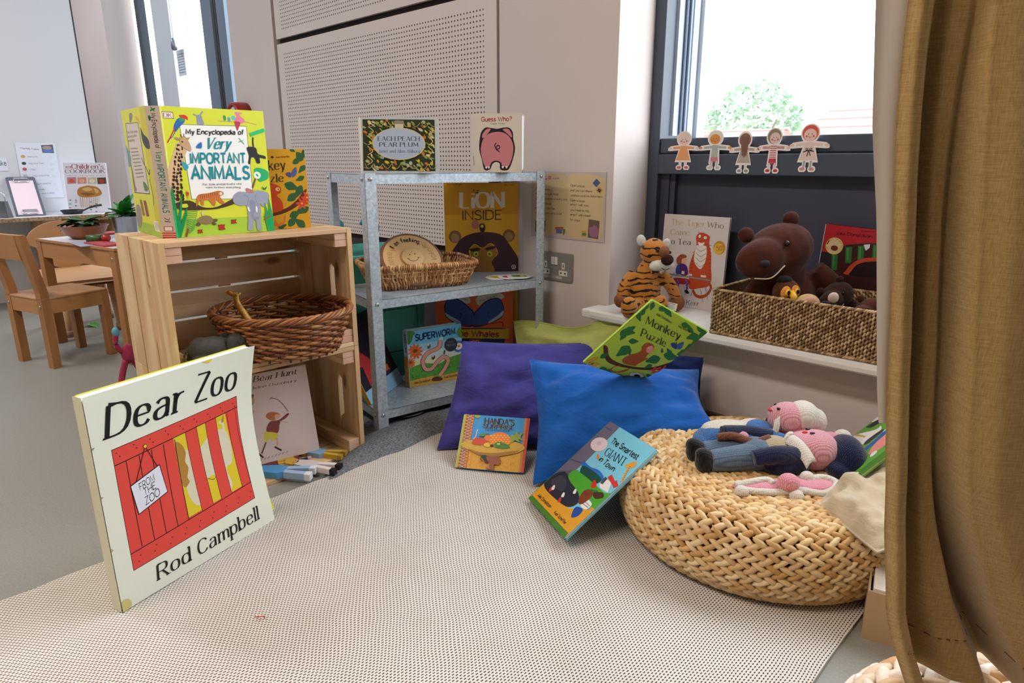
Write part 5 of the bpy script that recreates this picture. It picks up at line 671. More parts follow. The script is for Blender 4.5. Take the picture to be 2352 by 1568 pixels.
# ---------------------------------------------------------------- light: sky through the windows, ceiling panels in the room, cool ones added for the far end
w = bpy.data.worlds.new('sky'); SC.world = w; w.use_nodes = True; bg = w.node_tree.nodes['Background']
bg.inputs['Color'].default_value = (.90, .95, 1.0, 1); bg.inputs['Strength'].default_value = 8.0
def portal(x, z, sx_, sz_, y):
    l = bpy.data.lights.new('window_portal', 'AREA'); l.shape = 'RECTANGLE'; l.size = sx_; l.size_y = sz_; l.cycles.is_portal = True
    o = bpy.data.objects.new('window_portal', l); COL.objects.link(o); o.location = (x, y, z); o.rotation_euler = (radians(-90), 0, 0)
portal(-.05, 1.63, 2.1, 1.56, 1.97); portal(-4.8, 1.42, 2.0, 2.1, 1.97)
def lamp(x, y, e, c=(1, .93, .86), s=(1.2, .3)):
    t = thing('ceiling_light', 'slim rectangular ceiling light panel overhead', 'ceiling light', (x, y, 2.69), group='ceiling lights')
    MB().box((-s[0]/2-.02, -s[1]/2-.02, -.02), (s[0]/2+.02, s[1]/2+.02, .01)).build('housing', whitem, t)
    l = bpy.data.lights.new('lamp', 'AREA'); l.shape = 'RECTANGLE'; l.size = s[0]; l.size_y = s[1]; l.energy = e; l.color = c
    o = bpy.data.objects.new('lamp', l); COL.objects.link(o); o.location = (x, y, 2.66)
lamp(-.95, -.62, 44, (1, .85, .70)); lamp(-2.2, -1.6, 14, (1, .85, .70)); lamp(-3.4, -.6, 44, (.88, .94, 1)); lamp(-5.8, .4, 34, (.95, .97, 1))  # last two are added fill, brightening the partition and far wall
# ================================================================ metal shelf unit
m, nt, b = nodes('galvanised_steel'); cc = coord(nt)
v = N(nt, 'ShaderNodeTexVoronoi'); v.inputs['Scale'].default_value = 260; nt.links.new(cc, v.inputs['Vector'])
n1 = N(nt, 'ShaderNodeTexNoise'); n1.inputs['Scale'].default_value = 90; n1.inputs['Detail'].default_value = 4; nt.links.new(cc, n1.inputs['Vector'])
ad = N(nt, 'ShaderNodeMath', operation='MULTIPLY_ADD'); nt.links.new(v.outputs['Color'], ad.inputs[0]); ad.inputs[1].default_value = .35; nt.links.new(n1.outputs[0], ad.inputs[2])
nt.links.new(ramp(nt, ad.outputs[0], [(.35, '98a4b0'), (.9, 'c4ced8')]), b.inputs['Base Color']); b.inputs['Metallic'].default_value = .45; b.inputs['Roughness'].default_value = .4
galv = m; boltm = mat('bolt_steel', 'b8bcc2', .25, 1)
SH = frame((-1.512, .997, 0), (.165, .986, 0), (-.986, .165, 0)); SW, SD = .607, .27
sh = thing('metal_shelf', 'galvanised steel three-tier shelf unit standing beside the wooden crates', 'shelf unit', M=SH)
for i, (cx, cy) in enumerate(((0, 0), (SW, 0), (SW, SD), (0, SD))):
    p = MB(); fx_ = 1 if cx == 0 else -1; fy = 1 if cy == 0 else -1; t_ = .0016; z1 = .752; w_ = .032
    xa, xb = sorted((cx, cx+fx_*w_)); ya, yb = sorted((cy, cy+fy*t_)); p.box((xa, ya, 0), (xb, yb, z1))
    xa, xb = sorted((cx, cx+fx_*t_)); ya, yb = sorted((cy, cy+fy*w_)); p.box((xa, ya, 0), (xb, yb, z1))
    po = p.build('post', galv, sh)
    for z in (.737, .400, .073):
        MB().ball((cx+fx_*.016, cy-fy*.001, z), (.0055, .003, .0055), seg=12, ring=8).build('bolt', boltm, po); MB().ball((cx-fx_*.001, cy+fy*.016, z), (.003, .0055, .0055), seg=12, ring=8).build('bolt', boltm, po)
for z in (.750, .412, .085):
    p = MB(); e = .002; x0, x1, y0, y1 = e, SW-e, e, SD-e
    p.box((x0, y0, z-.002), (x1, y1, z))
    for a, b_ in (((x0, y0, z-.026), (x1, y0+.0012, z)), ((x0, y1-.0012, z-.026), (x1, y1, z)), ((x0, y0, z-.026), (x0+.0012, y1, z)), ((x1-.0012, y0, z-.026), (x1, y1, z))): p.box(a, b_)
    p.build('shelf_tray', galv, sh)

# ================================================================ pine crates
pz = wood('pine_vertical', 'e2c8a2', 'd8b88c', 'c8a276', 'z', 6); px = wood('pine_lengthwise', 'e0c4a0', 'd6b48c', 'c49e76', 'x', 6); py = wood('pine_depth', 'e0c4a0', 'd6b48c', 'c49e76', 'y', 6)
endg = mat('pine_end_grain', 'd2a78f', .8, c2='c69881', ns=30)
CR = (0, 1, 0), (-1, 0, 0)
def crate(label, z0, lean=0):
    M = frame((-1.475, .463, z0), *CR); t = thing('wooden_crate', label, 'crate', M=M, group='stacked pine crates')
    W, D, Hh, T = .461, .285, .309, .013
    bw = (D-.012)/3
    for side in (0, 1):
        p = MB(); x0 = 0 if side == 0 else W-T
        Rm = Matrix(((0, 0, 1, x0), (1, 0, 0, 0), (0, 1, 0, 0), (0, 0, 0, 1)))   # poly (y,z) extruded along x
        for k in range(3):
            y0 = k*(bw+.006)
            if k == 0: poly = [(y0, 0), (y0+bw, 0), (y0+bw, .085), (y0+bw-.018, .10), (y0+bw-.018, .20), (y0+bw, .215), (y0+bw, Hh), (y0, Hh)]
            else: poly = [(y0, 0), (y0+bw, 0), (y0+bw, Hh), (y0, Hh)]
            p.prism(poly, 0, T, M=Rm)
        p.build('end_panel', pz, t)
    for nm, zz in (('slatted_top', Hh-.011), ('slatted_base', 0)):
        p = MB()
        for k in range(3): p.box((T, k*(bw+.006)+.0005, zz), (W-T, k*(bw+.006)+bw, zz+.011), bev=.0012)
        p.build(nm, px, t)
    p = MB(); hb = (Hh-.022-.018)/4
    for k in range(4): p.box((T, D-.011, .011+k*(hb+.006)), (W-T, D, .011+k*(hb+.006)+hb), bev=.001)
    p.build('slatted_back', px, t)
    for x0 in (T, W-T-.034):
        for zz in (.0115, Hh-.0115-.034):
            p = MB()
            for q in (0, .0172): p.box((x0, .004, zz+q), (x0+.034, D-.012, zz+q+.0168), bev=.001)
            for q in (.0008, .0180): p.add([(x0+.001, .0038, zz+q), (x0+.033, .0038, zz+q), (x0+.033, .0038, zz+q+.0152), (x0+.001, .0038, zz+q+.0152)], [(0, 1, 2, 3)], 1)
            p.build('corner_batten', [py, endg], t)
    return t
crate('lower pine crate on the floor, holding the bear hunt book', 0)
crate('upper pine crate with the brown wicker basket inside', .310)

# ================================================================ baskets
def rope_col(base, R_): return R_.choice(base)
wick = attr_mat('wicker', rough=.42, nb=.2, bscale=250, spec=.5)
def strands(mb, path, n, r, rows, z0, z1, grow, base, seed=1, amp=.004, flat=1.3, m=120, tw=0):
    R_ = random.Random(seed)
    for k in range(rows):
        z = z0+(z1-z0)*(k+.5)/rows; g = grow((z-z0)/(z1-z0)); c = R_.choice(base); pts = []
        for j in range(m):
            a = 2*pi*j/m; x, y, nx_, ny_ = path(a, g); o = amp*sin(a*n/2+pi*k); zz = z+R_.uniform(-.0006, .0006)+.0012*sin(a*n/2+pi*k+1)
            pts.append((x+nx_*o, y+ny_*o, zz))
        L0 = len(mb.f); mb.tube(pts, r, 5, 0, c, closed=True)
        for j in range(m):   # colour drifts along the cane
            cc_ = R_.choice(base) if j % 9 == 0 else cc_ if j else c
            for q in range(5): mb.c[L0+j*5+q] = cc_
def oval(rx, ry, cx=0, cy=0):
    def P(a, g): return (cx+rx*g*cos(a), cy+ry*g*sin(a), cos(a), sin(a))
    return P
t = thing('oval_wicker_basket', 'brown oval wicker basket in the upper crate', 'basket', (-1.532, .748, .322), (0, 0, radians(45)))
base = ['7a4422', '8a5028', '9a6030', '6a3a1e', 'a8703c', '8c5a34', 'b07c4c']
b_ = MB(); gr = lambda q: .80+.22*q
strands(b_, oval(.162, .150), 34, .0042, 13, .004, .098, gr, base, 3, .0038, m=136)
for i in range(34):
    a = 2*pi*(i+.5)/34; b_.tube([(.162*gr(q)*cos(a), .150*gr(q)*sin(a), .102*q) for q in (0, .33, .66, 1)], .003, 5, 0, '5a3218')
b_.build('woven_side', wick, t)
b_ = MB()
for k in range(5):
    pts = []
    for j in range(150):
        a = 2*pi*j/150; q = a*11+k*2*pi/5; rr = 1.02+.035*cos(q); pts.append((.162*rr*cos(a), .150*rr*sin(a), .106+.006*sin(q)))
    b_.tube(pts, .0038, 6, 0, base[k+1], closed=True)
b_.build('braided_rim', wick, t)
b_ = MB(); b_.lathe([(0, .003), (.128, .003), (.128, .008), (0, .008)], 40, col='6a3f22', sy=.92)
for k in range(12): b_.tube([(-.125, 0, .009), (.125, 0, .009)], .003, 5, 0, '8a5a30', M=Matrix.Rotation(k*pi/12, 4, 'Z'))
b_.build('woven_base', wick, t)

# rounded-rectangle willow tray on the middle shelf
def rr_path(w, d, r):
    def P(a, g):
        ww, dd = w*g, d*g; n = 5.0; c, s = cos(a), sin(a); k = (abs(c/ (ww/2))**n+abs(s/(dd/2))**n)**(-1/n)
        x, y = k*c, k*s; return (x, y, c, s)
    return P
Mw = frame((-1.640, 1.255, .4125), (.345, .939, 0), (-.939, .345, 0))
t = thing('willow_tray_basket', 'shallow honey-coloured willow tray on the middle metal shelf', 'basket', M=Mw)
base2 = ['c08a54', 'd09e66', 'a06a3c', 'dcb07a', 'b07c4c']
P = rr_path(.345, .235, .04); gr = lambda q: .84+.16*q; b_ = MB(); R_ = random.Random(8)
for i in range(120):
    a = 2*pi*i/120; c = R_.choice(base2); da = R_.uniform(-.012, .012)
    pts = []
    for q in (0, .25, .5, .75, 1):
        x, y, nx_, ny_ = P(a+da*q+(.012 if q in (.25, .75) else -.004), gr(q)); o = .002*(1 if (i+int(q*4)) % 2 else -1); pts.append((x+nx_*o, y+ny_*o, .066*q+.003))
    b_.tube(pts, .0036, 5, 0, c)
strands(b_, P, 60, .0022, 4, .008, .06, gr, base2, 5, .002, m=100)
b_.build('woven_side', wick, t)
b_ = MB()
pts = [P(2*pi*j/150, 1.0) for j in range(150)]; b_.tube([(x, y, .070) for x, y, _, _ in pts], .0042, 6, 0, 'b07a48', closed=True)
for i in range(150):
    a = 2*pi*i/150; x, y, nx_, ny_ = P(a, 1); b_.tube([(x+nx_*.0055, y+ny_*.0055, .062), (x+nx_*.0045, y+ny_*.0045, .073), (x-nx_*.002, y-ny_*.002, .0765), (x-nx_*.006, y-ny_*.006, .070)], .0028, 5, 0, R_.choice(base2))
b_.build('wrapped_rim', wick, t)
b_ = MB(); b_.box((-.125, -.08, .001), (.125, .08, .006), col='a87244')
for k in range(28): b_.tube([(-.122+k*.009, -.08, .007), (-.122+k*.009, .08, .007)], .0028, 5, 0, R_.choice(base2))
b_.build('woven_base', wick, t)

# wooden feelings disc standing in the tray
Md = frame(Vector((-1.608, 1.215, .498))-Vector((-.66, .24, .71))*.045, (.33, .93, 0), (-.66, .24, .71)) @ Matrix.Translation((0, .0045, 0)) @ Matrix.Scale(.9, 4)
t = thing('feelings_disc', 'round wooden slice engraved I am feeling, standing in the willow tray', 'wooden disc', M=Md)
slab = MB(); slab.lathe([(0, -.018), (.106, -.018), (.110, -.009), (.106, 0), (0, 0)], 60, col='7a5644', M=Matrix.Translation((0, .045, 0)))
slab.build('bark_edge', attr_mat('bark_matt', .9, nb=.8, bscale=120), t)
dops = []
for nm_, an in (('happy', 140), ('angry', 165), ('worried', 186), ('sad', 42), ('silly', 20), ('ok', 0)):
    x, y = 500+380*cos(radians(an)), 500+380*sin(radians(an)); dops += [('e', '8a6438', x, y+20, 40, 40), ('e', 'c8a06a', x, y+20, 35, 35), ('e', '6a4a2a', x-12, y+28, 5, 5), ('e', '6a4a2a', x+12, y+28, 5, 5), ('l', '6a4a2a', 5, [(x-14, y+8), (x, y+2), (x+14, y+8)]), ('t', '7a5a34', nm_, (x-45, y-58), (x+45, y-58), (x-45, y-36), 'sans', 1.2)]
for i, ch in enumerate('I am feeling...'):
    an = radians(140-i*7.2); r0 = 350; x, y = 500+r0*cos(an), 500+r0*sin(an); tx, ty = sin(an), -cos(an); k = 3 if ch in 'Il.i' else 17
    if ch != ' ': dops.append(('t', '2a1810', ch, (x-tx*k, y-ty*k), (x+tx*k, y+ty*k), (x-tx*k+cos(an)*80, y-ty*k+sin(an)*80), 'sans', 1.8))
f = MB(); f.lathe([(0, .0005), (.098, .0005), (.100, -.001)], 60, col='caa26e', M=Matrix.Translation((0, .045, 0)))
tmp = MB(); art_faces(tmp, dops, .2, .2, .0008); f.add([v+Vector((-.1, -.055, 0)) for v in tmp.v], tmp.f); f.c[-len(tmp.f):] = tmp.c
f.build('engraved_face', attr_mat('disc_wood', .6), t)
f = MB(); f.lathe([(0, .009), (.036, .009), (.038, .007), (.038, .001), (0, .001)], 40, col='cfa873', M=Matrix.Translation((0, .045, 0)))
tmp = MB(); art_faces(tmp, [('e', '2a1810', 380, 640, 26, 34), ('e', '2a1810', 640, 660, 26, 34), ('e', '3a2818', 510, 800, 20, 20), ('l', '3a2414', 22, [(240, 400), (330, 300), (500, 240), (680, 310), (770, 430)]), ('l', '3a2414', 22, [(190, 420), (290, 410)]), ('l', '3a2414', 22, [(720, 450), (820, 430)])], .07, .07, .0095)
f.add([v+Vector((-.035, .01, 0)) for v in tmp.v], tmp.f); f.c[-len(tmp.f):] = tmp.c
f.build('smiley_dial', attr_mat('disc_wood', .6), t)

# loose round picture cards
for i, (x, y, c, rz, z) in enumerate(((-1.53, 1.500, 'c8a83a', .3, .4135), (-1.500, 1.528, 'b8404a', 1.1, .4155), (-1.478, 1.548, '5a7a3a', .7, .4175))):
    t = thing('picture_card', ['round picture card with a yellow motif, lowest in the fan', 'round picture card with a red motif, middle of the fan', 'round picture card with a green oval, topmost of the fan'][i], 'card', (x, y, z), (radians(2), 0, rz), group='loose cards under the yellow book')
    f = MB(); f.lathe([(0, 0), (.04, 0), (.041, .0006), (.04, .0012), (0, .0012)], 32, col='d8d8d2')
    art_faces(f, [], 1, 1)
    f.lathe([(0, .0014), (.026, .0014)], 24, col=c, sy=.7); f.lathe([(0, .0016), (.008, .0016)], 12, col='e8e0c8', M=Matrix.Translation((.01, .0, 0))); f.build('card_face', PRINT, t)

# ================================================================ teal tub behind the shelf, with umbrella and dark fabric
teal = mat('teal_plastic', '58b4ac', .4, c2='50aaa2', ns=3)
Mt = frame(SH @ Vector((-.04, .31, 0)), (.165, .986, 0), (-.986, .165, 0))
t = thing('teal_tub', 'large teal plastic storage tub behind the metal shelf', 'storage tub', M=Mt)
P = rr_path(.42, .30, .05); b_ = MB()
Mo = Matrix.Translation((.22, .16, 0))
rows = [(.80, .0), (.82, .02), (.98, .46), (1.0, .47), (1.05, .475), (1.05, .49), (.98, .492), (.96, .46), (.79, .03)]
b_.grid(lambda a, q: (lambda i, f_: (lambda A, B: tuple(Vector((A[0], A[1], rows[i][1])).lerp(Vector((B[0], B[1], rows[min(i+1, 8)][1])), f_)))(P(2*pi*a, rows[i][0]), P(2*pi*a, rows[min(i+1, 8)][0])))(min(int(q*8), 7), q*8-min(int(q*8), 7)), 72, 8, M=Mo)
b_.box((-.16, -.12, .002), (.16, .12, .02), M=Mo); b_.build('tub_shell', teal, t)
b_ = MB(); b_.box((-.12, -.1395, .15), (.13, -.1365, .153), M=Mo).box((-.12, -.148, .30), (.13, -.145, .303), M=Mo).box((-.123, -.145, .15), (-.12, -.140, .303), M=Mo).box((.13, -.145, .15), (.133, -.140, .303), M=Mo)
b_.build('moulded_outline', mat('teal_dark', '1f5c5c', .5), t)
t = thing('umbrella', 'folded umbrella with teal hooked handle standing in the teal tub', 'umbrella', (-1.93, 1.27, .44))
u_, v_ = Vector((.70, .71, 0)), Vector((0, 0, 1))
pt = [(-.0, .045), (.018, .085), (.035, .115), (.032, .142), (.012, .155), (-.008, .150), (-.016, .140)]
MB().tube(bez([u_*a+v_*b_2 for a, b_2 in pt], 30), .0068, 10).ball(tuple(u_*-.0165+v_*.139), .0068).build('hooked_handle', mat('teal_handle', '1f8ba0', .3), t)
MB().tube([u_*0+v_*.046, u_*-.03+v_*-.01, u_*-.055+v_*-.10], [.0058, .006, .02], 10).build('shaft', mat('magenta_cloth', '8a2a5a', .6), t)
t = thing('umbrella', 'second umbrella with only its teal hook tip showing behind the shelf post', 'umbrella', (-2.06, 1.22, .44))
MB().tube(bez([u_*a+v_*b_2 for a, b_2 in [(.02, .0), (.03, .09), (.03, .13), (.012, .146), (-.004, .138)]], 20), .0068, 10).build('hooked_handle', MATS['teal_handle'], t)
MB().tube([u_*.02, u_*.0+v_*-.15], .008, 8).build('shaft', MATS['magenta_cloth'], t)
furm = mat('dark_fluff', '2a1f28', .95, c2='120e14', ns=60, nb=1, bscale=180, sheen=.6)
for nm_, (x, y, z, s_, lb) in {'a': (-2.0, 1.14, .455, .07, 'dark fluffy fabric heaped at the left end of the teal tub'), 'b': (-1.86, 1.38, .462, .055, 'dark shiny fabric piled at the right end of the teal tub')}.items():
    b_ = MB(); R_ = random.Random(len(lb))
    for k in range(26): b_.ball((R_.uniform(-s_, s_)*.9, R_.uniform(-s_, s_)*.5, R_.uniform(-.03, .03)), (.035, .03, .028), seg=8, ring=6)
    for k in range(260):
        a = R_.uniform(0, 2*pi); e = R_.uniform(.1, 1.2); p0 = Vector((R_.uniform(-s_, s_)*.9, R_.uniform(-s_, s_)*.5, .03)); d = Vector((cos(a)*cos(e), sin(a)*cos(e), sin(e)))
        b_.tube([p0, p0+d*.03, p0+d*.045+Vector((0, 0, -.006))], [.0016, .001, .0004], 3)
    tag(b_.build('costume_fabric', furm, loc=(x, y, z)), lb, 'fabric')

# ================================================================ left background: play kitchen, table, chairs
beech = wood('beech_wood', 'b5824e', 'a87444', '98663a', 'x', 4, knots=False); beechz = wood('beech_upright', 'a87444', '9c693c', '8c5c34', 'z', 4, knots=False)
ply = wood('pale_plywood', 'c89a70', 'bd8e64', 'b08258', 'y', 4, knots=False)
M = frame((-2.981, .502, 0), (-.957, -.291, 0), (.291, -.957, 0))
# chair frame: x from left rear post to right rear post, y towards the table
MC = frame((-3.221, .429, 0), (.957, .291, 0), (-.291, .957, 0))
t = thing('child_chair', "child's brown wooden chair with a square back, drawn up to the small table", 'chair', M=MC)
w_, d_ = .25, .256
for x in (.0, w_-.034):
    MB().add([(x, 0, 0), (x+.034, 0, 0), (x+.034, .03, 0), (x, .03, 0), (x, .0, .30), (x+.034, 0, .30), (x+.034, .03, .30), (x, .03, .30), (x, -.035, .52), (x+.034, -.035, .52), (x+.034, -.01, .52), (x, -.01, .52)],
             [(0, 3, 2, 1), (0, 1, 5, 4), (1, 2, 6, 5), (2, 3, 7, 6), (3, 0, 4, 7), (4, 5, 9, 8), (5, 6, 10, 9), (6, 7, 11, 10), (7, 4, 8, 11), (8, 9, 10, 11)]).build('rear_leg', beechz, t)
    MB().box((x, d_-.03, 0), (x+.034, d_, .27), bev=.002).build('front_leg', beechz, t)
MB().add([(.034, -.024, .425), (w_-.034, -.024, .425), (w_-.034, -.004, .425), (.034, -.004, .425), (.034, -.036, .52), (w_-.034, -.036, .52), (w_-.034, -.016, .52), (.034, -.016, .52)], [(0, 3, 2, 1), (4, 5, 6, 7), (0, 1, 5, 4), (1, 2, 6, 5), (2, 3, 7, 6), (3, 0, 4, 7)]).build('backrest', beech, t)
MB().box((.034, .002, .215), (w_-.034, .02, .27)).box((.034, d_-.02, .215), (w_-.034, d_-.002, .27)).box((.003, .03, .215), (.02, d_-.03, .27)).box((w_-.02, .03, .215), (w_-.003, d_-.03, .27)).build('apron', beech, t)
MB().box((.0, .0, .270), (w_, d_, .279), bev=.003).build('seat', wood('seat_wood', 'b88a64', 'ad7e58', 'a0724e', 'x', 4, knots=False), t)
for x in (.017, w_-.017): MB().ball((x, -.001, .245), (.006, .003, .006)).build('screw', boltm, t)
TU = Vector((.978, .208, 0)); TV = Vector((-.208, .978, 0))
MT = frame((-3.44, .60, 0), TU, TV)
t = thing('child_table', "child's low table with a white top and brown wooden frame", 'table', M=MT)
for x, y in ((.0, .0), (.59, 0), (0, .44), (.59, .44)): MB().box((x, y, 0), (x+.038, y+.038, .455), bev=.002).build('leg', beechz, t)
MB().box((.038, .004, .385), (.59, .022, .455)).box((.038, .456, .385), (.59, .474, .455)).box((.004, .038, .385), (.022, .44, .455)).box((.606, .038, .385), (.624, .44, .455)).build('apron', beech, t)
MB().box((.0, .0, .4555), (.63, .48, .461)).build('table_top', mat('white_laminate', 'd4d4da', .35), t)
MB().box((-.002, -.002, .453), (.632, .0, .463)).box((-.002, .48, .453), (.632, .482, .463)).box((-.004, -.002, .453), (-.002, .482, .463)).box((.632, -.002, .453), (.634, .482, .463)).build('edge_strip', beech, t)
MB().ball((.606, -.0, .42), (.006, .003, .006)).build('screw', boltm, t)
def on_table(x, y, z=.4612): return MT @ Vector((x, y, z))
# bentwood chair tucked in at the far end
t = thing('bentwood_chair', 'pale plywood chair with a slotted oval back at the far end of the table', 'chair', (-3.64, .78, 0), (0, 0, radians(0)))
sm_ = MB(); sm_.grid(lambda a, q: (-.17+.33*a, (-.155+.31*q)*(1-.12*a), .268+.012*cos(pi*a*1.1)-.03*max(0, a-.85)/.15*.6), 14, 8).grid(lambda a, q: (-.17+.33*(1-a), (-.155+.31*q)*(1-.12*(1-a)), .258+.012*cos(pi*(1-a)*1.1)-.03*max(0, .15-a)/.15*.6), 14, 8)
sm_.box((-.16, -.15, .245), (-.135, .15, .262)).box((.12, -.12, .238), (.145, .12, .255)); sm_.build('seat', ply, t)
bk = MB(); out = [(.155*cos(a)*(1 if sin(a) > 0 else .78), .10*sin(a) if sin(a) > 0 else .13*sin(a)) for a in [2*pi*i/40 for i in range(40)]]
inn = [(.075*cos(a), .04*sin(a)-.035) for a in [2*pi*i/40 for i in range(40)]]
for s_, x in ((1, .0), (-1, -.01)):
    vs = [(x-.05*(z+.13), y, .40+z) for y, z in out]+[(x-.05*(z+.13), y, .40+z) for y, z in inn]
    bk.add(vs, [((i, (i+1) % 40, 40+(i+1) % 40, 40+i) if s_ > 0 else (40+i, 40+(i+1) % 40, (i+1) % 40, i)) for i in range(40)])
for ring in (out, inn):
    vs = [(-.05*(z+.13), y, .40+z) for y, z in ring]+[(-.01-.05*(z+.13), y, .40+z) for y, z in ring]; bk.add(vs, [(i, (i+1) % 40, 40+(i+1) % 40, 40+i) for i in range(40)])
ob = bk.build('backrest', ply, t); ob.location = (-.155, 0, .005)
for x, y in ((-.15, .13), (-.15, -.13), (.13, .10), (.13, -.10)):
    MB().tube([(x*.95, y*.95, .25), (x*1.05, y*1.05, .04), (x*1.06, y*1.06, .0)], [.017, .015, .015], 12).build('leg', ply, t)
    MB().lathe([(0, 0), (.019, 0), (.02, .03), (.017, .032)], 16, M=Matrix.Translation((x*1.06, y*1.06, 0))).build('foot_cap', mat('foot_tan', 'a8805c', .6), t)
# kitchen counter board with rough edge
t = thing('play_counter', 'long white play-kitchen counter board with a rough chipboard edge', 'counter', (-4.46, .45, .475))
MB().box((-.185, -1.2, 0), (.185, .715, .019)).build('board', mat('white_counter', 'd6d8de', .4), t)
MB().box((.185, -1.2, .0), (.188, .715, .019)).box((-.185, .715, 0), (.188, .718, .019)).build('chipboard_edge', mat('chipboard', 'b89c7c', .9, c2='7a5c44', ns=80), t)
t = thing('wooden_crate', 'upright pine crate supporting the right end of the counter', 'crate', (-4.63, .80, 0))
b_ = MB()
for k in range(4): b_.box((0, .012+k*.087, 0), (.012, .012+k*.087+.081, .46))
b_.build('slatted_back', pz, t)
for y in (0, .348): MB().box((0, y, 0), (.31, y+.012, .4735)).build('end_panel', pz, t)
for z in (0, .4605): MB().box((0, .012, z), (.312, .348, z+.0125)).build('shelf_board', mat('pale_board', 'dcc8a8', .6), t)
MB().box((0, .012, .23), (.30, .348, .24)).build('shelf_board', MATS['pale_board'], t)
# things on the counter
t = thing('clipboard', 'grey clipboard with pink paper leaning on the counter', 'clipboard', M=frame((-4.385, .700, .4945), (.10, .995, 0), (-.80, .08, .60)))
f = MB(); f.prism(rrect(.135, .335, .012), -.003, 0); f.build('board', mat('clip_grey', '5c6270', .5), t)
f = MB(); f.prism(rrect(.110, .29, .002, x0=.012, y0=.012), .0002, .001); f.build('pink_paper', mat('pink_paper', 'ecd6e0', .8), t)
for y0, nm_ in ((.285, 'clip'), (.012, 'clip')):
    MB().tube([(.035, y0, .006), (.033, y0+.02, .008), (.035, y0+.03, .004), (.10, y0+.03, .004), (.102, y0+.02, .008), (.10, y0, .006), (.035, y0, .006)], .0022, 6).box((.035, y0+.022, .001), (.10, y0+.034, .009)).build(nm_, mat('chrome', 'c8ccd2', .15, 1), t)
t = thing('grater', 'small metal box grater at the left end of the counter', 'grater', (-4.345, .645, .4945), (0, 0, .8))
g_ = MB(); g_.add([(-.032, -.02, 0), (.032, -.02, 0), (.032, .02, 0), (-.032, .02, 0), (-.022, -.012, .085), (.022, -.012, .085), (.022, .012, .085), (-.022, .012, .085)], [(0, 1, 5, 4), (1, 2, 6, 5), (2, 3, 7, 6), (3, 0, 4, 7), (4, 5, 6, 7)])
g_.build('body', mat('grater_steel', '6e7276', .35, .8), t)
hm = MB()
for i in range(8):
    for j in range(12): 
        x = (-.022+i*.0063)*(1-j*.018); hm.ball((x, -.0205+j*.0009+.0005, .006+j*.0062), (.0018, .001, .0012), seg=6, ring=4)
hm.build('teeth', mat('grater_teeth', 'c0c4c8', .3, 1), t)
MB().tube(bez([(-.02, 0, .084), (-.018, 0, .115), (0, 0, .13), (.018, 0, .115), (.02, 0, .084)], 20), .0028, 8).build('handle', MATS['chrome'], t)
t = thing('frying_pan', 'small black toy frying pan on the counter', 'pan', (-4.40, .965, .4945), (0, 0, radians(62)))
MB().lathe([(0, .0), (.040, 0), (.056, .022), (.0575, .022), (.058, .019), (.045, .001), (0, .001)], 36).lathe([(0, .003), (.040, .003), (.055, .0225)], 36).build('pan_body', mat('black_enamel', '1a1c20', .3), t)
MB().tube(bez([(.055, 0, .018), (.085, 0, .032), (.12, 0, .042), (.150, 0, .046)], 12), [.004]*5+[.006]*8, 8).build('handle', mat('black_handle', '1e1c22', .45), t)
book('cookbook', "white children's cookbook with a muffin picture propped on the counter", frame((-4.52, .975, .4950), (.62, .78, 0), (-.07, .055, .995)), .225, .278, .014, ART['cook'], 'd8d8e2')
# potted basil
pp = (-3.02, .90, .4612); pc = (-3.20, .89, .4612)
t = thing('potted_plant', 'leafy green basil in a small metal pot on the table corner', 'potted plant', pc)
MB().lathe([(0, 0), (.032, 0), (.034, .004), (.041, .072), (.043, .074), (.041, .076), (.037, .070), (0, .066)], 32, M=Matrix.Scale(1.0, 4)).build('metal_pot', mat('pot_steel', '9aa0a6', .22, .9), t)
lf = MB(); R_ = random.Random(11)
def leafshape(mb, p, d, L, W, droop=.3, mi=0, col=None, up=Vector((0, 0, 1))):
    d = d.normalized(); s_ = d.cross(up).normalized(); n_ = s_.cross(d)
    def P(a, q): return p+d*(L*a)+s_*((q-.5)*W*2*sin(pi*min(1, a*.93+.07))**.8*(1-a*.15))+n_*(.25*W*abs(q-.5)*2-L*droop*a*a)
    mb.grid(P, 8, 4, mi, col)
for i in range(26):
    a = R_.uniform(0, 2*pi); e = R_.uniform(-.1, 1.3); leafshape(lf, Vector((cos(a)*.012, sin(a)*.012, .07+R_.uniform(0, .02))), Vector((cos(a)*cos(e), sin(a)*cos(e), sin(e)+.15)), R_.uniform(.045, .075), R_.uniform(.013, .021), .35)
lf.build('leaves', mat('basil_green', '2a8a2c', .45, c2='1c6a24', ns=12), t); t.scale = (1.25, 1.25, 1.25)
# bowl of salad leaves and a cucumber
bc = on_table(.165, .125)
t = thing('wooden_bowl', 'orange-brown wooden bowl on the child table', 'bowl', bc)
MB().lathe([(0, 0), (.045, 0), (.075, .022), (.092, .055), (.094, .056), (.090, .056), (.070, .026), (.04, .008), (0, .007)], 40).build('bowl_body', wood('bowl_wood', 'a05a2c', '8c4a22', '7a3c1a', 'x', 5, knots=False, rough=.35), t)
sl = MB()
for i in range(40):
    a = R_.uniform(0, 2*pi); r = R_.uniform(0, .06); e = R_.uniform(-.2, .6); leafshape(sl, Vector((cos(a)*r*.7, sin(a)*r*.7, .040+R_.uniform(0, .035))), Vector((cos(a+R_.uniform(-1, 1))*cos(e), sin(a)*cos(e), sin(e))), R_.uniform(.04, .065), R_.uniform(.016, .026), .3)
for i in range(7):
    a = i*.9; sl.ball((cos(a)*.03, sin(a)*.03, .035), (.03, .025, .02), seg=10, ring=6)
tag(sl.build('salad_leaves', mat('salad_green', '2c4a2a', .5, c2='46703a', ns=20), loc=bc), 'dark green salad leaves heaped in the wooden bowl', 'salad', kind='stuff')
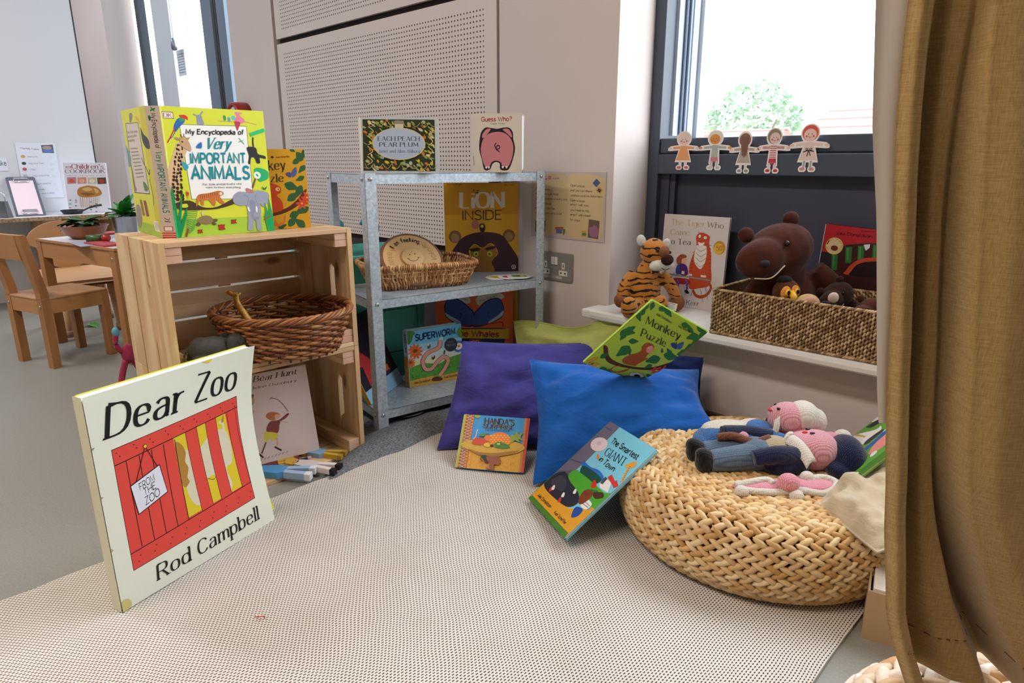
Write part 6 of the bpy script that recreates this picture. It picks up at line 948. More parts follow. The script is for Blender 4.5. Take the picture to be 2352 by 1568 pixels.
t = thing('cucumber_piece', 'cut cucumber piece with pale face beside the wooden bowl', 'cucumber', on_table(.33, .052, .4612+.0155), (0, 0, radians(-20)))
MB().tube([(0, -.002, 0), (0, .06, 0)], .015, 20).build('skin', mat('cucumber_skin', '3c5c2c', .4), t)
MB().lathe([(0, .0), (.013, .0)], 20, M=Matrix.Translation((0, -.0025, 0)) @ RX).build('cut_face', mat('cucumber_flesh', 'a8b878', .5), t)
t = thing('tomato', 'small red tomato between the cucumber and the crate', 'tomato', on_table(.385, .10, .4612+.017))
MB().ball((0, 0, 0), (.018, .018, .0165)).build('fruit', mat('tomato_red', '9a2c22', .3), t); MB().ball((0, 0, .016), (.006, .006, .002)).build('stalk', mat('stalk', '3a5a2a', .7), t)
for i, (x, y, w_, l_, rz, lb) in enumerate(((.02, .16, .10, .16, .1, 'red plastic board on the table behind the bowl'), (.36, .02, .19, .075, -.05, 'red plastic board on the table in front of the bowl'))):
    t = thing('chopping_board', lb, 'chopping board', on_table(x, y), (0, 0, rz+.2), group='red boards on the child table')
    f = MB(); f.prism(rrect(w_, l_, .012), 0, .006); f.build('board', mat('red_board', 'a82a34', .4), t)
    MB().prism(rrect(w_-.02, l_-.02, .01, x0=.01, y0=.01), .006, .0068).build('raised_centre', mat('red_board_face', 'b43640', .45), t)
tag(MB().box((0, 0, 0), (.20, .09, .0015)).build('place_mat', mat('mat_grey', '9aa0b2', .6), loc=on_table(.26, .008, .461)), 'thin grey place mat at the near edge of the child table', 'mat')
# paper on the partition
def sheet(name, label, cat, M, w, h, ops, parts=None, group=None, thick=.0006):
    t = thing(name, label, cat, M=M, group=group); f = MB(); f.box((0, 0, -thick), (w, h, 0), col=ops[0][1]); art_faces(f, ops, w, h, 1e-5); f.build('printed_sheet', MATT, t); return t
sheet('recipe_sheet', 'white marble cake recipe sheet taped to the partition wall', 'paper', frame((-4.6475, .80, .575), (0, 1, 0), (0, 0, 1)), .19, .305, ART['recipe'])
sheet('word_card', 'white word card cut off by the left edge of the photo', 'paper', frame((-4.6475, .60, .728), (0, 1, 0), (0, 0, 1)), .15, .072, [('p', 'dbe2f2', [(0, 0), (1000, 0), (1000, 1000), (0, 1000)]), ('t', '4a4e5a', 'Marble Cake', (60, 400), (960, 400), (60, 780), 'sans', 1.3)])
# small things on the floor
o = MB(); leafshape(o, Vector((0, 0, .004)), Vector((1, .2, .25)), .075, .026, .4); leafshape(o, Vector((.07, .01, .006)), Vector((1, .1, .0)), .04, .004, .1)
tag(o.build('fallen_leaf', mat('leaf_bright', '3f9a2c', .5), loc=(-3.70, .80, 0)), 'bright green leaf lying on the floor under the child table', 'leaf')
t = thing('pink_doll', "small pink toy figure with a blue hand standing on the floor behind the crates", 'toy', (-2.55, .655, 0))
b_ = MB()
for s_ in (-1, 1): b_.tube(bez([(0, s_*.012, .10), (.0, s_*.03, .05), (.01, s_*.045, .0)], 10), [.011]*11, 8)
b_.ball((0, 0, .12), (.02, .025, .035)); b_.tube(bez([(0, -.02, .13), (0, -.035, .16), (0, -.03, .20)], 8), .009, 8); b_.build('body', plush('pink_plush', 'a83a58', '8c2c48'), t)
MB().ball((0, -.03, .205), (.011, .012, .018)).build('blue_hand', mat('toy_blue', '5a9aae', .6), t)
# ================================================================ books
Z = (0, 0, 1)
# encyclopedia standing open on the upper crate
t = thing('encyclopedia', 'large yellow-green animal encyclopedia standing open on top of the upper crate', 'book', (-1.562, .518, .6195))
T0 = Matrix.Translation(Vector((1.562, -.518, -.6195)))
def panel(name, o, u, w, h, ops, col, th=.003, colored=True):
    M = T0 @ frame(o, u, Z); f = MB(); f.prism(rrect(w, h, .008), -th, 0, col=col, M=M); tmp = MB(); art_faces(tmp, ops, w, h, 2e-5); f.add([M @ v for v in tmp.v], tmp.f); f.c[-len(tmp.f):] = tmp.c
    return f.build(name, PRINT, t)
zz = .6195
panel('front_cover', (-1.551, .528, zz), (.018, 1, 0), .226, .276, ART['ency'], 'd6dc3c')
panel('back_cover', (-1.773, .519, zz), (.998, -.06, 0), .200, .276, ART['encyback'], 'd2d430')
Ms = T0 @ frame((-1.573, .507, zz), (.72, .69, 0), Z); R = Matrix(((0, 1, 0, 0), (-1, 0, 0, .276), (0, 0, 1, 0), (0, 0, 0, 1)))
f = MB(); f.box((0, 0, -.003), (.031, .276, 0), col='c9b9ac', M=Ms); tmp = MB(); art_faces(tmp, ART['encyspine'], .276, .031, 2e-5); f.add([Ms @ R @ v for v in tmp.v], tmp.f); f.c[-len(tmp.f):] = tmp.c; f.build('spine', PRINT, t)
f = MB()
for k in range(5):
    f.box((.001, .004, -.0065-.0022*k), (.218-.004*k, .272, -.0045-.0022*k), col='ece6d8', M=T0 @ frame((-1.551, .528, zz), (.018-.03*k, 1, 0), Z))
    f.box((.004+.004*k, .004, -.0065-.0022*k), (.198, .272, -.0045-.0022*k), col='ece6d8', M=T0 @ frame((-1.773, .519, zz), (.998, -.06, 0), Z))
f.build('pages', attr_mat('paper_edge', .85), t)
book('board_book', 'orange-yellow monkey board book behind the encyclopedia on the upper crate', frame((-1.597, .690, .6195), (.25, .968, 0), (-.03, .01, 1)), .172, .192, .016, ART['omonkey'], 'c8921e', rnd=.012)
book('board_book', 'wide board book with a pale blue oval title on top of the metal shelf', frame((-1.595, 1.042, .7505), (-.515, .857, 0) if False else (.705, .709, 0), (-.03, .03, 1)), .213, .146, .022, ART['peach'], 'b9c0c6', spine='c9ccd0', rnd=.009)
book('board_book', 'square board book with a pink pig seen from behind, on top of the metal shelf', frame((-1.505, 1.372, .7505), (.86, .51, 0), (-.01, .01, 1)), .152, .166, .036, ART['guess'], 'cfc4b8', rnd=.01, pages='dde0e6')
book('picture_book', 'tall mustard-yellow lion picture book standing on the middle metal shelf', frame((-1.733, 1.452, .4125), (.640, .768, 0), (-.02, .018, 1)), .250, .300, .005, ART['lion'], 'd89c2a', rnd=.001, board=.0008)
book('picture_book', 'orange picture book with two blue whales on the bottom metal shelf', frame((-1.752, 1.417, .0855), (.70, .714, 0), (-.04, .04, 1)), .268, .262, .012, ART['whales'], 'e26c3e', rnd=.003)
book('picture_book', 'yellow picture book standing just behind the orange whale book', frame((-1.765, 1.442, .0855), (.70, .714, 0), (-.02, .02, 1)), .276, .276, .016, [('p', 'c89a2c', [(0, 0), (1000, 0), (1000, 1000), (0, 1000)])], 'c89a2c', pages='8a6a34')
book('board_book', 'chunky blue board book about a pink worm on the bottom metal shelf', frame((-1.617, 1.193, .0855), (.227, .974, 0), (-.05, .012, 1)), .192, .184, .032, ART['worm'], '9cc4e0', spine='a8c8d8', rnd=.008, spine_ops=ART['wormspine'])
dk = [('p', '26202c', [(0, 0), (1000, 0), (1000, 1000), (0, 1000)]), ('p', '8ab0d0', [(0, 0), (1000, 0), (1000, 190), (0, 150)]), ('p', 'b83434', [(180, 180), (560, 210), (420, 480), (330, 560), (210, 520)]),
      ('s', 'b83438', [(60, 480), (220, 420), (300, 560), (260, 760), (120, 820), (40, 700)]), ('e', '3a5aa0', 150, 560, 70, 40, 30), ('e', 'e0b83a', 120, 640, 40, 16, 60), ('e', 'e0b83a', 260, 700, 44, 16, -50), ('e', '6a9a4a', 200, 780, 40, 15, 20), ('e', 'd87a3a', 640, 470, 46, 18, 40), ('e', 'c8b83a', 700, 420, 44, 15, -20),
      ('s', '3a3640', [(600, 220), (760, 200), (900, 260), (880, 380), (760, 420), (640, 360)]), ('s', 'd86a2c', [(700, 230), (760, 300), (800, 290), (790, 250), (830, 220), (780, 230)]), ('t', '3a5a80', 'Storybook', (420, 60), (960, 95), (418, 120), 'hand', 1.2), ('l', '8a7a5a', 12, [(80, 960), (200, 820), (260, 860)]), ('l', '5a7a8a', 10, [(220, 960), (330, 850)])]
dk = [o for o in dk if o[0] != 't']
dk += [('t', '4a6a90', 'Peter Bentley', (420, 60), (960, 100), (418, 125), 'serif', 1.2)]
dk.pop()
book('picture_book', 'dark picture book with red and blue artwork leaning inside the bottom metal shelf', frame((-1.578, 1.020, .0865), (-.47, .88, .0), (-.33, -.30, .9)), .222, .262, .012, dk, '26202c', spine='c8a04a', rnd=.004)
book('picture_book', "bright picture book with a fruit tray cover leaning on the purple cushion", frame((-1.199, 1.018, .0135), (.829, .56, 0), (-.345, .61, .71)), .180, .150, .008, ART['handa'], '2f8fd0', spine='b8bc50', rnd=.001)
book('picture_book', 'giant picture book with a pale blue cover sloping between rug and wicker pouf', frame((-.944, 1.022, .020), (.894, -.44, .08), (.312, .741, .594)), .208, .268, .009, ART['giant'], '78c0d8', rnd=.001, spine='4a7a2c')
def mb_bend(x, y, z):
    d = max(0, .10-y)/.10; return (x, y, z-.030*d*d*max(0, x/.187)**1.2)
book('picture_book', 'green monkey picture book lying across the blue cushion and the window sill', frame((-.941, 1.214, .311), (.324, .814, -.482), (.67, .162, .725)), .187, .237, .006, ART['monkey'], 'b4d84c', rnd=.001, bend=mb_bend, board=.0006)
book('picture_book', 'pale bear hunt picture book leaning inside the lower crate', frame((-1.572, .550, .0225), (.147, .989, 0), (-.226, .034, .974)), .270, .236, .006, ART['bear'], 'c8b4b0', rnd=.001, board=.0007)
book('picture_book', 'white tiger picture book with a gold medal leaning on the dark window panel', frame((-1.108, 1.803, .3455), (1, .006, 0), (-.005, .055, 1)), .214, .280, .010, ART['tiger'], 'c9c0c0', rnd=.002)
book('board_book', 'worn red board book with a round badge behind the seagrass basket', frame((-.650, 1.845, .351), (.998, 0, -.054), (.054, 0, .998)), .19, .272, .014, ART['red'], '3a1c1c', spine='c8b8b0', rnd=.006)
book('picture_book', 'farm animal picture book propped on the beige cushion beside the curtain', frame((-.367, 1.276, .142), (.55, .34, .76), (-.38, .92, -.1)), .24, .235, .007, ART['farm'], '5f9a3a', spine='c8b078', rnd=.001)
# big book standing on the rug
W_, H_ = .354, .405
ops = [('p', 'e2e4d4', [(0, 0), (1000, 0), (1000, 1000), (0, 1000)])]
def P_(c, *p): ops.append(('p', c, list(p)))
P_('2a1416', (88, 160), (895, 170), (880, 752), (88, 742)); P_('dc4a40', (91, 163), (892, 173), (877, 749), (91, 739))
P_('dcc32c', (437, 262), (832, 268), (786, 684), (428, 680))
ops.append(('s', 'd8d0b4', [(470, 590), (560, 560), (640, 600), (700, 620), (770, 600), (800, 520), (790, 420), (740, 400), (760, 300), (700, 270), (680, 380), (600, 400), (560, 310), (500, 300), (460, 400)]))
ops.append(('s', 'b08038', [(430, 640), (470, 630), (490, 580), (478, 540), (492, 500), (476, 460), (484, 430), (440, 430)])); ops.append(('l', 'd8d0b4', 16, [(770, 560), (760, 640), (735, 650)])); ops.append(('s', 'b08038', [(750, 650), (775, 680), (768, 645)]))
ops.append(('l', '3a2a1c', 3, [(600, 400), (640, 380), (660, 390)]))
for x0, x1 in ((505, 577), (642, 713), (800, 860)):
    P_('2a1416', (x0-3, 681), (x1+3, 686), (x1+30, 262), (x0+22, 258)); P_('dc4a40', (x0, 681), (x1, 686), (x1+27, 262), (x0+25, 258))
for x in (151, 222, 292, 364, 434): ops.append(('l', '2a1416', 4, [(x, 668), (x+3, 250)], 1))
ops += [('l', '2a1416', 4, [(91, 668), (880, 690)], 1), ('l', '2a1416', 4, [(90, 243), (893, 264)], 1)]
for i in range(9):
    for y in (720, 700, 215, 190): ops.append(('e', '2a1416', 110+i*92+(y % 3)*14, y+(i % 2)*6, 3, 3))
ops += [('l', '5a1a1a', 4, [(261, 697), (175, 540)], 1), ('l', '5a1a1a', 4, [(261, 697), (315, 570)], 1), ('e', '2a1416', 261, 697, 11, 10), ('e', 'dcc32c', 261, 697, 9, 8)]
P_('2a1416', (148, 550), (325, 586), (345, 438), (166, 402)); P_('dfe0ec', (152, 546), (321, 581), (341, 442), (169, 407))
ops += [('t', '1c1c1c', 'FROM', (196, 508), (283, 523), (194, 541), 'hand', 1.1), ('t', '1c1c1c', 'THE', (213, 473), (283, 487), (211, 506), 'hand', 1.1), ('t', '1c1c1c', 'ZOO', (212, 428), (298, 446), (210, 464), 'hand', 1.1)]
ops += [('t', '16181a', 'Dear', (78, 800), (500, 796), (100, 935), 'serif', 1.55, .08), ('t', '16181a', 'Zoo', (585, 805), (862, 797), (600, 940), 'serif', 1.55, .08), ('t', '1c1e1e', 'Rod', (205, 52), (398, 52), (208, 124), 'serif', 1.35, .06), ('t', '1c1e1e', 'Campbell', (455, 52), (885, 54), (458, 124), 'serif', 1.35, .06)]
ops += [('s', 'c8c07a', [(0, 0), (45, 5), (40, 45), (0, 50)]), ('s', 'b8a86a', [(0, 300), (10, 305), (0, 315)]), ('s', 'dcd24a', [(640, 1000), (700, 1000), (690, 985), (668, 988)]), ('p', '8a8674', [(0, 782), (14, 780), (0, 770)]), ('p', '8a8674', [(0, 560), (10, 556), (0, 550)])]
def dz_bend(x, y, z):
    k = max(0, x/W_)**1.3; return (x, y, z-.030*sin(pi*min(1, y/H_))*k+.004*sin(2*pi*y/H_)*k)
M = frame((-1.198, .233, .0075), (-.294, .956, 0), (-.012, -.004, 1))
t = book('big_book', 'oversized cream picture book with a red crate cover standing on the rug', M, W_, H_, .025, ops, 'e2e4d4', spine='dcd8bc', back='dcd84a', rnd=.006, bend=dz_bend, board=.0006, pages='e6e8f0')
f = MB(); f.grid(lambda a, q: (.01+a*(.342+.036*(1-q)**2), q*.395, -.0265-.010*a-.022*sin(pi*q)*a), 10, 10, 0, 'dcd84a').grid(lambda a, q: (.01+(1-a)*(.342+.036*(1-q)**2), q*.395, -.0275-.010*(1-a)-.022*sin(pi*q)*(1-a)), 10, 10, 0, 'dcd84a')
f.build('inside_back_flap', PRINT, t)
# ================================================================ painted wooden figures in the lower crate
def figure(label, loc, rz, cols, S=1, lying=True, tilt=0):
    """flat cut-out wooden person lying on its back: head, body, legs"""
    t = thing('wooden_figure', label, 'wooden figure', loc, (tilt, 0, rz), group='painted wooden figures in the lower crate')
    hair, top, legs, shoe = cols; w_ = .0125*S
    b_ = MB(); b_.prism([(-.05*S, -.012*S), (-.01*S, -.018*S), (.0*S, -.012*S), (.0, .012*S), (-.01*S, .018*S), (-.05*S, .012*S)], 0, w_, col=top); b_.build('painted_body', MATT, t)
    b_ = MB(); b_.prism([(.015*S*cos(a)-.062*S, .015*S*sin(a)) for a in [2*pi*i/20 for i in range(20)]], 0, w_, col='c89a50')
    b_.prism([(.0155*S*cos(a)-.063*S, .0155*S*sin(a)) for a in [pi/2+pi*i/12 for i in range(13)]], .0003, w_+.0006, col=hair)
    for s_ in (-1, 1): b_.lathe([(0, 0), (.0014*S, 0)], 8, col='201810', M=Matrix.Translation((-.056*S, s_*.005*S, w_+.0008)))
    b_.build('painted_head', MATT, t)
    for s_ in (-1, 1):
        b_ = MB(); b_.prism([(0, s_*.001*S), (0, s_*.0125*S), (.042*S, s_*.018*S), (.042*S, s_*.007*S)], 0, w_, col=legs); b_.prism([(.042*S, s_*.006*S), (.042*S, s_*.019*S), (.054*S, s_*.021*S), (.054*S, s_*.006*S)], 0, w_, col=shoe); b_.build('leg', MATT, t)
figure('largest wooden figure in pale blue, nearest the front edge of the lower crate', (-1.478, .690, .0115), .70, ('4a3a34', '4f8ec0', '9ab4d4', 'd8dce0'), 1.35)
figure('wooden figure in white with black shoes beside the pale blue figure', (-1.452, .762, .0115), .52, ('d0a03a', 'd0c4c4', 'd8d0ce', '1c1c20'), 1.15)
figure('wooden figure in light blue with yellow hair near the corner batten of the lower crate', (-1.508, .820, .0115), .60, ('6a3a24', '7fa0c0', 'c8a03a', 'a8842c'), 1.0)
figure('wooden figure in dark red with yellow spiky hair close to the bear book', (-1.540, .700, .0115), 1.2, ('5a2a30', '6a3038', 'c8a040', '7a3438'), 1.0)
figure('small yellow wooden figure with navy shoes between the red and white figures', (-1.512, .735, .0115), 1.3, ('c89a30', 'd8b040', '2a3040', 'c8a890'), .8)
# toy elephant and baby, toy giraffe in the oval basket
gm = plush('elephant_skin', '4a4844', '3a3834', 40, .6, 0)
def skinned(name, parts, mat_, parent, vox=.0035, it=3, loc=None):
    b_ = MB()
    for p in parts:
        if p[0] == 'b': b_.ball(p[1], p[2], seg=14, ring=10, rot=(__import__('mathutils').Euler(p[3]) if len(p) > 3 else None))
        else: b_.tube(bez(p[1], 3*(len(p[1])-1)+4) if len(p[1]) > 2 else p[1], p[2] if not isinstance(p[2], (list, tuple)) else [p[2][0]+(p[2][1]-p[2][0])*i/(3*(len(p[1])-1)+4 if len(p[1]) > 2 else 1) for i in range((3*(len(p[1])-1)+5) if len(p[1]) > 2 else 2)], 10)
    o = b_.build(name, mat_, parent, loc=loc); remesh(o, vox, it); return o
t = thing('toy_elephant', 'dark grey toy elephant standing in the upper crate before the oval basket', 'toy animal', (-1.478, .546, .3215), (0, 0, radians(88)))
skinned('body', [('b', (0, 0, .048), (.040, .023, .024)), ('b', (-.020, 0, .050), (.024, .022, .024)), ('b', (.048, 0, .052), (.021, .017, .019)), ('t', [(.060, 0, .050), (.074, 0, .036), (.074, 0, .018), (.080, 0, .010)], (.010, .004)),
   ('t', [(-.030, .013, .04), (-.034, .013, .02), (-.032, .013, .002)], (.012, .010)), ('t', [(-.030, -.013, .04), (-.026, -.013, .02), (-.028, -.013, .002)], (.012, .010)), ('t', [(.024, .013, .04), (.022, .013, .02), (.024, .013, .002)], (.011, .009)), ('t', [(.024, -.013, .04), (.030, -.013, .02), (.030, -.013, .002)], (.011, .009)), ('t', [(-.042, 0, .058), (-.052, 0, .040), (-.052, 0, .022)], (.003, .002))], gm, t, .0025, 3)
for s_ in (-1, 1):
    MB().ball((.034, s_*.020, .052), (.012, .0035, .019)).build('ear', gm, t)
    MB().tube(bez([(.058, s_*.008, .042), (.068, s_*.010, .038), (.078, s_*.010, .042)], 8), [.0022]*8+[.0008], 6).build('tusk', mat('tusk', 'c8c0b0', .5), t)
t.scale = (1.15, 1.15, 1.15)
t = thing('toy_pig', 'small pink-headed toy animal under the toy elephant', 'toy animal', (-1.447, .570, .3215), (0, 0, radians(60)))
skinned('body', [('b', (0, 0, .018), (.020, .012, .012)), ('t', [(-.012, .006, .012), (-.012, .006, .001)], .004), ('t', [(-.012, -.006, .012), (-.012, -.006, .001)], .004), ('t', [(.012, .006, .012), (.012, .006, .001)], .004), ('t', [(.012, -.006, .012), (.012, -.006, .001)], .004)], mat('toy_black', '1c1a1c', .5), t, .002, 2)
MB().ball((.022, 0, .030), (.010, .009, .009)).ball((.018, .007, .038), .0035, seg=8, ring=6).ball((.018, -.007, .038), .0035, seg=8, ring=6).build('pink_head', mat('toy_pink', 'b8586c', .5), t)
t = thing('toy_giraffe', 'yellow toy giraffe with its neck rising out of the oval wicker basket', 'toy animal', (-1.560, .690, .345), (0, 0, radians(215)))
skinned('body', [('b', (-.01, 0, .040), (.030, .012, .014)), ('t', [(.012, 0, .045), (.030, 0, .075), (.044, 0, .10), (.046, 0, .117)], (.010, .0062)), ('t', [(.046, 0, .117), (.064, 0, .126)], .0055), ('b', (.066, 0, .127), (.006, .005, .0045)), ('t', [(.044, 0, .118), (.038, .009, .124)], .0028), ('t', [(.044, 0, .118), (.038, -.009, .124)], .0028), ('t', [(.046, .003, .12), (.045, .004, .132)], .0018), ('t', [(.046, -.003, .12), (.045, -.004, .132)], .0018),
   ('t', [(-.03, .007, .04), (-.032, .007, .0)], .005), ('t', [(-.03, -.007, .04), (-.032, -.007, 0)], .005), ('t', [(.01, .007, .04), (.012, .007, 0)], .005), ('t', [(.01, -.007, .04), (.012, -.007, 0)], .005)], None or mat('giraffe_yellow', 'd8a830', .45, c2='9a6420', ns=90), t, .0022, 2)
MB().ball((.070, 0, .128), (.0028, .0042, .0035), seg=10, ring=8).build('pink_muzzle', mat('muzzle_pink', 'd8a898', .5), t)
# ================================================================ rug and felt
m, nt, b = nodes('woven_rug'); tc = nt.nodes.new('ShaderNodeTexCoord'); sx = nt.nodes.new('ShaderNodeSeparateXYZ'); nz = N(nt, 'ShaderNodeTexNoise'); nz.inputs['Scale'].default_value = 9; nz.inputs['Detail'].default_value = 2
nt.links.new(tc.outputs['Object'], nz.inputs['Vector']); nt.links.new(tc.outputs['Object'], sx.inputs[0])
wob = mth('MULTIPLY', mth('SUBTRACT', nz.outputs[0], .5), .010)
X_ = mth('DIVIDE', mth('ADD', sx.outputs[0], wob), .0050); Y_ = mth('DIVIDE', mth('ADD', sx.outputs[1], wob), .0074)
Y2 = mth('ADD', Y_, mth('MULTIPLY', mth('FLOOR', X_), .5))
fx_ = mth('ABSOLUTE', mth('SUBTRACT', mth('FRACT', X_), .5)); fy_ = mth('ABSOLUTE', mth('SUBTRACT', mth('FRACT', Y2), .5))
hol = mth('MULTIPLY', mth('LESS_THAN', fx_, .19), mth('LESS_THAN', fy_, .30))
soft = mth('ADD', mth('MULTIPLY', fx_, fx_), mth('MULTIPLY', fy_, fy_))
nz2 = N(nt, 'ShaderNodeTexNoise'); nz2.inputs['Scale'].default_value = 4; nz2.inputs['Detail'].default_value = 5; nt.links.new(tc.outputs['Object'], nz2.inputs['Vector'])
basec = ramp(nt, nz2.outputs[0], [(.35, 'cec6be'), (.6, 'd8d2cc')])
mx = N(nt, 'ShaderNodeMix', data_type='RGBA'); nt.links.new(hol, mx.inputs[0]); nt.links.new(basec, mx.inputs[6]); mx.inputs[7].default_value = lin('4c4038')
nt.links.new(mx.outputs[2], b.inputs['Base Color']); b.inputs['Roughness'].default_value = .95; b.inputs['Specular IOR Level'].default_value = .1
bump(nt, b, soft, .5, .002); rugm = m
def rug_z(x, y):
    z = .007+.0025*noise.noise(Vector((x*7, y*7, .3)))+.0015*noise.noise(Vector((x*17, y*17, 1)))
    z += .012*math.exp(-((x+1.33)/.10)**2-((y-1.10)/.16)**2)
    z -= .012*math.exp(-((x+1.25)/.12)**2-((y-1.0)/.12)**2)*0
    return max(.004, z)
def rug_pt(a, q):
    y = -1.0+q*2.35; xl = -1.400+.006*sin(y*9)+.004*sin(y*23); xr = -.252+.003*sin(y*11); x = xl+(xr-xl)*a; return (x, y, rug_z(x, y))
rg = MB(); rg.grid(rug_pt, 60, 110)
n_ = 60
rg.grid(lambda a, q: (lambda p: (p[0], p[1], p[2]*(1-a)+.0005*a))(rug_pt(0, q)), 1, 110); rg.grid(lambda a, q: (lambda p: (p[0], p[1], p[2]*a+.0005*(1-a)))(rug_pt(1, q)), 1, 110)
tag(rg.build('rug', rugm), 'large off-white open-weave cotton rug covering the floor', 'rug')
m, nt, b = nodes('grey_felt'); cc = coord(nt); a1 = N(nt, 'ShaderNodeTexNoise'); a1.inputs['Scale'].default_value = 230; a1.inputs['Detail'].default_value = 4; nt.links.new(cc, a1.inputs['Vector'])
nt.links.new(ramp(nt, a1.outputs[0], [(.3, '4e5054'), (.7, '85878c')]), b.inputs['Base Color']); b.inputs['Roughness'].default_value = 1; b.inputs['Specular IOR Level'].default_value = .05; bump(nt, b, a1.outputs[0], .5, .002); feltm = m
def felt(a, q):
    y = .68+q*.86; k = max(0, min(1, (y-.68)/.40)); k = k*k*(3-2*k); wd = .02+.27*k
    x = -1.372-wd*a+.008*sin(y*20); z = .004+.052*k*sin(pi*min(1, a*1.15))**1.2*(1-.6*a)+.004*noise.noise(Vector((x*22, y*22, 0)))*k
    return (x, y, max(.003, z))
fm = MB(); fm.grid(felt, 26, 44)
fm.grid(lambda a, q: (-1.50-.085*a+.012*sin(q*9), 1.08+.24*q, .050+.016*sin(pi*q)*sin(pi*a)-.03*a), 8, 16)
tag(fm.build('felt_blanket', feltm), 'rumpled dark grey felt blanket on the floor in front of the metal shelf', 'blanket')

# ================================================================ cushions
def fabric(name, c, c2, sheen=.25, bs=700, rough=.9):
    if name in MATS: return MATS[name]
    m, nt, b = nodes(name); co = coord(nt)
    n = N(nt, 'ShaderNodeTexNoise'); n.inputs['Scale'].default_value = 11; n.inputs['Detail'].default_value = 5; nt.links.new(co, n.inputs['Vector'])
    nt.links.new(ramp(nt, n.outputs[0], [(.3, c), (.7, c2)]), b.inputs['Base Color']); b.inputs['Roughness'].default_value = rough; b.inputs['Specular IOR Level'].default_value = .15; b.inputs['Sheen Weight'].default_value = sheen; b.inputs['Sheen Roughness'].default_value = .4
    n2 = N(nt, 'ShaderNodeTexNoise'); n2.inputs['Scale'].default_value = bs; nt.links.new(co, n2.inputs['Vector'])
    n3 = N(nt, 'ShaderNodeTexNoise'); n3.inputs['Scale'].default_value = 16; n3.inputs['Detail'].default_value = 3; n3.inputs['Distortion'].default_value = 1.2; nt.links.new(coord(nt, (1, 1, 2.2)), n3.inputs['Vector'])
    ad = N(nt, 'ShaderNodeMath', operation='MULTIPLY_ADD'); nt.links.new(n2.outputs[0], ad.inputs[0]); ad.inputs[1].default_value = .05; nt.links.new(n3.outputs[0], ad.inputs[2])
    bump(nt, b, ad.outputs[0], .35, .012); MATS[name] = m; return m
def pillow(name, label, cs, T, m, seed=0, pinch=.05, flange=0, edge='piping', wr=.010, nrm=None, sag=0, wave=0, folds=()):
    BL, BR, TR, TL = [Vector(c) for c in cs]; C = (BL+BR+TR+TL)/4
    n = (BR-TL).cross(TR-BL).normalized()
    if n.dot(Vector((0, 0, .8))-C) < 0: n = -n
    if nrm: n = Vector(nrm).normalized()
    t = thing(name, label, 'cushion', tuple(C)); off = -C
    def base(u, v):
        p = BL*(1-u)*(1-v)+BR*u*(1-v)+TR*u*v+TL*(1-u)*v
        cu = sin(pi*u)*(2*abs(v-.5))**2; cv = sin(pi*v)*(2*abs(u-.5))**2
        p = p+(C-p)*pinch*(cu+cv)
        if wave: p = p+n*wave*sin(u*9+seed)*(v**3)+(TL-BL).normalized()*wave*.8*sin(u*7.5+1.0)*v**4
        return p
    def th(u, v, s):
        fu, fv = max(0, 1-abs(2*u-1)**2.4), max(0, 1-abs(2*v-1)**2.4)
        if flange:
            e = min(u, 1-u, v, 1-v); k = max(0, min(1, (e-flange)/.10)); fu *= k**.5 if k > 0 else 0
        h = T/2*(fu*fv)**.55
        w = wr*(noise.noise(Vector((u*3.1+seed, v*5.3, s)))+.5*noise.noise(Vector((u*8+seed, v*11, s))))*min(1, 8*min(u, 1-u, v, 1-v)+.15)
        for (fu0, fv0, du, dv, amp, wdt) in folds:
            a_ = (u-fu0)*du+(v-fv0)*dv; b_2 = -(u-fu0)*dv+(v-fv0)*du
            if a_ > 0: w += amp*math.exp(-(b_2/wdt)**2)*math.exp(-a_*2.2)*min(1, a_*8)
        return max(.0012, h+w*(1 if h > .004 else .2))
    b_ = MB(); k = 40
    b_.grid(lambda u, v: base(u, v)+n*th(u, v, 1)+off-Vector((0, 0, sag*sin(pi*u)*sin(pi*v))), k, k)
    b_.grid(lambda u, v: base(1-u, v)-n*th(1-u, v, 2)+off, k, k)
    b_.build('cover', m, t)
    e = []
    for i in range(64):
        q = i/64*4; s_ = int(q); f_ = q-s_; uv = ((f_, 0), (1, f_), (1-f_, 1), (0, 1-f_))[s_]; e.append(base(*uv)+off)
    MB().tube(e, .0026, 6, closed=True).build(edge, m, t); return t
purple = fabric('purple_cotton', '3c387c', '46428c'); blue_ = fabric('blue_velvet', '1250a2', '1c60b8', .35, 900, .8); lime = fabric('lime_cotton', 'a8b060', 'b6bc70'); navy = fabric('navy_cotton', '16245c', '1e2e6c'); beigef = fabric('beige_cotton', 'b4a48a', 'c4b49c')
pillow('cushion', 'lime-green cushion with a wavy hem propped against the wall behind the purple one', [(-1.42, 1.50, .01), (-.98, 1.52, .01), (-1.03, 1.615, .335), (-1.50, 1.560, .245)], .10, lime, 2, .02, .07, 'hem', .012, wave=.018)
pillow('cushion', 'purple cushion leaning against the lower metal shelf', [(-1.305, 1.045, .022), (-1.06, 1.33, .02), (-1.150, 1.600, .245), (-1.405, 1.235, .270)], .095, purple, 5, .05, 0, 'seam', .020, folds=((.1, .9, .7, -.7, .008, .05), (.3, .2, .6, .5, .008, .06), (.05, .5, 1, -.1, .007, .05)))
pillow('cushion', 'dark navy cushion mostly hidden behind the blue one under the window sill', [(-1.05, 1.42, .12), (-.80, 1.54, .15), (-.83, 1.60, .262), (-1.07, 1.50, .262)], .08, navy, 9, .03)
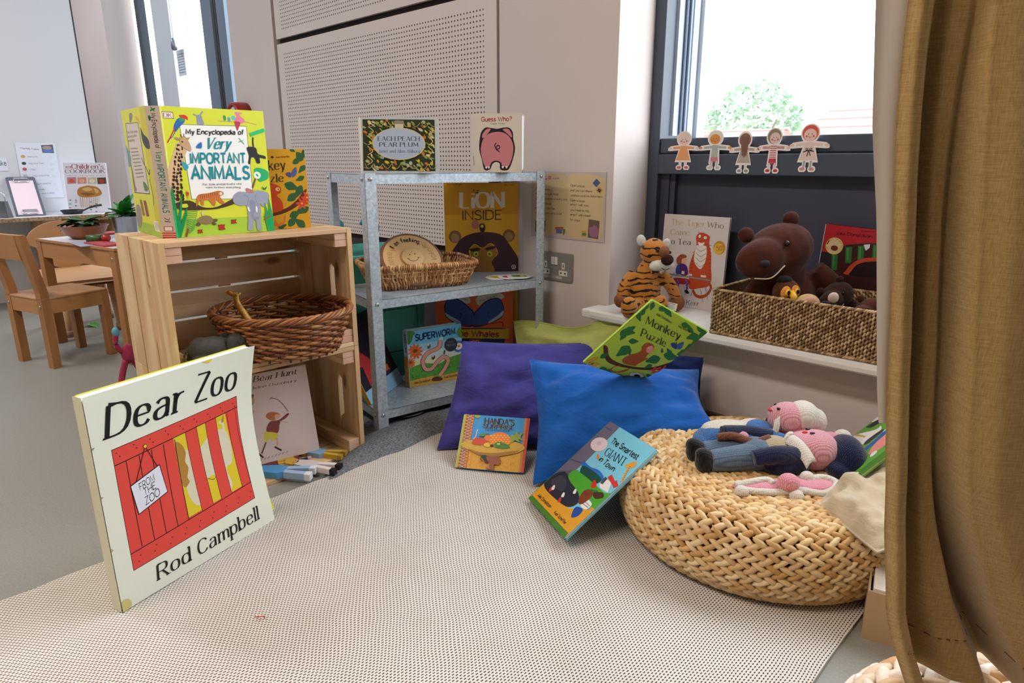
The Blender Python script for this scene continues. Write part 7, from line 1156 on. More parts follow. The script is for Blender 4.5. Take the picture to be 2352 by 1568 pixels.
pillow('cushion', 'bright blue velvet cushion slumped between the purple one and the wicker pouf', [(-.985, 1.085, .018), (-.668, 1.378, .168), (-.812, 1.545, .245), (-1.165, 1.265, .258)], .115, blue_, 12, .09, 0, 'seam', .014, folds=((.02, .95, .8, -.6, .010, .05), (.0, .6, 1, -.15, .008, .06), (.5, .9, .3, -.9, .010, .07), (.95, .1, -.7, .6, .012, .08)))
pillow('cushion', 'beige crumpled cushion under the farm book at the right of the pouf', [(-.370, 1.195, .162), (-.235, 1.105, .160), (-.10, 1.33, .215), (-.33, 1.43, .185)], .075, beigef, 17, .02, 0, 'seam', .018, folds=((.0, .3, 1, .2, .014, .06), (.2, .0, .3, 1, .012, .06)))

# ================================================================ braided poufs
straw = ['d8b888', 'cfa870', 'c69c64', 'e0c498', 'bc9058', 'dcbc8a', 'd2b080', 'c8a478']
strawm = attr_mat('water_hyacinth', rough=.55, nb=.5, bscale=160, spec=.4)
def pouf(name, label, c, R0, Hh, cols, lump=1.0, seed=1, rot=0):
    t = thing(name, label, 'pouf', c, (0, 0, rot)); R_ = random.Random(seed); b_ = MB()
    prof = []   # arc-length walk: top centre -> rim -> underside
    pts = []; r1 = R0-Hh*.42
    for i in range(60): pts.append((r1*i/60, Hh-.004*(i/60)**2))
    for i in range(61):
        a = pi/2-pi*i/60; c_, s_ = cos(a), sin(a); pts.append((r1+(R0-r1)*max(0, c_)**.75, Hh/2-.002+(Hh/2-.002)*(abs(s_)**.8)*(1 if s_ > 0 else -1)))
    for i in range(1, 8): pts.append((r1*(1-i/8), .004))
    L = [0]
    for i in range(1, len(pts)): L.append(L[-1]+sqrt((pts[i][0]-pts[i-1][0])**2+(pts[i][1]-pts[i-1][1])**2))
    core = MB(); core.lathe([(max(0, r-.012), z if 0 < z < Hh-.01 else min(max(z, .01), Hh-.012)) for r, z in pts], 48, col='8a6434'); 
    step = .0205*lump; s = step*.6; row = 0
    while s < L[-1]-.15:
        i = next(k for k in range(len(L)) if L[k] >= s); f_ = (s-L[i-1])/(L[i]-L[i-1]+1e-9)
        r = pts[i-1][0]+(pts[i][0]-pts[i-1][0])*f_; z = pts[i-1][1]+(pts[i][1]-pts[i-1][1])*f_
        tg = Vector((pts[i][0]-pts[i-1][0], 0, pts[i][1]-pts[i-1][1])).normalized(); nn = Vector((-tg.z, 0, tg.x)); nn = -nn if nn.dot(Vector((r-.1, 0, z-Hh/2))) < 0 and i < 61 else nn
        if nn.z < 0 and i < 60: nn = -nn
        if i >= 60:
            nn = Vector((r-r1, 0, (z-Hh/2)*1.4)).normalized()
        per = .024*lump; cnt = max(5, int(2*pi*r/per)); off = R_.random()
        for k in range(cnt):
            for side in (-1, 1):
                a = 2*pi*(k+off+(.5 if side > 0 else 0))/cnt
                er = Vector((cos(a), sin(a), 0)); et = Vector((-sin(a), cos(a), 0))
                P3 = er*r+Vector((0, 0, z)); T3 = er*tg.x+Vector((0, 0, tg.z)); N3 = er*nn.x+Vector((0, 0, nn.z))
                jit = R_.uniform(-.12, .12); d = (et*cos(radians(30)+jit)+T3*side*-sin(radians(30)+jit)).normalized()
                s3 = N3.cross(d).normalized(); M = Matrix((d, s3, N3)).transposed().to_4x4(); M.translation = P3+T3*side*step*.235+N3*.001
                cc_ = R_.choice(cols); ln = per*.74*R_.uniform(.92, 1.12)
                b_.ball((0, 0, 0), (ln, step*.31*R_.uniform(.9, 1.15), step*.36), 0, cc_, M, 8, 6)
        s += step; row += 1
    core.build('inner_core', MATT, t); b_.build('braided_cover', strawm, t); return t
pouf('pouf', 'large round braided straw pouf with the knitted dolls on it', (-.515, 1.30, .0105), .295, .152, straw, 1.0, 3)
pouf('pouf', 'second braided pouf with paler thicker braids, half hidden by the curtain hem', (.045, .748, .0005), .225, .188, ['e8d8c8', 'dcc4a8', 'f0e4d6', 'd4b088', 'c89c6c', 'e4d0b8'], 1.35, 8, .4)  # paler straw tones carry the bright light on these braids

# ================================================================ curtain
m, nt, b = nodes('ochre_linen'); cc = coord(nt)
w1 = N(nt, 'ShaderNodeTexNoise'); w1.inputs['Scale'].default_value = 1300; nt.links.new(coord(nt, (1, 1, .05)), w1.inputs['Vector'])
w2_ = N(nt, 'ShaderNodeTexNoise'); w2_.inputs['Scale'].default_value = 1300; nt.links.new(coord(nt, (.05, .05, 1)), w2_.inputs['Vector'])
ad = mth('MULTIPLY', mth('ADD', w1.outputs[0], w2_.outputs[0]), .5)
nt.links.new(ramp(nt, ad, [(.35, '9c7c4a'), (.65, 'ba9c66')]), b.inputs['Base Color']); b.inputs['Roughness'].default_value = .85; b.inputs['Sheen Weight'].default_value = .3; b.inputs['Specular IOR Level'].default_value = .1
bump(nt, b, ad, .35, .001); ochre = m
t = thing('curtain', 'long ochre linen curtain hanging at the right edge', 'curtain', (-.13, .66, .2))
# left edge in (lateral, height) metres at .62 m from the lens line, measured down the cloth
prof = [(2.6, .36), (1.6, .343), (.983, .3329), (.917, .3379), (.876, .3385), (.829, .3411), (.773, .3463), (.734, .3515), (.607, .3673), (.515, .3782), (.389, .3961), (.31, .4084), (.262, .4244), (.205, .4493)]
lprof = [(2.6, .33), (1.6, .318), (.988, .3158), (.92, .3225), (.838, .3320), (.811, .3355), (.772, .3430), (.732, .351), (.648, .3635), (.603, .370), (.556, .3775), (.5, .388)]
def edge_x(z, prof=prof):
    for i in range(len(prof)-1):
        if prof[i][0] >= z >= prof[i+1][0]: k = (prof[i][0]-z)/(prof[i][0]-prof[i+1][0]); return prof[i][1]+(prof[i+1][1]-prof[i][1])*k
    return prof[-1][1]
FW = Vector((-.6984, .7157, 0)); RT = Vector((.7157, .6984, 0)); C0 = Vector((-.13, .66, .2))
def sstep(a, b_, x): x = max(0, min(1, (x-a)/(b_-a))); return x*x*(3-2*x)
def cloth(u, v):
    z = 2.55-(2.55-.205)*(v**.8); k = .22+.78*sstep(1.0, .70, z) if z < 1.0 else .22
    dg = .062*sstep(.50, .20, z)       # the lower fold swings to the right
    keys = [(0, .004), (.009, .012), (.018, .010), (.024, -.030*k), (.032, -.042*k), (.044+dg*.3, -.014*k), (.053+dg*.6, -.014*k), (.062+dg, -.024*k-.045*sstep(.52, .3, z)), (.066+dg, .022*k), (.09+dg, .032*k), (.15+dg, .026), (.27+dg, .030), (.46+dg, .012)]
    s_ = u*(len(keys)-1); i = min(int(s_), len(keys)-2); f_ = s_-i; f2 = f_*f_*(3-2*f_)
    s = keys[i][0]+(keys[i+1][0]-keys[i][0])*f_; d = keys[i][1]+(keys[i+1][1]-keys[i][1])*f2
    lat = edge_x(z)+s; d += .003*noise.noise(Vector((s*14, z*5, 2)))+.002*noise.noise(Vector((s*30, z*16, 5)))
    return FW*(.62-d-.10*s)+RT*lat+Vector((0, 0, z))-C0
cl = MB(); cl.grid(cloth, 96, 120); cl.build('cloth', ochre, t)
hs = MB()
for i in range(60):
    if i % 2 == 0:
        u0, u1 = .10+i/60*.85, .10+(i+.8)/60*.85; v_ = ((2.55-.262)/(2.55-.205))**(1/.8); pa, pb = cloth(u0, v_), cloth(u1, v_); hs.tube([pa-FW*.0008, pb-FW*.0008], .0006, 4)
hs.build('hem_stitching', mat('stitch_brown', '5a4020', .9), t)
def lining(u, v):
    z = 2.55-(2.55-.52)*(v**.8); x0 = edge_x(z, lprof)*.635/.635; x1 = edge_x(z)+.034
    return FW*(.642-.004*sin(u*5+z*6)*u*(1-u)*4)+RT*(x0+(x1-x0)*(1-u))+Vector((0, 0, z))-C0
cl = MB(); cl.grid(lambda a, q: lining(1-a, q), 10, 90); cl.build('lining', mat('white_lining', 'e2d8d0', .8), t)
# box of paper half hidden behind the curtain
t = thing('paper_box', 'open beige cardboard box of paper sheets behind the curtain hem', 'box', (-.236, 1.094, 0), (0, 0, radians(14)))
f = MB(); f.box((0, 0, 0), (.22, .003, .093)).box((0, .15, 0), (.22, .153, .093)).box((0, .003, 0), (.003, .15, .093)).box((.217, .003, 0), (.22, .15, .093)).box((.003, .003, 0), (.217, .15, .003)).build('carton', mat('cardboard', 'b0916c', .85), t)
f = MB()
for k in range(9): f.box((.006+.0006*(k % 3), .006, .004+k*.0104), (.214, .147, .004+k*.0104+.0094), bev=.0008)
f.build('paper_stack', mat('paper_white', 'dcd4cc', .8), t)
# ================================================================ wall paper, socket, paper dolls
sheet('poem_poster', 'laminated cream poem sheet taped to the wall above the socket', 'poster', frame((-1.528, 1.6588, .538), (1, 0, 0), (0, 0, 1)), .308, .212, ART['poem'])
t = thing('wall_socket', 'brushed steel double wall socket below the poem sheet', 'socket', M=frame((-1.487, 1.6595, .400), (1, 0, 0), (0, 0, 1)))
st = mat('brushed_steel', 'a09c98', .4, .4, c2='928e8a', ns=40, stretch=(1, 30, 1)); wp = mat('white_switch', 'dcd8d4', .35)
f = MB(); f.prism(rrect(.147, .092, .007), 0, .007); f.prism(rrect(.137, .082, .004, x0=.005, y0=.005), .007, .0078); f.build('back_plate', st, t)
for x in (.060, .0745):
    MB().box((x, .052, .0078), (x+.0125, .078, .012), bev=.001).build('rocker_switch', wp, t)
for x0 in (.018, .094):
    f = MB(); f.prism(rrect(.0125, .021, .002, x0=x0+.010, y0=.040), .0078, .0086); f.prism(rrect(.036, .017, .002, x0=x0-.002, y0=.018), .0078, .0086)
    so = f.build('socket_insert', wp, t)
    MB().box((x0+.0145, .045, .0087), (x0+.0175, .056, .0089)).box((x0+.004, .024, .0087), (x0+.010, .029, .0089)).box((x0+.022, .024, .0087), (x0+.028, .029, .0089)).build('pin_slots', mat('slot_black', '100e0e', .8), so)
f = MB(); f.box((.030, .006, .0078), (.106, .015, .0082), col='b8b0aa'); art_faces(f, [('t', '3a3634', 'DDB NCT 02', (500, 75), (800, 75), (500, 140), 'sans', 1.5)], .1, .1, .0083)
f.build('printed_label', MATT, t)
MB().lathe([(0, .0095), (.002, .009), (.0022, .0078)], 12, M=Matrix.Translation((.141, .046, 0))).lathe([(0, .0095), (.002, .009), (.0022, .0078)], 12, M=Matrix.Translation((.0, .0, -1))).build('screw', boltm, t)

t = thing('paper_doll_chain', 'chain of five hand-coloured paper dolls stuck along the window rail', 'paper decoration', (-1.125, 1.8365, .745))
MP = frame((0, 0, 0), (1, 0, 0), (0, 0, 1))
def doll(cx, w, h, z0, spec):
    hair, skin, topc, botc, leg, shoe, kind = spec[:7]; o = []; W = 'e8e2e2'
    def sh(c, k, *a): o.append((k, c)+a)
    def body(c, g):   # g grows the outline for the white card edge
        sh(c, 'e', 500, 800, 215+g, 172+g)
        if kind == 'dress': sh(c, 'p', [(410-g, 640), (590+g, 640), (745+g, 235-g), (255-g, 235-g)])
        else: sh(c, 'p', [(400-g, 640), (600+g, 640), (620+g, 330), (640+g, 160), (530+g/2, 160), (500, 250), (470-g/2, 160), (360-g, 160), (380-g, 330)])
        sh(c, 'p', [(420, 640+g/2), (60, 600+g/2), (-30, 560), (-30, 500), (60, 510-g/2), (420, 530-g/2)]); sh(c, 'p', [(580, 640+g/2), (940, 600+g/2), (1030, 560), (1030, 500), (940, 510-g/2), (580, 530-g/2)])
        for s_ in (-1, 1):
            x = 500+s_*90; sh(c, 'p', [(x-35-g/2, 250), (x+35+g/2, 250), (x+30+g/2, 70), (x-30-g/2, 70)]); sh(c, 'e', x+s_*35, 62, 75+g, 40+g)
    body(W, 34); n_white = len(o)
    if kind == 'dress': sh(topc, 'p', [(410, 630), (590, 630), (735, 250), (265, 250)])
    else: sh(topc, 'p', [(410, 630), (590, 630), (610, 330), (390, 330)]); sh(botc, 'p', [(390, 330), (610, 330), (630, 190), (535, 190), (500, 260), (465, 190), (370, 190)])
    sh(topc, 'p', [(430, 620), (150, 595), (150, 535), (430, 550)]); sh(topc, 'p', [(570, 620), (850, 595), (850, 535), (570, 550)])
    sh(skin, 'e', 40, 560, 60, 34); sh(skin, 'e', 960, 560, 60, 34)
    for s_ in (-1, 1): x = 500+s_*90; sh(leg, 'p', [(x-26, 235), (x+26, 235), (x+22, 80), (x-22, 80)]); sh(shoe, 'e', x+s_*35, 62, 70, 34)
    if spec[7] == 'back':
        sh(hair, 'e', 500, 800, 200, 160); sh(hair, 'p', [(350, 800), (650, 800), (590, 430), (520, 380), (440, 430)])
        for k in range(7): sh('5a4640', 'l', 9, [(380+k*40, 880), (385+k*38, 650), (420+k*26, 430)])
    else:
        sh(hair, 'e', 500, 812, 212, 165); sh(skin, 'e', 500+spec[8], 775, 165, 125)
        sh('3a3030', 'e', 455+spec[8], 790, 11, 14); sh('3a3030', 'e', 545+spec[8], 790, 11, 14); sh('c8606a', 'e', 410+spec[8], 745, 26, 24); sh('c8606a', 'e', 590+spec[8], 745, 26, 24); sh('7a3030', 'l', 10, [(460+spec[8], 740), (500+spec[8], 715), (540+spec[8], 740)])
    if kind == 'stripes':
        for k in range(6): sh('b83a4a', 'l', 16, [(400, 600-k*48), (600, 600-k*48)], 1)
        for k in range(6): sh('b83a4a', 'l', 14, [(180+k*40, 600), (180+k*40, 540)], 1); sh('b83a4a', 'l', 14, [(620+k*40, 600), (620+k*40, 540)], 1)
    if spec[7] == 'bow': sh('2a2020', 'l', 22, [(360, 420), (500, 450), (640, 430)]); sh('2a2020', 'l', 18, [(470, 330), (500, 440), (560, 340)]); sh('2a2020', 'e', 450, 480, 40, 26); sh('2a2020', 'e', 555, 480, 40, 26); sh('e0d4d4', 'e', 450, 480, 22, 12); sh('e0d4d4', 'e', 555, 480, 22, 12)
    f = MB(); tmp = MB()
    # art may run past the nominal box at the hands, so it is laid out on a wider canvas
    oo = []
    for q in o:
        q = list(q)
        if q[0] == 'p': q[2] = [(x*.8+100, y) for x, y in q[2]]
        elif q[0] == 'e': q[2] = q[2]*.8+100; q[4] = q[4]*.8
        elif q[0] == 'l': q[3] = [(x*.8+100, y) for x, y in q[3]]
        oo.append(tuple(q))
    art_faces(tmp, oo, w/.8, h, .0004, step=1.5e-5); f.add([MP @ (v+Vector((cx-w/.8/2, z0, 0))) for v in tmp.v], tmp.f); f.c[-len(tmp.f):] = tmp.c
    art_faces(tmp2 := MB(), oo[:n_white], w/.8, h, 0, step=0); f.add([MP @ (v+Vector((cx-w/.8/2, z0, 0))) for v in tmp2.v], [q[::-1] for q in tmp2.f]); f.c[-len(tmp2.f):] = tmp2.c
    f.build('paper_doll', MATT, t)
doll(.055, .100, .112, .012, ('e0cdbc', 'e0c8c8', 'e0a070', 'd0b0a0', 'e0d4d4', 'c06a70', 'dress', 'f', 0))
doll(.157, .100, .112, .012, ('dcd8cc', 'd8904a', 'a8b0ae', 'c87a88', 'c0b8b8', 'b8c0c0', 'trousers', 'f', -15))
doll(.247, .084, .114, .004, ('8a6258', 'e0c8c0', 'b0a49c', 'a89c94', 'd8d0cc', '8a948a', 'dress', 'back', 0))
doll(.330, .088, .120, .005, ('8a8270', 'dcc0bc', 'e0d0d0', 'c03a50', 'd8c8c8', 'c04050', 'stripes', 'f', 25))
doll(.425, .098, .122, .010, ('d8584e', 'e4c4bc', 'dcc8c4', 'dcc8c4', '9aaaa8', 'c88a90', 'dress', 'bow', 0))

# ================================================================ seagrass basket on the sill
sg = ['aa8c6a', '967652', 'bca07c', '866a4a', 'a48664', 'c6aa88', '785c42']
sgm = attr_mat('seagrass', rough=.8, nb=.4, bscale=300, spec=.2)
Mb = Matrix.Translation((-.802, 1.574, .3455)); t = thing('seagrass_basket', 'rectangular twisted seagrass basket full of plush toys on the sill', 'basket', M=Mb)
BWd, BDp, BHt = .425, .245, .116; b_ = MB(); R_ = random.Random(21)
def wall_lumps(o, d, nrm_, L, H_):
    d = Vector(d); nrm_ = Vector(nrm_); k = int(L/.0072)
    for i in range(k):
        for j in range(11):
            z = (j+.5+(i % 2)*.5)*H_/11.5; p = Vector(o)+d*((i+.5)*L/k)+Vector((0, 0, z))+nrm_*R_.uniform(-.0006, .0008)
            dd = (Vector((0, 0, 1))+d*(.42+R_.uniform(-.1, .1))).normalized(); s3 = nrm_.cross(dd).normalized(); M = Matrix((dd, s3, nrm_)).transposed().to_4x4(); M.translation = p
            b_.ball((0, 0, 0), (.0072, .0031, .0034), 0, R_.choice(sg), M, 6, 5)
fl = .006
wall_lumps((0, 0, 0), (1, 0, 0), (0, -1, 0), BWd, BHt); wall_lumps((0, BDp, 0), (0, -1, 0), (-1, 0, 0), BDp, BHt); wall_lumps((BWd, 0, 0), (0, 1, 0), (1, 0, 0), BDp, BHt); wall_lumps((BWd, BDp-.003, 0), (-1, 0, 0), (0, -1, 0), BWd, BHt)
b_.build('woven_side', sgm, t)
b_ = MB(); b_.box((.002, .002, .002), (BWd-.002, BDp-.002, .006), col='6a4c30').box((.0025, .0025, .004), (BWd-.0025, .0035, BHt-.003), col='5a3e26').box((.0025, BDp-.0035, .004), (BWd-.0025, BDp-.0025, BHt-.003), col='5a3e26').box((.0025, .0035, .004), (.0035, BDp-.0035, BHt-.003), col='5a3e26').box((BWd-.0035, .0035, .004), (BWd-.0025, BDp-.0035, BHt-.003), col='5a3e26'); b_.build('inner_frame', MATT, t)
for nm_, zz in (('twisted_rim', BHt), ('twisted_foot', .003)):
    b_ = MB(); per = [(0, 0), (BWd, 0), (BWd, BDp), (0, BDp)]
    for e_ in range(4):
        a, c_ = Vector((*per[e_], zz)), Vector((*per[(e_+1) % 4], zz)); L = (c_-a).length; k = int(L/.006); d = (c_-a)/L
        for i in range(k):
            dd = (d+Vector((0, 0, .55))).normalized(); s3 = dd.cross(Vector((-d.y, d.x, 0))).normalized(); n3 = dd.cross(s3); M = Matrix((dd, s3, n3)).transposed().to_4x4(); M.translation = a+d*((i+.5)*L/k)
            b_.ball((0, 0, 0), (.0068, .0034, .0042), 0, R_.choice(sg), M, 6, 5)
    b_.build(nm_, sgm, t)
MB().tube(bez([(.01, .235, .112), (.03, .238, .135), (.065, .238, .138), (.09, .235, .115)], 16), .006, 8, col='b89a68').tube([(.045, .2385, .139), (.068, .238, .137)], .0085, 8, col='2a2226').build('rope_handle', sgm, t)

# ================================================================ plush toys; each is laid out in a camera-facing frame: x right, y away, z up
def toyframe(loc, turn=0):
    M = frame(loc, (.7157, .6984, 0), (-.6984, .7157, 0)); return M @ Matrix.Rotation(radians(turn), 4, 'Z')
brown = plush('brown_plush', '4a2418', '3a1a12', 30); brown2 = plush('dark_brown_plush', '3a1e18', '2a140f', 30); blk = mat('bead_black', '0c0a0a', .15)
def bear(label, loc, turn, S, tilt, m_, head=(0, -.005, .145), body=True, group='brown plush toys in the seagrass basket'):
    t = thing('plush_toy', label, 'plush toy', M=toyframe(loc, turn) @ Matrix.Scale(S, 4), group=group); hx, hy, hz = head
    Rt = (0, radians(tilt), 0)
    ps = [('b', (0, .01, .05), (.078, .055, .078)), ('b', (hx+.01, hy, hz), (.072, .052, .056), Rt), ('b', (hx-.036, hy-.030, hz-.012), (.054, .038, .040), Rt), ('t', [(0, .01, .10), (hx, hy, hz-.03)], (.05, .045)),
          ('t', [(.055, .0, .115), (.098, -.012, .075), (.095, -.025, .02)], (.026, .024)), ('t', [(-.045, 0, .09), (-.066, .01, .05), (-.060, .005, .02)], (.024, .022))]
    skinned('body', ps, m_, t, .0045, 5)
    c, s_ = cos(radians(tilt)), sin(radians(tilt))
    def hd(x, z): return hx+x*c+z*s_, hz-x*s_+z*c
    for x in (-.045, .050):
        X, Zz = hd(x, .050); MB().ball((X, hy+.005, Zz), (.017, .010, .016)).build('ear', m_, t)
    for x in (-.030, .012):
        X, Zz = hd(x, .018); MB().ball((X, hy-.050, Zz), .0055, seg=12, ring=8).build('eye', blk, t)
    X, Zz = hd(-.045, -.002); MB().ball((X, hy-.066, Zz), (.011, .006, .008)).build('nose', mat('nose_felt', '0f0c10', .8), t)
    X0, Z0 = hd(-.070, -.026); X1, Z1 = hd(-.04, -.034); X2, Z2 = hd(-.005, -.022)
    MB().tube(bez([(X0, hy-.058, Z0), (X1, hy-.066, Z1), (X2, hy-.056, Z2)], 12), .0014, 6).build('stitched_mouth', mat('cream_thread', 'b8a894', .9), t)
    return t
bear('largest dark brown plush toy, its big head tipped left, in the seagrass basket', (-.668, 1.700, .372), 0, 1.22, -20, brown, (-.038, -.015, .158))
bear('small brown plush toy facing forward at the right end of the seagrass basket', (-.452, 1.655, .385), -8, .52, 0, brown, (0, -.02, .125))
bear('darker brown plush toy lying between the largest and the right-hand plush', (-.560, 1.735, .375), 10, .60, -30, brown2, (0, -.01, .135))
# owl
t = thing('plush_owl', 'brown plush owl with yellow eye ring and beak at the front of the seagrass basket', 'plush toy', M=toyframe((-.640, 1.622, .380), 25))
skinned('body', [('b', (0, 0, .03), (.036, .028, .045)), ('b', (.004, -.004, .090), (.036, .030, .033))], plush('owl_brown', '5a301e', '462214', 40), t, .0035, 3)
for s_ in (-1, 1):
    MB().ball((s_*.015-.008, -.028, .094), (.016, .007, .017)).build('eye_ring', plush('owl_yellow', 'd08a38', 'c07c2e', 60), t); MB().ball((s_*.015-.008, -.034, .095), (.008, .004, .009)).build('yellow_eye', mat('owl_eye', 'd8b030', .3), t); MB().ball((s_*.015-.008, -.0375, .096), (.005, .0025, .006)).build('pupil', blk, t)
MB().tube([(-.010, -.034, .094), (-.018, -.050, .086), (-.020, -.052, .076)], [.009, .008, .001], 10).build('beak', mat('beak_yellow', 'd8a020', .5), t)
MB().ball((.0, .0, .119), (.020, .018, .012)).build('dark_crest', plush('owl_dark', '1c1c24', '14141a', 40), t)
MB().ball((-.030, .020, .060), (.030, .012, .020), rot=__import__('mathutils').Euler((0, .5, 0))).build('wing', plush('owl_wing', '6a3420', '502616', 40), t)
# mouse
t = thing('plush_mouse', 'cream plush mouse showing a round pink ear beside the owl', 'plush toy', M=toyframe((-.577, 1.612, .380), 5))
skinned('body', [('b', (0, 0, .03), (.030, .022, .035)), ('b', (.0, -.002, .068), (.032, .022, .028))], plush('mouse_cream', 'b89c6c', 'a88c60', 60), t, .0035, 3)
MB().ball((-.004, -.018, .074), (.022, .007, .018)).build('pink_ear', plush('mouse_pink', 'c89888', 'b88474', 60), t); MB().ball((-.006, -.0245, .066), (.006, .003, .008)).build('orange_patch', mat('mouse_patch', 'b85c38', .9), t)
# fox
t = thing('plush_fox', 'orange plush fox with a black ear at the front right of the seagrass basket', 'plush toy', M=toyframe((-.527, 1.612, .378), 0))
skinned('body', [('b', (0, 0, .03), (.030, .022, .035)), ('b', (.008, -.004, .058), (.036, .022, .020))], plush('fox_orange', 'b05a2c', '9c4c22', 50), t, .0035, 3)
MB().ball((-.016, -.012, .076), (.015, .008, .014), rot=__import__('mathutils').Euler((0, -.6, 0))).build('black_ear', plush('owl_dark', '1c1c24', '14141a', 40), t)
MB().ball((.024, -.016, .066), (.014, .012, .012)).ball((.006, -.006, .096), (.013, .007, .013)).build('white_muzzle', plush('fox_white', 'c8b8ac', 'b8a89c', 50), t)
book('picture_book', 'pale book tucked in at the right end of the seagrass basket', frame((-.420, 1.600, .385), (.25, .97, 0), (.40, .02, .9)), .16, .11, .008, [('p', 'b8b0a4', [(0, 0), (1000, 0), (1000, 1000), (0, 1000)])], 'b8b0a4', rnd=.002)

# ---------------------------------------------------------------- plush tiger on the sill
m, nt, b = nodes('tiger_plush'); cc = coord(nt); nz = N(nt, 'ShaderNodeTexNoise'); nz.inputs['Scale'].default_value = 26; nz.inputs['Detail'].default_value = 2; nt.links.new(coord(nt, (.7, .7, 1.2)), nz.inputs['Vector'])
sx = nt.nodes.new('ShaderNodeSeparateXYZ'); nt.links.new(cc, sx.inputs[0])
ph = mth('FRACT', mth('ADD', mth('MULTIPLY', sx.outputs[2], 56), mth('MULTIPLY', nz.outputs[0], 2.4)))
nzb = N(nt, 'ShaderNodeTexNoise'); nzb.inputs['Scale'].default_value = 38; nt.links.new(coord(nt, (1, 1, .5)), nzb.inputs['Vector'])
st_ = mth('MULTIPLY', mth('LESS_THAN', ph, .27), mth('GREATER_THAN', nzb.outputs[0], .42))
mx = N(nt, 'ShaderNodeMix', data_type='RGBA'); nt.links.new(st_, mx.inputs[0]); mx.inputs[6].default_value = lin('b0702c'); mx.inputs[7].default_value = lin('1c100c'); nt.links.new(mx.outputs[2], b.inputs['Base Color'])
b.inputs['Roughness'].default_value = .9; b.inputs['Sheen Weight'].default_value = .3; b.inputs['Specular IOR Level'].default_value = .15; tigm = m
t = thing('plush_tiger', 'striped plush tiger with a white muzzle sitting on the left end of the sill', 'plush toy', M=toyframe((-1.072, 1.660, .3455), 6))
skinned('body', [('b', (0, .0, .062), (.054, .044, .062)), ('t', [(0, 0, .09), (.018, -.002, .135)], (.040, .032)), ('b', (.024, -.004, .178), (.040, .038, .043)), ('b', (.036, -.022, .158), (.028, .022, .022)),
  ('t', [(-.030, -.006, .118), (-.058, -.012, .085), (-.070, -.018, .050)], (.020, .018)), ('t', [(.050, -.004, .112), (.080, -.008, .080), (.100, -.010, .042)], (.020, .018)),
  ('t', [(-.02, -.03, .026), (-.045, -.055, .022)], (.024, .020)), ('t', [(.02, -.03, .026), (.028, -.060, .026)], (.026, .022)), ('b', (-.062, -.072, .030), (.025, .020, .032)), ('b', (.030, -.078, .034), (.024, .018, .032))], tigm, t, .0038, 4)
whp = plush('white_plush', 'd0ccc8', 'bcb8b6', 50); pad = plush('paw_brown', '8a583c', '7a4a30', 50)
MB().ball((.040, -.034, .146), (.034, .022, .018)).ball((.022, -.036, .142), (.019, .014, .014)).ball((.060, -.036, .143), (.018, .014, .014)).build('white_muzzle', whp, t)
MB().ball((.050, -.054, .163), (.019, .010, .016)).build('dark_nose', plush('nose_brown', '3a201c', '2c1614', 60), t)
MB().ball((.044, -.040, .184), (.016, .010, .018)).build('tan_bridge', pad, t)
for p in ((-.012, .004, .212), (.064, .004, .200)): MB().ball(p, (.014, .006, .018), rot=__import__('mathutils').Euler((0, .25 if p[0] > 0 else -.35, 0))).build('white_ear', whp, t)
for p in ((.024, -.040, .188), (.062, -.036, .182)): MB().ball(p, (.005, .0035, .005), seg=12, ring=8).build('eye', blk, t)
for p, r in (((-.072, -.020, .040), (.021, .019, .022)), ((.104, -.012, .028), (.022, .019, .026))): MB().ball(p, r).build('paw', pad, t)
MB().tube(bez([(.034, -.053, .140), (.045, -.057, .134), (.056, -.056, .138)], 10), .0009, 5).build('stitched_mouth', blk, t)
f = MB(); f.prism(rrect(.032, .022, .001), -.0006, 0, col='d8d4d0'); art_faces(f, [('l', '3a3634', 60, [(100, 860), (800, 860)], 1)]+[('l', '6a6460', 35, [(100, 700-k*130), (850-60*(k % 3), 700-k*130)], 1) for k in range(5)], .032, .022, 1e-5)
o = f.build('fabric_label', MATT, t); o.matrix_local = Matrix.Translation((.052, -.060, .020)) @ Matrix.Rotation(radians(80), 4, 'X') @ Matrix.Rotation(radians(-14), 4, 'Z')

# ================================================================ knitted dolls on the pouf (x along the body towards the head)
kb = knit('knit_slate', '64788e', '44566a'); kn = knit('knit_navy', '161e44', '0e1430'); kp = knit('knit_pink', 'e0a8b2', 'b87484'); kbl = knit('knit_black', '17161a', '08080a'); kw = knit('knit_cream', 'dcd4c8', 'bcb0a4'); kbe = knit('knit_beige', 'bcac90', '94846a'); kblue = knit('knit_blue', '4474b0', '2a5088'); kbr = knit('knit_brown', '7e4e3c', '5c3826'); kpk = knit('knit_rose', 'e49eac', 'c07486'); kwh = knit('knit_white', 'e0d8d0', 'c4bcb4')
OX = (.7157, .6984, 0); OY = (-.6984, .7157, 0)
t = thing('knitted_doll', 'knitted doll in slate trousers and navy jacket lying across the front of the pouf', 'doll', M=frame((-.605, 1.168, .160), OX, OY))
for y, x in ((.034, .010), (-.016, .016)): skinned('black_boot', [('b', (x, y, .026), (.022, .021, .027)), ('b', (x-.006, y, .040), (.017, .018, .016))], kbl, t, .004, 3)
for y in (.030, -.014): skinned('trouser_leg', [('t', [(.025, y, .026), (.07, y*.9, .030), (.12, y*.7+.002, .034)], (.023, .030))], kb, t, .004, 3)
skinned('trousers_seat', [('b', (.128, .006, .034), (.042, .044, .034))], kb, t, .004, 3)
skinned('shirt', [('b', (.165, .006, .036), (.042, .040, .036))], kbe, t, .004, 3)
skinned('jacket', [('b', (.178, -.030, .026), (.050, .024, .026)), ('b', (.185, .028, .028), (.045, .022, .028)), ('t', [(.195, -.030, .045), (.150, -.040, .052), (.105, -.040, .045)], (.021, .017)), ('t', [(.19, .036, .050), (.13, .046, .060), (.065, .040, .062)], (.018, .020))], kn, t, .004, 3)
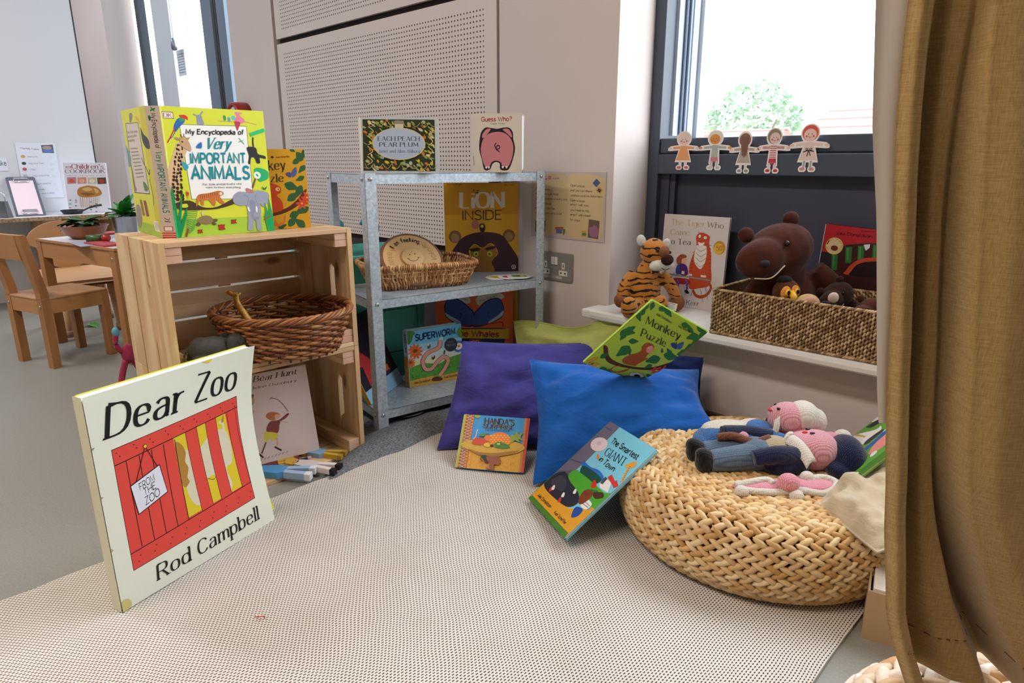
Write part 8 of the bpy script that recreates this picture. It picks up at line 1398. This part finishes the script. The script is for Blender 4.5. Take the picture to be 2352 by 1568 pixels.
skinned('head', [('b', (.247, .004, .043), (.050, .047, .043)), ('b', (.222, .004, .046), (.036, .038, .036))], kp, t, .004, 4)
f = MB(); 
for i in range(2):
    s_ = 1 if i else -1
    f.grid(lambda a, q: (.200-.020*a+.025*q, .004+s_*(.004+.052*q)-.010*a, .074-.020*q*q*1.6+.008*sin(a*3)+(-.012*a)), 8, 10)
o = f.build('white_collar', kwh, t); sd = o.modifiers.new('t', 'SOLIDIFY'); sd.thickness = .007; sd.offset = 0
for y in (.018, -.004): MB().ball((.236, y, .0835), (.0055, .004, .003), seg=12, ring=8).build('eye', blk, t)
MB().ball((.224, .004, .082), (.006, .004, .003)).build('red_nose', mat('red_wool', 'c8303a', .9), t)
skinned('navy_hat', [('b', (.308, -.012, .038), (.034, .055, .042)), ('b', (.285, -.030, .020), (.030, .040, .020))], kn, t, .004, 3)
t = thing('knitted_doll', 'knitted doll with a pink face, white bonnet and blue dress lying behind the navy one', 'doll', M=frame((-.640, 1.262, .160), (.80, .60, 0), (-.60, .80, 0)))
skinned('blue_skirt', [('b', (.040, -.005, .034), (.058, .050, .034)), ('b', (.0, -.01, .026), (.024, .045, .025))], kblue, t, .004, 3)
skinned('white_apron', [('b', (.055, .002, .052), (.062, .036, .022)), ('b', (.105, .006, .062), (.030, .030, .016))], kw, t, .004, 3)
skinned('bodice', [('b', (.115, -.005, .046), (.042, .036, .036)), ('t', [(.13, -.03, .055), (.165, -.052, .05)], .018), ('t', [(.11, -.03, .060), (.075, -.045, .055)], .016)], kblue, t, .004, 3)
f = MB(); f.lathe([(.030, -.006), (.044, .0), (.030, .008)], 32, M=Matrix.Translation((.142, .0, .064)) @ Matrix.Rotation(pi/2+.25, 4, 'Y')); o = f.build('frilled_collar', kwh, t)
skinned('head', [('b', (.176, .004, .086), (.044, .038, .036))], kp, t, .004, 4)
skinned('white_bonnet', [('b', (.206, .006, .090), (.036, .037, .036)), ('b', (.238, .008, .080), (.020, .028, .028))], kwh, t, .004, 3)
for y in (-.012, .012): MB().ball((.150, y, .1125), (.004, .003, .003), seg=10, ring=6).build('eye', blk, t)
MB().tube(bez([(.138, -.006, .106), (.134, .002, .104), (.138, .010, .106)], 8), .002, 6).build('red_mouth', MATS['red_wool'], t)
MB().ball((.070, -.048, .058), (.018, .016, .016)).build('pink_hand', kp, t)
f = MB(); f.tube(bez([(.020, -.060, .060), (.05, -.068, .068), (.09, -.072, .058), (.125, -.066, .066)], 16), .009, 8).build('brown_shawl', kbr, t)
t = thing('knitted_doll', 'pink knitted doll with white fluffy trim, mostly under the navy jacket doll', 'doll', M=frame((-.530, 1.150, .157), OX, OY))
skinned('pink_dress', [('b', (.08, -.026, .012), (.075, .026, .012)), ('b', (.16, -.02, .012), (.06, .028, .012))], kpk, t, .004, 3)
f = MB(); f.tube(bez([(.02, -.040, .012), (.05, -.052, .014), (.09, -.054, .014), (.13, -.050, .016), (.17, -.056, .012), (.20, -.042, .014), (.212, -.020, .018), (.19, -.008, .022), (.155, -.018, .020)], 50), .0075, 8).tube(bez([(.012, -.030, .016), (.04, -.028, .022), (.075, -.022, .024), (.085, -.034, .022)], 20), .007, 8).build('white_trim', kwh, t)
for p in ((.018, -.050, .014), (.118, -.064, .012), (.200, -.062, .014), (.16, -.010, .024)): MB().ball(p, (.014, .012, .012)).build('white_pompom', kwh, t)
MB().ball((.108, -.046, .030), (.021, .019, .019)).build('pink_hand', kpk, t)
t = thing('knitted_doll', 'rose-pink knitted doll behind the dolls heads with white frills', 'doll', M=frame((-.455, 1.372, .160), OX, OY))
skinned('pink_dress', [('b', (0, 0, .045), (.060, .030, .030)), ('b', (.05, .006, .040), (.034, .024, .024)), ('b', (-.04, -.02, .040), (.030, .024, .022))], kpk, t, .004, 3)
MB().ball((.078, .010, .050), (.020, .016, .018)).ball((.098, -.004, .036), (.018, .014, .012)).ball((.110, -.010, .026), (.012, .010, .010)).build('white_frill', kwh, t)
tag(MB().tube(bez([(0, 0, 0), (.006, .004, .001), (.010, .012, 0), (.016, .010, .001)], 10), .0009, 5).build('wool_scrap', MATS['red_wool'], loc=(-1.012, .390, .0115)), 'tiny red wool scrap on the rug in front of the big book', 'wool')
SC.view_settings.view_transform = 'Standard'; SC.view_settings.look = 'None'; SC.view_settings.gamma = 1; SC.view_settings.use_curve_mapping = False
SC.view_settings.exposure = 0
cy = SC.cycles
cy.use_denoising = True
try: cy.denoiser = 'OPENIMAGEDENOISE'
except Exception: pass
cy.max_bounces = 7; cy.diffuse_bounces = 3; cy.glossy_bounces = 3; cy.transmission_bounces = 4; cy.transparent_max_bounces = 6
cy.caustics_reflective = False; cy.caustics_refractive = False; cy.sample_clamp_indirect = 6
cy.use_adaptive_sampling = True; cy.adaptive_threshold = .04
